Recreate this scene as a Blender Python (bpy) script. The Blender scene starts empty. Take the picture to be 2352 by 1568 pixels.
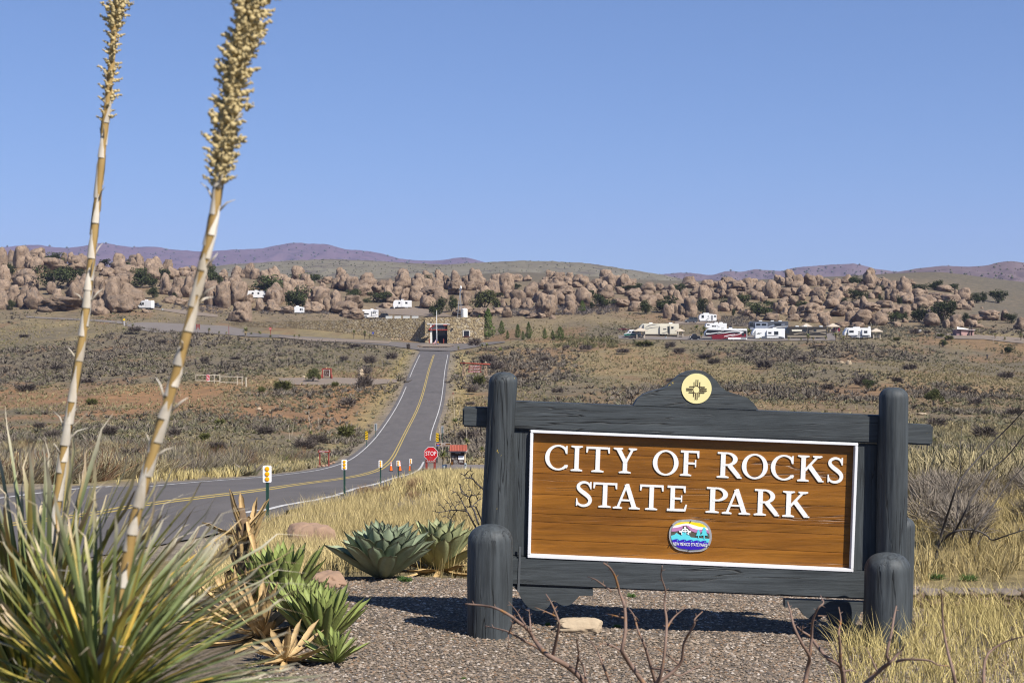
import bpy, bmesh, math, random
import numpy as np
from math import sin, cos, pi, radians, atan2, sqrt, log, exp, tan
from mathutils import Vector, Matrix, Euler

SC = bpy.context.scene
COL = SC.collection
RN = np.random.default_rng(11)
RR = random.Random(5)
# ------------------------------------------------------------------ camera, sky, sun, exposure
F = 3267.0            # focal length in units of a 2352-pixel wide picture (50 mm on 36 mm film)
E = 9.3               # eye height above the plain
PITCH = math.atan(59.0/F)
cam_d = bpy.data.cameras.new('camera'); cam = bpy.data.objects.new('camera', cam_d); COL.objects.link(cam)
cam.location = (0, 0, E); cam.rotation_euler = (pi/2-PITCH, 0, 0)
cam_d.lens = 50; cam_d.sensor_width = 36; cam_d.sensor_fit = 'HORIZONTAL'
cam_d.clip_start = 0.1; cam_d.clip_end = 40000
cam_d.dof.use_dof = True; cam_d.dof.focus_distance = 20.0; cam_d.dof.aperture_fstop = 6.7
SC.camera = cam
SUN = Vector((0.70, -0.70, 1.0)).normalized()
ELEV = math.asin(SUN.z); AZ = atan2(SUN.x, SUN.y)
w = bpy.data.worlds.new("World"); SC.world = w; w.use_nodes = True
nt = w.node_tree; nt.nodes.clear()
sky = nt.nodes.new('ShaderNodeTexSky'); sky.sky_type = 'NISHITA'; sky.sun_disc = False
sky.sun_elevation = ELEV; sky.sun_rotation = AZ
sky.altitude = 1600; sky.air_density = 1.0; sky.dust_density = 0.2; sky.ozone_density = 3.2
bg = nt.nodes.new('ShaderNodeBackground'); bg.inputs[1].default_value = 0.10
wo = nt.nodes.new('ShaderNodeOutputWorld')
tint = nt.nodes.new('ShaderNodeMix'); tint.data_type = 'RGBA'; tint.blend_type = 'MULTIPLY'; tint.inputs[0].default_value = 1.0
tint.inputs[7].default_value = (0.74, 0.97, 1.42, 1)
gm = nt.nodes.new('ShaderNodeGamma'); gm.inputs[1].default_value = 0.62
nt.links.new(sky.outputs[0], gm.inputs[0]); nt.links.new(gm.outputs[0], tint.inputs[6]); nt.links.new(tint.outputs[2], bg.inputs[0]); nt.links.new(bg.outputs[0], wo.inputs[0])
sl = bpy.data.lights.new('sun', 'SUN'); sl.energy = 5.0; sl.angle = radians(0.53); sl.color = (1.0, 0.945, 0.86)
so = bpy.data.objects.new('sun', sl); COL.objects.link(so); so.location = (30, -30, 60)
so.rotation_euler = SUN.to_track_quat('Z', 'Y').to_euler()
SC.view_settings.view_transform = 'Standard'; SC.view_settings.look = 'None'
SC.view_settings.exposure = 0.68; SC.view_settings.gamma = 1.0
SC.render.engine = 'CYCLES'
SC.cycles.max_bounces = 5; SC.cycles.diffuse_bounces = 2; SC.cycles.glossy_bounces = 2
SC.cycles.transparent_max_bounces = 4; SC.cycles.transmission_bounces = 2; SC.cycles.volume_bounces = 0; SC.cycles.volume_max_steps = 64
SC.cycles.use_denoising = True; SC.cycles.filter_width = 1.1

# ------------------------------------------------------------------ helpers
def lin(c):
    return tuple(((v/12.92) if v <= 0.04045 else ((v+0.055)/1.055)**2.4) for v in c)
def rgb(r, g, b): return lin((r/255, g/255, b/255))

def mat(name, c1, c2=None, scale=4.0, rough=0.8, bump=0.0, bscale=None, stretch=(1,1,1), detail=5.0, rnd=0.0,
        metal=0.0, spec=0.25, coord='Object', contrast=0.25, c3=None, s3=1.0, t3=0.55, attr=None, translucent=0.0):
    m = bpy.data.materials.new(name); m.use_nodes = True
    t = m.node_tree; N = t.nodes; L = t.links
    b = N['Principled BSDF']
    b.inputs['Roughness'].default_value = rough; b.inputs['Metallic'].default_value = metal
    b.inputs['Specular IOR Level'].default_value = spec
    tc = N.new('ShaderNodeTexCoord'); mp = N.new('ShaderNodeMapping'); mp.inputs['Scale'].default_value = stretch
    L.new(tc.outputs[coord], mp.inputs[0])
    src = None
    if attr:
        a = N.new('ShaderNodeAttribute'); a.attribute_name = attr; src = a.outputs['Color']
    if c2 is not None:
        n = N.new('ShaderNodeTexNoise'); n.inputs['Scale'].default_value = scale; n.inputs['Detail'].default_value = detail
        n.inputs['Roughness'].default_value = 0.62
        L.new(mp.outputs[0], n.inputs['Vector'])
        r = N.new('ShaderNodeValToRGB'); r.color_ramp.elements[0].position = 0.5-contrast; r.color_ramp.elements[1].position = 0.5+contrast
        r.color_ramp.elements[0].color = (*c1, 1); r.color_ramp.elements[1].color = (*c2, 1)
        L.new(n.outputs[0], r.inputs[0])
        if src is not None:
            x = N.new('ShaderNodeMix'); x.data_type = 'RGBA'; x.blend_type = 'MULTIPLY'; x.inputs[0].default_value = 1.0
            L.new(src, x.inputs[6]); L.new(r.outputs[0], x.inputs[7]); src = x.outputs[2]
        else: src = r.outputs[0]
    if c3 is not None:
        n3 = N.new('ShaderNodeTexNoise'); n3.inputs['Scale'].default_value = s3; n3.inputs['Detail'].default_value = 6
        n3.inputs['Roughness'].default_value = 0.7
        L.new(mp.outputs[0], n3.inputs['Vector'])
        r3 = N.new('ShaderNodeValToRGB'); r3.color_ramp.elements[0].position = t3; r3.color_ramp.elements[1].position = t3+0.12
        L.new(n3.outputs[0], r3.inputs[0])
        x = N.new('ShaderNodeMix'); x.data_type = 'RGBA'
        L.new(r3.outputs[0], x.inputs[0])
        if src is not None: L.new(src, x.inputs[6])
        else: x.inputs[6].default_value = (*c1, 1)
        x.inputs[7].default_value = (*c3, 1); src = x.outputs[2]
    if rnd > 0:
        oi = N.new('ShaderNodeObjectInfo'); mr = N.new('ShaderNodeMapRange')
        mr.inputs[3].default_value = 1-rnd; mr.inputs[4].default_value = 1+rnd
        L.new(oi.outputs['Random'], mr.inputs[0])
        h = N.new('ShaderNodeHueSaturation'); L.new(mr.outputs[0], h.inputs['Value'])
        if src is not None: L.new(src, h.inputs['Color'])
        else: h.inputs['Color'].default_value = (*c1, 1)
        src = h.outputs[0]
    if src is not None: L.new(src, b.inputs['Base Color'])
    else: b.inputs['Base Color'].default_value = (*c1, 1)
    if bump > 0:
        bn = N.new('ShaderNodeTexNoise'); bn.inputs['Scale'].default_value = bscale or scale*3; bn.inputs['Detail'].default_value = 5
        L.new(mp.outputs[0], bn.inputs['Vector'])
        bp = N.new('ShaderNodeBump'); bp.inputs['Strength'].default_value = min(bump, 1.0); bp.inputs['Distance'].default_value = 0.02*max(1, bump)
        L.new(bn.outputs[0], bp.inputs['Height']); L.new(bp.outputs[0], b.inputs['Normal'])
    return m

def link(o, parent=None):
    COL.objects.link(o)
    if parent is not None: o.parent = parent
    return o
def tag(o, label=None, cat=None, group=None, kind=None):
    if label: o['label'] = label
    if cat: o['category'] = cat
    if group: o['group'] = group
    if kind: o['kind'] = kind
    return o
def empty(name, loc, rz=0.0, label=None, cat=None, group=None):
    o = bpy.data.objects.new(name, None); COL.objects.link(o); o.empty_display_size = 0.2
    o.location = loc; o.rotation_euler = (0, 0, rz)
    return tag(o, label, cat, group)
def dup(o, parent=None):
    c = o.copy(); COL.objects.link(c)
    if parent is not None: c.parent = parent
    for ch in o.children: dup(ch, c)
    return c

class MB:
    """collects simple shapes and links them as ONE mesh object"""
    def __init__(s): s.v = []; s.f = []; s.m = []; s.k = 0
    def mi(s, k): s.k = k; return s
    def add(s, vs, fs):
        b = len(s.v); s.v += [tuple(v) for v in vs]
        s.f += [tuple(b+i for i in f) for f in fs]; s.m += [s.k]*len(fs); return s
    def box(s, x0, x1, y0, y1, z0, z1, M=None, bev=0.0):
        if bev > 0:
            b = min(bev, (x1-x0)*.45, (y1-y0)*.45, (z1-z0)*.45)
            bm = bmesh.new(); bmesh.ops.create_cube(bm, size=1.0)
            for v in bm.verts:
                v.co = Vector((x0+(v.co.x+.5)*(x1-x0), y0+(v.co.y+.5)*(y1-y0), z0+(v.co.z+.5)*(z1-z0)))
            bmesh.ops.bevel(bm, geom=list(bm.edges), offset=b, segments=2, affect='EDGES', profile=0.6)
            vs = [v.co.copy() for v in bm.verts]; bm.verts.index_update(); fs = [[v.index for v in f.verts] for f in bm.faces]; bm.free()
        else:
            vs = [Vector(p) for p in ((x0,y0,z0),(x1,y0,z0),(x1,y1,z0),(x0,y1,z0),(x0,y0,z1),(x1,y0,z1),(x1,y1,z1),(x0,y1,z1))]
            fs = [(0,3,2,1),(4,5,6,7),(0,1,5,4),(1,2,6,5),(2,3,7,6),(3,0,4,7)]
        if M is not None: vs = [M @ v for v in vs]
        return s.add(vs, fs)
    def tube(s, pts, rad, n=8, cap=True):
        pts = [Vector(p) for p in pts]
        if not hasattr(rad, '__len__'): rad = [rad]*len(pts)
        vs = []; fs = []; ref = None
        for i, p in enumerate(pts):
            d = (pts[min(i+1, len(pts)-1)]-pts[max(i-1, 0)]).normalized()
            if ref is None:
                ref = Vector((0,0,1)) if abs(d.z) < 0.9 else Vector((1,0,0))
            a = d.cross(ref).normalized(); b = d.cross(a).normalized(); ref = -b if False else ref
            for k in range(n):
                an = 2*pi*k/n; vs.append(p+(a*cos(an)+b*sin(an))*rad[i])
        for i in range(len(pts)-1):
            for k in range(n):
                a0 = i*n+k; a1 = i*n+(k+1) % n
                fs.append((a0, a0+n, a1+n, a1))
        if cap:
            fs.append(tuple(range(n))); fs.append(tuple(reversed(range((len(pts)-1)*n, len(pts)*n))))
        return s.add(vs, fs)
    def lathe(s, prof, c=(0,0,0), n=20, M=None, sx=1.0, sy=1.0):
        vs = []; fs = []
        for r, z in prof:
            for k in range(n):
                an = 2*pi*k/n; vs.append(Vector((c[0]+r*cos(an)*sx, c[1]+r*sin(an)*sy, c[2]+z)))
        for i in range(len(prof)-1):
            for k in range(n):
                fs.append((i*n+k, i*n+(k+1) % n, (i+1)*n+(k+1) % n, (i+1)*n+k))
        fs.append(tuple(reversed(range(n)))); fs.append(tuple(range((len(prof)-1)*n, len(prof)*n)))
        if M is not None: vs = [M @ v for v in vs]
        return s.add(vs, fs)
    def prism(s, poly, y0, y1, M=None):
        """polygon in (x,z) extruded along y (y0 = face towards -y)"""
        n = len(poly)
        ar = sum(poly[i][0]*poly[(i+1) % n][1]-poly[(i+1) % n][0]*poly[i][1] for i in range(n))
        if ar < 0: poly = list(reversed(poly))
        vs = [Vector((x, y0, z)) for x, z in poly]+[Vector((x, y1, z)) for x, z in poly]
        fs = [tuple(range(n)), tuple(reversed(range(n, 2*n)))]
        fs += [(i, i+n, (i+1) % n+n, (i+1) % n) for i in range(n)]
        if M is not None: vs = [M @ v for v in vs]
        return s.add(vs, fs)
    def obj(s, name, mats, parent=None, smooth=False, loc=None, auto=None):
        me = bpy.data.meshes.new(name); me.from_pydata(s.v, [], s.f)
        if not isinstance(mats, (list, tuple)): mats = [mats]
        for m in mats: me.materials.append(m)
        if len(mats) > 1: me.polygons.foreach_set('material_index', s.m)
        if smooth: me.polygons.foreach_set('use_smooth', [True]*len(me.polygons))
        if auto is not None:
            me.polygons.foreach_set('use_smooth', [True]*len(me.polygons)); me.set_sharp_from_angle(angle=radians(auto))
        me.update()
        o = bpy.data.objects.new(name, me); link(o, parent)
        if loc is not None: o.location = loc
        return o

def npmesh(name, V, Fc, mats, col=None, smooth=False, mi=None):
    """V (n,3) float, Fc (m,3|4) int arrays, col (n,3) optional point colours 'tint'"""
    me = bpy.data.meshes.new(name); n = len(V); m, k = Fc.shape
    me.vertices.add(n); me.vertices.foreach_set('co', np.ascontiguousarray(V, dtype=np.float32).ravel())
    me.loops.add(m*k); me.loops.foreach_set('vertex_index', np.ascontiguousarray(Fc, dtype=np.int32).ravel())
    me.polygons.add(m); me.polygons.foreach_set('loop_start', np.arange(0, m*k, k, dtype=np.int32))
    me.polygons.foreach_set('loop_total', np.full(m, k, dtype=np.int32))
    if smooth: me.polygons.foreach_set('use_smooth', np.ones(m, dtype=bool))
    if mi is not None: me.polygons.foreach_set('material_index', mi.astype(np.int32))
    for x in (mats if isinstance(mats, (list, tuple)) else [mats]): me.materials.append(x)
    if col is not None:
        a = me.attributes.new('tint', 'FLOAT_COLOR', 'POINT')
        c4 = np.ones((n, 4), dtype=np.float32); c4[:, :3] = col; a.data.foreach_set('color', c4.ravel())
    me.update(calc_edges=True)
    return me
def npobj(name, V, Fc, mats, parent=None, **k):
    o = bpy.data.objects.new(name, npmesh(name, V, Fc, mats, **k)); return link(o, parent)

# numpy value noise -------------------------------------------------
_P = np.random.default_rng(3).random((64, 64, 64)).astype(np.float32)
def vnoise(p):
    p = np.asarray(p, dtype=np.float64); i = np.floor(p).astype(int); f = p-i; f = f*f*(3-2*f)
    def g(a, b, c): return _P[(i[..., 0]+a) % 64, (i[..., 1]+b) % 64, (i[..., 2]+c) % 64]
    x = f[..., 0]; y = f[..., 1]; z = f[..., 2]
    l = lambda a, b, t: a+(b-a)*t
    return l(l(l(g(0,0,0), g(1,0,0), x), l(g(0,1,0), g(1,1,0), x), y), l(l(g(0,0,1), g(1,0,1), x), l(g(0,1,1), g(1,1,1), x), y), z)*2-1
def fbm(p, o=4, gain=0.5):
    s = 0; a = 1.0; p = np.asarray(p, dtype=np.float64)
    for k in range(o):
        s = s+a*vnoise(p*(2.03**k)+17.3*k); a *= gain
    return s
def fbm2(x, y, o=4, gain=0.5):
    return fbm(np.stack([x, y, np.zeros_like(x)+3.7], -1), o, gain)

# ------------------------------------------------------------------ picture <-> place
def ray(px, py):
    """direction with unit Y for a pixel of the 2352 x 1568 picture"""
    a = (px-1176)/F; b = (784-py)/F
    dy = cos(PITCH)+b*sin(PITCH); dz = b*cos(PITCH)-sin(PITCH)
    return a/dy, dz/dy
def P(px, py, d):
    a, b = ray(px, py); return Vector((a*d, d, E+b*d))
def proj(X, Y, Z):
    zz = Z-E; c, s = cos(PITCH), sin(PITCH)
    fw = Y*c-zz*s; up = Y*s+zz*c
    return 1176+F*X/fw, 784-F*up/fw

# ground: a smooth surface through measured points (pixel, pixel, distance)
CP = [ # near mound
 (1120,1453,10.12),(2040,1479,10.12),(1580,1462,10.4),(900,1327,13),(760,1340,12.6),(1176,1560,8.85),(300,1560,8.9),(2300,1560,8.9),
 (700,1292,14.2),(560,1255,17),(300,1335,14.5),(710,1243,18),(2200,1342,13.2),(2200,1250,16.5),(2200,1150,23),(2250,1070,45),
 (1600,1330,14.0),(1500,1200,22),(1600,1100,45),(1300,1150,30),(613,1207,25),(100,1255,19),
 # road
 (158,1188,25.5),(588,1127,31),(674,1114,36),(787,1099,47),(844,1087.7,62),(879,1074,88),(902,1051.5,122),(919,1019,160),
 (934,989,188),(958,941.5,216),(972,901.5,247),(984,854,293),(997,814,345),
 (791,1133,41),(874,1108,59),(915,1099,75),(943,1090,88),(990,1081,97),(1055,1084,96),(1060,1110,62),(900,1150,33),(1000,1130,43),
 # left plain
 (17,1160,29.5),(189,1141,32),(321,1130,34),(588,1106,37),(100,1120,40),(400,1105,45),(700,1080,62),(100,1090,58),(400,1075,75),(650,1045,108),
 (50,1040,100),(350,1030,120),(50,990,150),(400,985,165),(750,990,170),(50,940,200),(400,940,205),(750,940,208),(50,890,250),(500,890,250),
 (800,880,262),(50,840,305),(450,840,300),(750,840,303),(50,790,375),(400,790,370),(750,800,360),(50,745,440),(300,745,435),(530,752,445),
 # right plain
 (1150,1000,150),(1150,950,195),(1300,900,240),(1150,860,290),(1300,830,325),(1200,790,385),(1500,800,370),(1500,870,275),(1700,850,300),
 (1900,930,190),(2000,870,270),(2200,1000,110),(2300,950,170),(2200,900,230),(2300,850,310),(2268,824,365),(2100,810,375),(1700,795,385),
 (1500,777,398),(1700,783,396),(1850,779,402),(2000,778,405),(1350,745,455),(1620,741,468),(2220,771,425),(2320,790,400),
 # visitor centre, boulders, camp loops
 (1110,786,418),(1005,790,423),(850,770,432),(700,755,440),(333,711,472),(60,715,475),(200,712,475),(640,720,500),(850,732,528),(922,709,540),
 (800,700,530),(1050,728,500),(1200,725,495),(1350,715,500),(1500,720,492),(1700,728,492),(1900,745,480),(2100,750,470),(2300,745,478),
 (60,600,640),(250,620,620),(480,640,620),(700,650,640),(900,650,645),(1100,660,650),(1300,645,660),(1500,660,650),(1700,655,650),(1900,650,650),(2150,660,640),(2330,700,600),
 (30,660,545),(300,665,540),(600,690,545),(1000,690,570),(1250,690,560),(1500,690,560),(1700,690,560),(1950,695,550),(2150,700,545),
]
_pts = []
for (px, py, d) in CP:
    q = P(px, py, d); _pts.append((q.x/q.y, q.y, q.z))
for u in (-.62, -.3, 0, .3, .62):
    _pts += [(u, 2.0, 7.66), (u, 5.0, 7.36)]
    for d, z in ((760, 33), (900, 27), (1200, 20)): _pts.append((u, d, z))
for u in (-.62, .62):
    for d, z in ((9, 7.0), (25, 6.0), (60, 2.8), (120, -2.0), (190, -5), (300, -2), (400, 2.5), (480, 9), (560, 19), (640, 29)): _pts.append((u, d, z))
_A = np.array(_pts); _cu = _A[:, 0]*2.6; _cv = np.log(_A[:, 1]); _cz = _A[:, 2]
def _U(r2): return 0.5*r2*np.log(r2+1e-12)
def _solve():
    n = len(_cu); r2 = (_cu[:, None]-_cu)**2+(_cv[:, None]-_cv)**2
    K = _U(r2)+np.eye(n)*0.0025; Pm = np.stack([np.ones(n), _cu, _cv], 1)
    A = np.zeros((n+3, n+3)); A[:n, :n] = K; A[:n, n:] = Pm; A[n:, :n] = Pm.T
    return np.linalg.solve(A, np.concatenate([_cz, np.zeros(3)]))
_W = _solve()
def zg(x, y):
    """height of the ground"""
    x = np.asarray(x, dtype=float); y = np.asarray(y, dtype=float); sh = np.broadcast(x, y).shape
    x = np.broadcast_to(x, sh).ravel(); y = np.broadcast_to(y, sh).ravel()
    out = np.empty(x.size)
    for i in range(0, x.size, 40000):
        yy = np.clip(y[i:i+40000], 2.0, 1200); uu = np.clip(x[i:i+40000]/yy, -.62, .62)*2.6; vv = np.log(yy)
        r2 = (uu[:, None]-_cu)**2+(vv[:, None]-_cv)**2
        out[i:i+40000] = _U(r2) @ _W[:-3]+_W[-3]+_W[-2]*uu+_W[-1]*vv
    return out.reshape(sh)
def zs(x, y): return float(zg(x, y))
_DD = np.exp(np.linspace(log(4.0), log(700.0), 900))
def G(px, py):
    """first point of the ground under a pixel"""
    a, b = ray(px, py); zz = zg(a*_DD, _DD); h = E+b*_DD-zz
    k = np.argmax(h < 0)
    if h[k] >= 0: d = _DD[np.argmin(np.where(_DD > 300, h, 1e9))]
    else:
        k = max(k, 1); t = h[k-1]/(h[k-1]-h[k]); d = _DD[k-1]+(_DD[k]-_DD[k-1])*t
    return Vector((a*d, d, zs(a*d, d)))
def inpoly(x, y, poly):
    c = np.zeros(x.shape, dtype=bool); n = len(poly)
    for i in range(n):
        x0, y0 = poly[i]; x1, y1 = poly[(i+1) % n]
        k = ((y0 > y) != (y1 > y)) & (x < (x1-x0)*(y-y0)/((y1-y0)+1e-12)+x0); c ^= k
    return c
def scatter(poly, dens, d0, d1, seed=0):
    """points per m2 inside a picture polygon between two distances"""
    r = np.random.default_rng(seed); xs = [p[0] for p in poly]
    u0 = (min(xs)-1176)/F; u1 = (max(xs)-1176)/F
    area = (u1-u0)*(d1*d1-d0*d0)/2; n = int(area*dens)
    d = np.sqrt(r.random(n)*(d1*d1-d0*d0)+d0*d0); u = u0+r.random(n)*(u1-u0)
    X = u*d; z = zg(X, d); px, py = proj(X, d, z)
    k = inpoly(px, py, poly); return np.stack([X[k], d[k], z[k]], 1)
# ------------------------------------------------------------------ roads and ground
def catmull(pts, n):
    pts = np.array(pts, dtype=float); q = np.concatenate([[2*pts[0]-pts[1]], pts, [2*pts[-1]-pts[-2]]]); out = []
    for i in range(1, len(q)-2):
        for t in np.linspace(0, 1, n, endpoint=False):
            out.append(0.5*((2*q[i])+(-q[i-1]+q[i+1])*t+(2*q[i-1]-5*q[i]+4*q[i+1]-q[i+2])*t*t+(-q[i-1]+3*q[i]-3*q[i+1]+q[i+2])*t**3))
    out.append(q[-2]); return np.array(out)
_rc = [(-13.6, 11.0, 6.35), (-11.2, 18.0, 6.05)]+[tuple(P(px, py, d)) for px, py, d in
       [(158,1188,25.2),(317,1161,28),(588,1127,31.5),(674,1114,36.5),(787,1099,47),(844,1087.7,62),(879,1074,88),(902,1051.5,122),(919,1019,160),
        (934,989,188),(958,941.5,216),(972,901.5,247),(984,854,293),(992,829,322),(997,814,345),(1001,801,392)]]
RC3 = catmull(_rc, 24)
for _ in range(40): RC3[1:-1] = RC3[1:-1]*0.5+(RC3[:-2]+RC3[2:])*0.25
RC = RC3[:, :2]; RZ = RC3[:, 2]
_T = np.gradient(RC, axis=0); _T /= np.linalg.norm(_T, axis=1)[:, None]; RNRM = np.stack([_T[:, 1], -_T[:, 0]], 1)   # to the right of travel
_zg0 = zg
def zg(x, y):
    """ground, graded to the road near it"""
    z = _zg0(x, y); x = np.asarray(x, dtype=float); y = np.asarray(y, dtype=float); sh = np.broadcast(x, y).shape
    X = np.broadcast_to(x, sh).ravel(); Y = np.broadcast_to(y, sh).ravel(); z = z.ravel().copy()
    for i in range(0, X.size, 20000):
        d2 = (X[i:i+20000, None]-RC[None, ::4, 0])**2+(Y[i:i+20000, None]-RC[None, ::4, 1])**2; j = d2.argmin(1); d = np.sqrt(d2[np.arange(len(j)), j])
        w1 = 11+.03*RC[::4, 1][j]; k = np.clip((w1-d)/(w1-4.2), 0, 1); k = k*k*(3-2*k)*np.clip((Y[i:i+20000]-9)/6, 0, 1)
        jj = np.clip(j*4, 0, len(RC)-2); a = RC[jj]; t_ = RC[jj+1]-a; ll = (t_**2).sum(1); s_ = ((np.stack([X[i:i+20000], Y[i:i+20000]], 1)-a)*t_).sum(1)/ll; s_ = np.clip(s_, -4, 4)
        zr = RZ[jj]+(RZ[jj+1]-RZ[jj])*s_
        z[i:i+20000] = z[i:i+20000]*(1-k)+zr*k
    return z.reshape(sh)
HW = 3.35
def road_dist(X, Y):
    X = np.asarray(X).ravel(); Y = np.asarray(Y).ravel(); o = np.full(X.size, 1e9)
    for i in range(0, X.size, 20000):
        dx = X[i:i+20000, None]-RC[None, ::3, 0]; dy = Y[i:i+20000, None]-RC[None, ::3, 1]
        o[i:i+20000] = np.sqrt((dx*dx+dy*dy).min(1))
    return o

M_ground = bpy.data.materials.new('desert_soil'); M_ground.use_nodes = True
def _ground():
    t = M_ground.node_tree; N = t.nodes; L = t.links; b = N['Principled BSDF']
    b.inputs['Roughness'].default_value = 0.95; b.inputs['Specular IOR Level'].default_value = 0.1
    a = N.new('ShaderNodeAttribute'); a.attribute_name = 'tint'
    tc = N.new('ShaderNodeTexCoord')
    def noise(s, d=6, r=0.65):
        n = N.new('ShaderNodeTexNoise'); n.inputs['Scale'].default_value = s; n.inputs['Detail'].default_value = d; n.inputs['Roughness'].default_value = r
        L.new(tc.outputs['Object'], n.inputs['Vector']); return n
    def ramp(n, p0, p1, c0, c1):
        r = N.new('ShaderNodeValToRGB'); r.color_ramp.elements[0].position = p0; r.color_ramp.elements[1].position = p1
        r.color_ramp.elements[0].color = (*c0, 1); r.color_ramp.elements[1].color = (*c1, 1); L.new(n.outputs[0], r.inputs[0]); return r
    def mul(c1, c2):
        x = N.new('ShaderNodeMix'); x.data_type = 'RGBA'; x.blend_type = 'MULTIPLY'; x.inputs[0].default_value = 1
        L.new(c1, x.inputs[6]); L.new(c2, x.inputs[7]); return x.outputs[2]
    r1 = ramp(noise(0.35), 0.35, 0.65, (.72, .74, .78), (1.18, 1.15, 1.1))
    r2 = ramp(noise(4.0, 8, .7), 0.3, 0.7, (.62, .62, .62), (1.3, 1.28, 1.22))
    r3 = ramp(noise(45, 3, .6), 0.3, 0.7, (.6, .6, .6), (1.35, 1.35, 1.35))
    c = mul(mul(mul(a.outputs['Color'], r1.outputs[0]), r2.outputs[0]), r3.outputs[0])
    L.new(c, b.inputs['Base Color'])
    bp = N.new('ShaderNodeBump'); bp.inputs['Strength'].default_value = 0.6; bp.inputs['Distance'].default_value = 0.03
    L.new(noise(30, 4).outputs[0], bp.inputs['Height']); L.new(bp.outputs[0], b.inputs['Normal'])
_ground()

TAN = np.array([.142, .118, .080]); ORANGE = np.array([.245, .130, .066]); STRAW = np.array([.265, .21, .105])
GRAVEL = np.array([.14, .115, .09]); GREYG = np.array([.20, .172, .14]); SANDY = np.array([.20, .152, .102])
def soil(X, Y, Z):
    px, py = proj(X, np.maximum(Y, 1.0), Z)
    n1 = fbm2(X*0.03, Y*0.012, 4); n2 = fbm2(X*0.11+50, Y*0.05, 4)
    c = np.tile(TAN, (X.size, 1))
    def mixin(col, k):
        nonlocal c
        k = np.clip(k, 0, 1)[:, None]; c = c*(1-k)+col*k
    sm = lambda v, a, b: np.clip((v-a)/(b-a), 0, 1)
    mixin(STRAW, sm(n1+0.5*n2, 0.1, 0.7)*0.5)
    # orange earth, widest beyond the first road bend and right of the road
    band = np.exp(-((Y-205)/62.0)**2)
    mixin(ORANGE, sm(band+0.6*n1+0.5*n2, 0.6, 1.15)*np.where(X < 0, .75, .3))
    mixin(ORANGE, sm(n1*0.6-n2, 0.3, 0.65)*0.4)
    # camp ground and boulder field: sandy
    mixin(SANDY, sm(Y, 430, 500)*(0.55+0.3*n2))
    mixin(np.array([.118, .104, .080]), sm(Y, 620, 690)*.9)
    mixin(np.array([.118, .104, .080]), sm(Y, 480, 520)*sm(px, 2180, 2260)*.8)
    # slope between the garden bed and the road, shoulders of the road: straw
    rd = road_dist(X, Y)
    mixin(STRAW, sm(-np.abs(rd-6.5), -3.5, -0.5)*0.8*sm(Y, 20, 30))
    mixin(GREYG, sm(-rd, -6.2, -4.2)*0.9)
    near = sm(-Y, -75, -50)*sm(X*1.0+9, -1, 2)*(rd > 5)
    mixin(STRAW*0.8, near*0.85)
    # gravel garden bed round the sign
    bed = sm(-Y, -13.4, -12.8)*sm(X+2.6+0.1*(Y-8), 0, 0.35)
    mixin(GRAVEL, bed)
    return c

def far_bumps(X, Y): return fbm2(X*.04, Y*.03, 3)*0.22*np.clip((Y-60)/200, 0, 1)
def build_ground():
    ys = np.concatenate([np.linspace(-25, 1.5, 14), np.exp(np.linspace(log(2.0), log(1200), 520))]); nx = 300
    s = np.linspace(-1, 1, nx); s = np.sign(s)*np.abs(s)**1.0
    Wd = np.maximum(25, 0.50*np.abs(ys)+12)
    X = (s[None, :]*Wd[:, None]).ravel(); Y = np.repeat(ys, nx)
    Z = zg(X, Y); rd = road_dist(X, Y)
    k = np.clip((6.0-rd)/1.8, 0, 1); k = k*k*(3-2*k)
    d = np.sqrt(X*X+Y*Y)
    bumps = fbm2(X*0.9, Y*0.9, 3)*0.05*np.clip((d-13)/25, 0, 1.5)*np.clip((150-Y)/60, 0, 1)+far_bumps(X, Y)
    px, py = proj(X, np.maximum(Y, 1), Z)
    kd = np.clip((4.0-rd)/1.2, 0, 1)
    Zm = Z+bumps*(1-k)-0.10*kd
    Zm += np.where(Y < 13.2, 0, -0.12*np.clip((Y-13.2)/0.8, 0, 1)*np.clip((20-Y)/6, 0, 1))*(X < 0)
    i = np.arange(len(ys)-1)[:, None]*nx+np.arange(nx-1)[None, :]
    Fc = np.stack([i, i+1, i+nx+1, i+nx], -1).reshape(-1, 4)
    o = npobj('ground', np.stack([X, Y, Zm], 1), Fc, M_ground, col=soil(X, Y, Z), smooth=True)
    o['kind'] = 'structure'; return o
build_ground()

M_asph = mat('asphalt', (.078, .071, .068), (.118, .106, .100), scale=0.9, stretch=(1, .25, 1), rough=.9, bump=.5, bscale=70, c3=(.15, .137, .128), s3=60, t3=.58)
M_yel = mat('yellow_road_paint', (.33, .24, .065), (.40, .30, .095), scale=3, rough=.8, c3=(.16, .145, .12), s3=5, t3=.58)
M_wht = mat('white_road_paint', (.48, .47, .45), (.38, .37, .36), scale=3, rough=.8, c3=(.17, .155, .145), s3=4, t3=.56)
M_dirt = mat('dirt_track', (.20, .158, .122), (.165, .132, .104), scale=.6, rough=.95, bump=.4, bscale=20)
M_lot = mat('gravel_lot', (.135, .116, .104), (.17, .147, .13), scale=.25, rough=.95, bump=.3, bscale=15)

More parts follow.
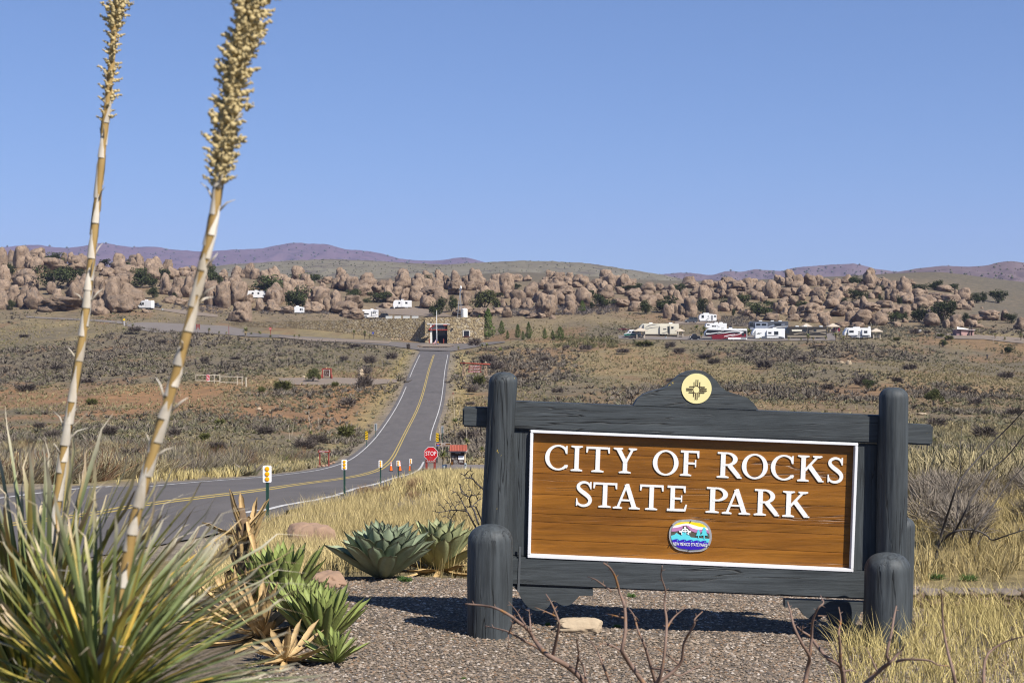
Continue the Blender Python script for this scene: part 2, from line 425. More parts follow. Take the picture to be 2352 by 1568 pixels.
_el = [G(x, y) for x, y in ((600,1172),(640,1164),(740,1145),(800,1128),(856,1114),(904,1099),(945,1088),(962,1079),(973,1061))]
_ei = [int(((RC-np.array(q[:2]))**2).sum(1).argmin()) for q in _el]; _eo = [float(np.dot(np.array(q[:2])-RC[i], RNRM[i])) for q, i in zip(_el, _ei)]
_ro = np.interp(np.arange(len(RC)), [_ei[0]-40]+sorted(_ei)+[max(_ei)+30], [HW+.55]+[o+.45 for _, o in sorted(zip(_ei, _eo))]+[HW+.55]); _ro[:_ei[0]-40] = HW+.55
def beyond_edge(X, Y):
    """metres to the right of the paved edge (negative on the road)"""
    X = np.asarray(X).ravel(); Y = np.asarray(Y).ravel(); o = np.empty(X.size)
    for i in range(0, X.size, 20000):
        d2 = (X[i:i+20000, None]-RC[None, :, 0])**2+(Y[i:i+20000, None]-RC[None, :, 1])**2; j = d2.argmin(1)
        o[i:i+20000] = (X[i:i+20000]-RC[j, 0])*RNRM[j, 0]+(Y[i:i+20000]-RC[j, 1])*RNRM[j, 1]-_ro[j]
    return o
def ribbon(name, off0, off1, dz, m, i0=0, i1=None, jit=0.0, parent=None, label=None):
    C = RC[i0:i1]; N_ = RNRM[i0:i1]; n = len(C); nv = 7 if off1 is None else 2
    V = []; rj = np.random.default_rng(5)
    for k in range(nv):
        o = off0+((_ro[i0:i1] if off1 is None else off1)-off0)*k/(nv-1)
        j = (rj.random(n)-.5)*jit
        x = C[:, 0]+N_[:, 0]*(o+j); y = C[:, 1]+N_[:, 1]*(o+j)
        V.append(np.stack([x, y, zg(x, y)+dz*np.clip(y/90, .35, 4)], 1))
    V = np.stack(V, 1).reshape(-1, 3); i = np.arange(n-1)[:, None]*nv+np.arange(nv-1)
    Fc = np.stack([i, i+1, i+nv+1, i+nv], -1).reshape(-1, 4)
    o = npobj(name, V, Fc, m, parent); return o
road = ribbon('road', -HW-.55, None, .02, M_asph); road['kind'] = 'structure'
def idx_of(py): # index along the road whose centre shows at this picture row
    z = zg(RC[:, 0], RC[:, 1]); return int(np.argmin(np.abs(proj(RC[:, 0], RC[:, 1], z)[1]-py)+1000*(RC[:, 1] < 14)))
e0 = idx_of(815)
for name, a, b, i0, i1, m in (('yellow_line', -.19, -.07, 0, e0, M_yel), ('yellow_line', .07, .19, 0, e0, M_yel),
        ('white_edge_line', -HW-.06, -HW+.06, 0, idx_of(886), M_wht), ('white_edge_line', -HW-.06, -HW+.06, idx_of(868), e0, M_wht),
        ('white_edge_line', HW-.06, HW+.06, idx_of(1012), e0, M_wht)):
    ribbon(name, a, b, .029, m, i0, i1, jit=.02, parent=road)
def edge_line(pts, wd, m, parent):
    W = catmull([tuple(G(x, y)) for x, y in pts], 10); t = np.gradient(W[:, :2], axis=0); t /= np.linalg.norm(t, axis=1)[:, None]; nn = np.stack([t[:, 1], -t[:, 0]], 1)*wd/2
    V = []
    for s_ in (-1, 1): q = W[:, :2]+nn*s_; V.append(np.stack([q[:, 0], q[:, 1], zg(q[:, 0], q[:, 1])+.029*np.clip(q[:, 1]/90, .35, 4)+.004], 1))
    V = np.stack(V, 1).reshape(-1, 3); i = np.arange(len(W)-1)*2; npobj('white_edge_line', V, np.stack([i, i+1, i+3, i+2], 1), m, parent)
edge_line([(560,1180),(640,1164),(740,1145),(800,1128),(856,1114),(904,1099),(945,1088),(962,1079),(973,1061)], .13, M_wht, road)
for py, off in ((901, 0), (1022, 1.4), (1083, 1.6)):   # tar seams across the lanes
    i = idx_of(py); c = RC[i]; n_ = RNRM[i]; V = []; r_ = np.random.default_rng(i)
    for k in range(14):
        s_ = -3.3+6.6*k/13 if off == 0 else .3+3.0*k/13
        x, y = c+n_*s_; y += r_.random()*.25
        V += [(x, y, zs(x, y)+.031*min(max(y/90,.35),4)), (x, y+.14, zs(x, y+.14)+.031*min(max(y/90,.35),4))]
    npobj('tar_seam', np.array(V), np.array([(2*k, 2*k+2, 2*k+3, 2*k+1) for k in range(13)]), mat('tar', (.03, .028, .027), rough=.6), road)

def strip(name, near, far, m, dz=.03, n=60, rows=7, kind='structure', parent=None):
    nx = np.linspace(near[0][0], near[-1][0], n); fx = np.linspace(far[0][0], far[-1][0], n)
    ny = np.interp(nx, [p[0] for p in near], [p[1] for p in near]); fy = np.interp(fx, [p[0] for p in far], [p[1] for p in far])
    A = np.array([G(x, y)[:2] for x, y in zip(nx, ny)]); B = np.array([G(x, y)[:2] for x, y in zip(fx, fy)])
    V = []
    for k in range(rows):
        q = A+(B-A)*k/(rows-1); V.append(np.stack([q[:, 0], q[:, 1], zg(q[:, 0], q[:, 1])+far_bumps(q[:, 0], q[:, 1])+dz+.08], 1))
    V = np.stack(V, 1).reshape(-1, 3); i = np.arange(n-1)[:, None]*rows+np.arange(rows-1)
    Fc = np.stack([i, i+rows, i+rows+1, i+1], -1).reshape(-1, 4)
    o = npobj(name, V, Fc, m, parent)
    if kind: o['kind'] = kind
    return o
strip('car_park', [(560,773),(700,780),(800,789),(900,796),(965,806),(1040,808),(1080,800),(1160,788)], [(560,763),(700,774),(800,780),(900,786),(960,789),(1030,790),(1110,788),(1160,786)], mat('worn_asphalt', (.105,.092,.083), (.14,.123,.11), scale=.4, rough=.95), dz=.08, n=90)
strip('planting_bed', [(640,777),(720,784.5),(800,788),(893,791)], [(640,774),(720,779),(800,782),(893,786)], M_dirt, dz=.2)
strip('gravel_lot', [(285,748),(310,757),(355,764),(430,763),(520,769),(566,773)], [(285,745),(330,741),(420,744),(520,749),(566,757)], M_lot, dz=.06)
strip('dirt_track', [(60,730),(180,737),(300,747)], [(60,727),(180,733),(300,741)], M_lot, dz=.06)
strip('dirt_track', [(355,712),(420,722),(500,729)], [(345,708),(430,713),(500,723)], M_dirt, dz=.06)
strip('dirt_track', [(880,722),(1000,728),(1040,728)], [(860,706),(960,708),(1010,716)], M_dirt, dz=.06)
strip('camp_loop_road', [(1420,777),(1520,781),(1620,784),(1760,785),(1920,783)], [(1420,770),(1520,774),(1620,772),(1760,768),(1920,766)], M_lot, dz=.03, n=80)
strip('camp_loop_road', [(1550,745),(1640,745),(1720,751)], [(1550,738),(1640,738),(1720,743)], M_dirt, dz=.1)
strip('dirt_track', [(2150,777),(2260,780),(2352,790)], [(2150,766),(2240,770),(2352,778)], M_dirt, dz=.1)
strip('gravel_path', [(640,882),(760,884),(860,884),(912,880)], [(640,870),(760,868),(860,872),(912,872)], M_dirt, dz=.05)
strip('side_road', [(978,1087),(1040,1086),(1150,1092)], [(972,1077),(1040,1070),(1150,1070)], M_lot, dz=.03)
strip('gravel_path', [(1040,866),(1130,869)], [(1046,860),(1130,863)], M_dirt, dz=.05)

# ------------------------------------------------------------------ far hills and mountains
def ridge(name, pts, d, d0, m, seed, gully=0.18, base=-6.0, nu=260, nt=46, ext=1200):
    pts = sorted(pts); xs = np.array([p[0] for p in pts]); ys = np.array([p[1] for p in pts])
    px = np.linspace(xs[0], xs[-1], nu); py = np.interp(px, xs, ys)
    k = np.ones(5)/5; py = np.convolve(np.pad(py, 2, 'edge'), k, 'valid')
    u = (px-1176)/F
    zr = np.array([P(a, b, d).z for a, b in zip(px, py)])
    t = np.concatenate([np.linspace(0, 1, nt), [1.05, 1.12, 1.2, 1.35]])
    V = np.zeros((nu, len(t), 3))
    for j, tt in enumerate(t):
        y = d0+(d-d0)*tt; X = u*y
        f = tt**1.35 if tt <= 1 else max(0, 1-(tt-1)*1.6)
        g = fbm2(X/(d*.022)+seed, np.full_like(X, y/(d*.06)), 5, .55)
        g2 = np.abs(fbm2(X/(d*.012)+seed*3, np.full_like(X, y/(d*.09)), 4, .5))
        h = np.maximum(zr-base, 1.0)
        env = 4*min(tt, 1)*(1-min(tt, 1))
        V[:, j] = np.stack([X, np.full_like(X, y), base+h*np.maximum(0, f+gully*env*(g-g2)*.5)+h*.006*fbm2(X/(d*.004), np.full_like(X, y/(d*.004)), 3)*min(1, tt*2)], 1)
    nt2 = len(t); i = np.arange(nu-1)[:, None]*nt2+np.arange(nt2-1)
    Fc = np.stack([i, i+nt2, i+nt2+1, i+1], -1).reshape(-1, 4)
    o = npobj(name, V.reshape(-1, 3), Fc, m, smooth=True); o['kind'] = 'structure'
    return V[:, :nt]
M_mtn = mat('far_mountain', (.105, .072, .085), (.15, .105, .115), scale=.006, rough=1, detail=8, c3=(.075, .058, .065), s3=.012, t3=.52, spec=0)
M_mtn2 = mat('right_mountain', (.115, .086, .092), (.155, .12, .12), scale=.008, rough=1, detail=8, c3=(.085, .066, .07), s3=.02, t3=.53, spec=0)
M_hill = mat('grassy_hill', (.125, .112, .082), (.175, .16, .12), scale=.02, rough=1, detail=8, stretch=(.5, 1, 1), c3=(.09, .077, .068), s3=.05, t3=.52, spec=0)
mtn = [(-900,600),(-600,572),(-420,584),(-200,575),(-40,573),(10,568),(82,561),(112,565.6),(140,570.6),(175,569),(207,560.5),(240,557),(275,564),(307,568.6),(350,565),(390,572),(458,578),(488,577),(528,574),
       (604,570.6),(659,559),(689,557),(717,560.6),(749,560),(767,563),(779,573),(819,574),(854,578),(884,584),(907,592),(942,597),(992,600),(1022,597),(1042,592),(1062,590),(1092,595.5),(1115,603),(1250,625)]
VM = ridge('mountain', mtn, 7000, 3600, M_mtn, 1.3)
rm1 = [(1380,640),(1460,634),(1521,630),(1557,626.6),(1586,626.6),(1623,632),(1637,631.5),(1670,622),(1705,624.6),(1736,618),(1767,620.7),(1793,622.7),(1826,615),(1861,611),(1892,609),(1957,605),(1980,609),(2014,618),(2060,624),(2140,632)]
VR1 = ridge('mountain', rm1, 4600, 2800, M_mtn2, 7.7)
rm2 = [(1900,648),(1980,636),(2060,624),(2111,616),(2166,610),(2221,613),(2260,610),(2293,603),(2322,599),(2352,604),(2480,598),(2600,606),(2900,596),(3200,612)]
VR2 = ridge('mountain', rm2, 2700, 1300, M_mtn2, 4.2, nt=60)
hl = [(360,640),(440,622),(517,608),(657,599),(747,595.5),(842,598),(942,604),(1017,608),(1101,603),(1191,598.5),(1259,599.3),(1344,604),(1401,612),(1464,622),(1526,632),(1564,640.5),(1640,652),(1720,664)]
VH = ridge('hill', hl, 1900, 1000, M_hill, 2.2, gully=.1, nt=60)
low = [(-900,640),(-300,640),(100,634),(400,636),(700,640),(1000,650),(1400,652),(1700,650),(2000,650),(2352,668),(2700,668),(3200,660)]
VL = ridge('hill', low, 1200, 820, M_hill, 9.1, gully=.05, base=0)

M_leafdark = mat('dark_bush_leaf', (.060, .066, .036), (.10, .10, .055), scale=.8, rough=.9, attr='tint', spec=.1)
def hill_bushes(name, V, n, size, seed, bias=1.0):
    r = np.random.default_rng(seed); nu, nt, _ = V.shape
    a = r.random(n)*(nu-1.01); b = (r.random(n)**bias)*(nt-1.01); i = a.astype(int); j = b.astype(int); fa = (a-i)[:, None]; fb = (b-j)[:, None]
    c = (V[i, j]*(1-fa)+V[i+1, j]*fa)*(1-fb)+(V[i, j+1]*(1-fa)+V[i+1, j+1]*fa)*fb
    s = size*(0.5+r.random(n)**2*1.2)
    base = np.array([(1,0,0),(0,1,0),(-1,0,0),(0,-1,0),(0,0,1.0),(0,0,-.4)]); fs = np.array([(0,1,4),(1,2,4),(2,3,4),(3,0,4),(1,0,5),(2,1,5),(3,2,5),(0,3,5)])
    vv = c[:, None, :]+base[None]*(s[:, None, None]*(0.7+0.6*r.random((n, 6, 1)))); vv[:, :, 2] += (s*.4)[:, None]
    Fc = (np.arange(n)[:, None, None]*6+fs[None]).reshape(-1, 3)
    col = np.repeat(.8+.5*r.random((n, 1)), 6, 0).reshape(-1, 1)*np.ones((1, 3))
    o = npobj(name, vv.reshape(-1, 3), Fc, M_leafdark, col=col, smooth=True); o['kind'] = 'stuff'
    o['label'] = 'dark bushes dotted over the far slopes'
hill_bushes('mountain_scrub', VM, 2600, 4.6, 1); hill_bushes('mountain_scrub', VR1, 1300, 3.2, 2); hill_bushes('mountain_scrub', VR2, 1700, 1.9, 3); hill_bushes('hill_scrub', VH, 4500, .75, 4); hill_bushes('hill_scrub', VL, 1500, .8, 5)

# ------------------------------------------------------------------ air: thin blue haze over the whole valley
b_ = MB(); b_.box(-6500, 6500, -60, 10500, -30, 640)
M_haze = bpy.data.materials.new('haze'); M_haze.use_nodes = True
_t = M_haze.node_tree; _t.nodes.clear(); _v = _t.nodes.new('ShaderNodeVolumePrincipled'); _o = _t.nodes.new('ShaderNodeOutputMaterial')
_v.inputs['Color'].default_value = (.50, .58, .98, 1); _v.inputs['Density'].default_value = 5.5e-5; _v.inputs['Anisotropy'].default_value = 0.0
_t.links.new(_v.outputs[0], _o.inputs['Volume'])
hz = b_.obj('haze', M_haze); hz['kind'] = 'stuff'; hz['label'] = 'thin blue air haze over the valley'
# ------------------------------------------------------------------ words for labels
ORD = ('first second third fourth fifth sixth seventh eighth ninth tenth eleventh twelfth thirteenth fourteenth fifteenth sixteenth seventeenth eighteenth '
       'nineteenth twentieth').split()
def autolabel(items, group=None):
    """items: (object, px, 'noun phrase', 'place phrase'); adds an order word where several share both"""
    d = {}
    for it in items: d.setdefault((it[2], it[3]), []).append(it)
    for (noun, place), L in d.items():
        L.sort(key=lambda t: t[1])
        for i, (o, px, _, _) in enumerate(L):
            noun = noun.replace('along the skyline', 'on skyline').replace('in the front row', 'in front').replace('with a dry flower stalk', 'with dry stalk').replace('low wide', 'wide').replace('twiggy ', '').replace('evergreen ', '') if len(f'{noun} x from left {place}'.split()) > 15 else noun
            if len(L) == 1: o['label'] = f'{noun} {place}'
            else: o['label'] = f'{noun} {ORD[min(i, 19)]} from left {place}'
            if group: o['group'] = group
def mark(px, table):
    return min(table, key=lambda t: abs(t[0]-px))[1]

# ------------------------------------------------------------------ boulders
_ico = {}
def ico(sub):
    if sub not in _ico:
        bm = bmesh.new(); bmesh.ops.create_icosphere(bm, subdivisions=sub, radius=1.0); bm.verts.ensure_lookup_table()
        _ico[sub] = (np.array([v.co[:] for v in bm.verts]), np.array([[v.index for v in f.verts] for f in bm.faces])); bm.free()
    return _ico[sub]
def rock(seed, w_, d_, h_, sub=4, rough=1.0, flat=0.0, sq=2.5, sink=.12):
    r = np.random.default_rng(seed); D, Fc = ico(sub)
    e = sq+r.random()*0.8
    if rough >= .9 and sq < 3.0:      # several fused knobs and columns
        K = r.integers(2, 5); tt = []
        for q in range(K):
            cc = np.array([(r.random()-.5)*.8, (r.random()-.5)*.6, (r.random()-.6)*.8])*(0 if q == 0 else 1); aa = np.array([.48+.32*r.random(), .5+.3*r.random(), .55+.45*r.random()])*(1.0 if q == 0 else .92)
            if q == 0:
                e0 = 2.8+1.2*r.random(); tt.append(1/((np.abs(D/(aa*np.array([.9, .9, 1.05])))**e0).sum(1)**(1/e0))); continue
            A = ((D/aa)**2).sum(1); B = (D*cc/aa**2).sum(1); C = ((cc/aa)**2).sum()-1; ds = B*B-A*C
            tt.append(np.where(ds > 0, (B+np.sqrt(np.maximum(ds, 0)))/A, 0))
        n = 1/np.maximum(np.max(tt, 0), .2)
    else: n = (np.abs(D)**e).sum(1)**(1/e)
    p = D/n[:, None]
    hr = np.hypot(p[:, 0], p[:, 1]); k_ = np.where(p[:, 2] < 0, np.maximum(hr, .3)**-.5, 1.0); p[:, :2] *= np.minimum(k_, 2.0)[:, None]
    o = r.random(3)*40
    f = 1+rough*(0.27*fbm(D*1.15+o, 2)+0.12*fbm(D*2.9+o*2, 3)+0.025*fbm(D*9+o, 2))
    for _ in range(r.integers(2, 5)):      # joints and clefts
        a = r.random()*2*pi; nn = np.array([cos(a), sin(a), (r.random()-.5)*(1.2 if r.random() < .7 else 5)]); nn /= np.linalg.norm(nn)
        dd = p @ nn-(r.random()-.5)*0.9+0.10*fbm(D*2+o, 2); f -= rough*(0.10+.16*r.random())*np.exp(-(dd/0.065)**2)
    for _ in range(r.integers(0, 3)):      # weathered hollows
        c = r.normal(size=3); c[1] = -abs(c[1]); c /= np.linalg.norm(c); f -= rough*.13*np.exp(-((D-c)**2).sum(1)/.035)
    p = p*f[:, None]
    for _ in range(r.integers(3, 7)):      # broken flat faces
        a = r.random()*2*pi; nn = np.array([cos(a), sin(a), (r.random()-.45)*.9]); nn /= np.linalg.norm(nn); dd = p @ nn-(.60+.25*r.random())
        p = p-nn[None]*(np.maximum(dd, 0)*.92*min(rough, 1))[:, None]
    tz = np.clip(p[:, 2], -1, 1); k = (r.random()-.5)*.36; p[:, :2] *= (1-k*tz)[:, None]
    p[:, 0] += (r.random()-.5)*.3*tz
    p -= (p.max(0)+p.min(0))/2; p /= (p.max(0)-p.min(0))
    p[:, 2] += .5; p[:, 2] = p[:, 2]*(1+sink)-sink
    return p*np.array([w_, d_, h_]), Fc
M_rock = bpy.data.materials.new('pinkish_tan_rock'); M_rock.use_nodes = True
def _rockmat():
    t = M_rock.node_tree; N = t.nodes; L = t.links; b = N['Principled BSDF']; b.inputs['Roughness'].default_value = .95; b.inputs['Specular IOR Level'].default_value = .1
    tc = N.new('ShaderNodeTexCoord'); oi = N.new('ShaderNodeObjectInfo'); ad = N.new('ShaderNodeVectorMath'); ad.operation = 'ADD'
    sc_ = N.new('ShaderNodeVectorMath'); sc_.operation = 'SCALE'; sc_.inputs['Scale'].default_value = 90
    L.new(oi.outputs['Random'], sc_.inputs[0]); L.new(tc.outputs['Object'], ad.inputs[0]); L.new(sc_.outputs[0], ad.inputs[1])
    def noise(s, d=6, r=.65, st=None):
        n = N.new('ShaderNodeTexNoise'); n.inputs['Scale'].default_value = s; n.inputs['Detail'].default_value = d; n.inputs['Roughness'].default_value = r
        if st:
            mp = N.new('ShaderNodeMapping'); mp.inputs['Scale'].default_value = st; L.new(ad.outputs[0], mp.inputs[0]); L.new(mp.outputs[0], n.inputs['Vector'])
        else: L.new(ad.outputs[0], n.inputs['Vector'])
        return n
    def ramp(n, p0, p1, c0, c1):
        r = N.new('ShaderNodeValToRGB'); r.color_ramp.elements[0].position = p0; r.color_ramp.elements[1].position = p1
        r.color_ramp.elements[0].color = (*c0, 1); r.color_ramp.elements[1].color = (*c1, 1); L.new(n.outputs[0], r.inputs[0]); return r
    base = ramp(noise(.45), .35, .65, (.195, .140, .100), (.30, .222, .160))
    gre = ramp(noise(.6, 7, .72, (1, 1, .55)), .52, .66, (0, 0, 0), (1, 1, 1))
    x = N.new('ShaderNodeMix'); x.data_type = 'RGBA'; x.inputs[7].default_value = (.120, .104, .092, 1); L.new(base.outputs[0], x.inputs[6])
    m_ = N.new('ShaderNodeMath'); m_.operation = 'MULTIPLY'; m_.inputs[1].default_value = .85; L.new(gre.outputs[0], m_.inputs[0]); L.new(m_.outputs[0], x.inputs[0])
    st = ramp(noise(1.5, 6, .7, (1, 1, .22)), .36, .46, (.38, .35, .34), (1, 1, 1))
    y = N.new('ShaderNodeMix'); y.data_type = 'RGBA'; y.blend_type = 'MULTIPLY'; y.inputs[0].default_value = 1; L.new(x.outputs[2], y.inputs[6]); L.new(st.outputs[0], y.inputs[7])
    fine = ramp(noise(6, 5, .7), .3, .7, (.6, .6, .6), (1.28, 1.28, 1.28))
    z = N.new('ShaderNodeMix'); z.data_type = 'RGBA'; z.blend_type = 'MULTIPLY'; z.inputs[0].default_value = 1; L.new(y.outputs[2], z.inputs[6]); L.new(fine.outputs[0], z.inputs[7])
    mr = N.new('ShaderNodeMapRange'); mr.inputs[3].default_value = .86; mr.inputs[4].default_value = 1.12; L.new(oi.outputs['Random'], mr.inputs[0])
    h = N.new('ShaderNodeHueSaturation'); L.new(mr.outputs[0], h.inputs['Value']); L.new(z.outputs[2], h.inputs['Color']); L.new(h.outputs[0], b.inputs['Base Color'])
    bp = N.new('ShaderNodeBump'); bp.inputs['Strength'].default_value = .8; bp.inputs['Distance'].default_value = .6
    L.new(noise(1.1, 8, .7).outputs[0], bp.inputs['Height']); L.new(bp.outputs[0], b.inputs['Normal'])
_rockmat()
BA = [(-60,75,200,470),(75,148,220,330),(135,275,185,400),(245,410,205,330),(240,400,280,450),(385,610,300,440),(560,620,247,340),(625,705,245,360),(635,790,275,420),(710,795,258,350),
 (120,330,395,560),(-20,100,430,520),(-40,110,500,640),(-60,95,600,780),(90,205,545,740),(165,270,555,760),(230,345,440,600),(250,400,565,780),(385,775,655,800),(580,770,505,760),
 (475,570,580,680),(440,520,515,640),(640,770,440,560),(740,870,440,650),(840,990,460,780),(880,1120,460,780),(980,1080,440,540),(960,1110,520,800),(1060,1180,440,580),(1110,1345,530,760),
 (840,990,670,830),(985,1240,630,812),(1130,1265,430,560),(890,965,345,430),(920,1040,390,470),(1035,1160,380,470),(1175,1340,270,400),(1240,1310,258,310),(1130,1260,360,450),
 (1375,1510,282,480),(1490,1585,315,420),(1210,1330,370,440),(1330,1440,380,480),(1550,1645,372,500),(1640,1760,380,470),(1745,1815,370,450),(1490,1580,460,600),(1575,1690,475,620),
 (1550,1660,575,680),(1680,1780,465,670),(1730,1900,420,560),(1850,2000,505,680),(1880,1980,570,745),(1980,2110,540,765),(1910,2030,525,620),(2035,2150,480,560),(2076,2265,440,700),
 (2118,2262,515,745),(2108,2302,695,890),(2130,2220,372,450),(2220,2335,345,470),(2200,2280,400,470),(2295,2365,390,500),(1500,1620,645,720),(1310,1390,765,810),(1610,1720,670,740),(2010,2090,400,460),(2260,2330,630,720)]
BB = [(230,340,390,490),(310,370,420,490),(375,503,367,470),(380,575,445,500),(590,665,485,620),(530,600,520,670),(660,750,500,600),(735,820,505,590),(370,530,525,720),(410,520,590,740),
 (285,370,665,790),(365,510,680,800),(345,390,745,790),(510,680,740,815),(775,950,555,760),(745,910,700,810),(840,960,600,760),(905,970,680,800),(960,1060,590,720),(960,1050,640,790),
 (1075,1250,640,780),(1000,1255,690,840),(1075,1265,760,862),(860,980,470,540),(980,1070,478,590),(1050,1155,465,610),(1125,1240,470,620),(1240,1390,432,580),(1165,1350,530,660),
 (1345,1470,530,640),(1400,1540,500,640),(1490,1560,490,560),(1550,1700,425,600),(1530,1630,555,670),(1620,1695,575,700),(1700,1815,550,700),(1715,1840,440,560),(1820,1910,440,510),
 (1930,2005,405,540),(1885,2000,480,600),(2005,2060,455,590),(2055,2170,408,600),(2040,2200,495,640),(1800,2000,560,680),(1890,2040,590,740),(1800,1950,640,770),(2175,2290,460,560),
 (2200,2310,510,600),(1480,1600,650,720),(1420,1540,710,770),(2100,2270,740,835),(2180,2260,600,740)]
BC = [(405,548,272,470),(340,430,345,440),(480,540,430,480),(440,630,640,730),(630,720,640,710),(545,640,400,470),(620,745,370,460),(770,905,330,405),(905,975,340,400),(710,795,635,740),
 (690,760,555,640),(790,890,545,660),(785,920,480,640),(735,830,470,560),(895,1030,400,560),(880,990,550,660),(925,985,565,660),(1040,1135,380,480),(1070,1130,360,420),(1070,1210,415,540),
 (1130,1300,355,470),(1190,1300,315,400),(1285,1360,318,370),(990,1080,485,600),(1020,1200,505,740),(1100,1210,470,640),(1180,1290,485,620),(1210,1370,430,540),(1285,1350,360,440),
 (1350,1460,335,420),(1415,1510,350,460),(1355,1450,400,460),(1370,1515,450,640),(1290,1410,510,640),(1270,1390,575,700),(1470,1580,415,520),(1500,1620,375,440),(1560,1650,400,470),
 (1640,1730,333,460),(1730,1810,342,450),(1590,1735,430,560),(1810,1930,382,470),(1750,1835,450,520),(1840,1980,460,540),(1865,1985,500,600),(1980,2110,405,520),(1985,2100,480,580),
 (1970,2120,520,640),(1870,1990,580,680),(2110,2190,415,490),(2100,2170,510,580),(2140,2230,475,560),(2190,2290,445,510),(2230,2310,480,560),(2265,2370,480,620),(845,960,665,720),
 (940,1100,690,740),(1040,1110,690,745),(1145,1200,708,750),(1720,1885,560,640)]
BD = [(450,565,770,950),(560,690,610,780),(555,640,770,900),(640,750,590,760),(625,715,770,935),(700,835,680,945),(560,710,890,985),(670,832,450,525),(680,900,515,600),(500,640,540,600),
 (450,580,570,640),(770,940,570,680),(740,800,680,740),(800,940,650,720),(930,1050,590,700),(1020,1130,515,590),(1140,1320,460,560),(1175,1410,500,640),(1050,1170,575,650),
 (1100,1180,610,720),(1020,1100,650,730),(1175,1310,600,720),(1360,1500,470,600),(1410,1520,550,650),(1300,1430,630,720),(1390,1500,610,680),(1505,1650,500,640),(1480,1620,620,740),
 (1590,1670,690,760),(1650,1790,490,720),(1755,1860,540,690),(960,1115,755,980),(1100,1220,755,870),(1220,1275,790,860),(1300,1370,790,860),(1390,1510,840,930),(1460,1540,890,960),
 (1340,1420,830,900),(1640,1800,880,985),(1530,1600,920,990),(1800,1890,460,560),(1880,1960,465,580),(1930,2090,430,580),(2090,2250,415,570),(2230,2330,435,560),(1820,1950,585,720),
 (1940,2030,580,680),(2030,2190,545,690),(2190,2340,570,700),(1790,1920,690,780),(1930,2040,680,800),(2040,2110,660,740),(2180,2310,680,800),(2240,2340,610,750),(1730,1830,760,870),
 (1830,1910,790,870),(1915,2030,790,930),(1900,2050,890,990),(2030,2310,760,960),(2090,2260,890,1010),(2250,2370,880,1000)]
BE = [(-40,80,475,600),(95,195,470,550),(195,320,430,540),(30,145,630,740),(60,220,525,660),(240,360,535,640),(330,390,525,590),(435,650,440,560),(470,590,540,610),(360,490,555,640),
 (660,755,460,510),(605,770,500,620),(550,670,570,720),(490,590,640,720),(735,860,500,640),(720,800,600,740),(780,880,600,760),(860,1020,475,650),(970,1080,490,560),(900,1060,640,780),
 (1035,1170,590,680),(1060,1215,685,830),(1160,1220,600,660),(1190,1310,690,770),(1240,1440,640,740),(1320,1480,550,640),(1400,1590,660,780),(1470,1520,590,650),(1520,1580,610,700),
 (1590,1730,585,750),(1560,1710,720,850),(1690,1760,740,820),(1530,1610,760,850),(620,790,735,830),(430,640,755,880),(340,470,730,820),(200,340,740,880),(0,190,690,840),(90,250,780,930),
 (250,380,850,1010),(360,550,840,1030),(560,740,860,1030),(620,800,830,940),(760,930,780,900),(900,1030,790,930),(1000,1080,770,860),(-20,80,860,960),(-40,60,910,1050),(130,290,980,1060),
 (310,480,990,1070),(800,910,985,1050),(920,990,945,1000),(1185,1345,880,1058),(1220,1310,825,890),(1410,1480,950,1065),(1460,1630,900,1060),(1650,1790,950,1050),(1710,1850,900,980),
 (1810,2050,850,980),(1760,1880,1010,1060),(2090,2170,840,985),(2240,2372,930,1090),(1830,1870,812,840)]
def _bl():
    out = []
    for T, ox, oy, s in ((BA,0,516.8,3.998),(BB,516.8,516.8,3.998),(BC,976.2,545.5,3.998),(BD,1435.5,545.5,5.12),(BE,1892.6,545.5,5.12)):
        for a, b, c, d in T: out.append((ox+a/s, ox+b/s, oy+c/s, oy+d/s))
    return out
LM = [(60,'at the far left edge'),(200,'left of the white cargo van'),(333,'above the white cargo van'),(450,'right of the cargo van'),(555,'by the lone pillar rock'),(686,'above the half hidden trailer'),
      (790,'above the long stone wall'),(855,'above the small white motorhome'),(925,'above the trailer behind the wall'),(1000,'left of the windmill'),(1062,'behind the windmill'),(1125,'behind the broad acacia tree'),(1200,'right of the broad acacia tree'),
      (1290,'above the young pines'),(1370,'above the bare scrub slope'),(1450,'above the green camper van'),(1520,'above the beige trailer'),(1590,'above the grey pickup'),(1635,'above the upper white trailer'),(1690,'above the red trailer'),
      (1765,'above the grey motorhome'),(1855,'above the striped motorhome'),(1915,'above the maroon car'),(1975,'above the slide-out trailer'),(2060,'left of the big round tree'),(2166,'around the big round tree'),(2222,'above the pink toilet hut'),(2310,'at the far right edge')]
def px_x(px, d): return (px-1176)/F*d
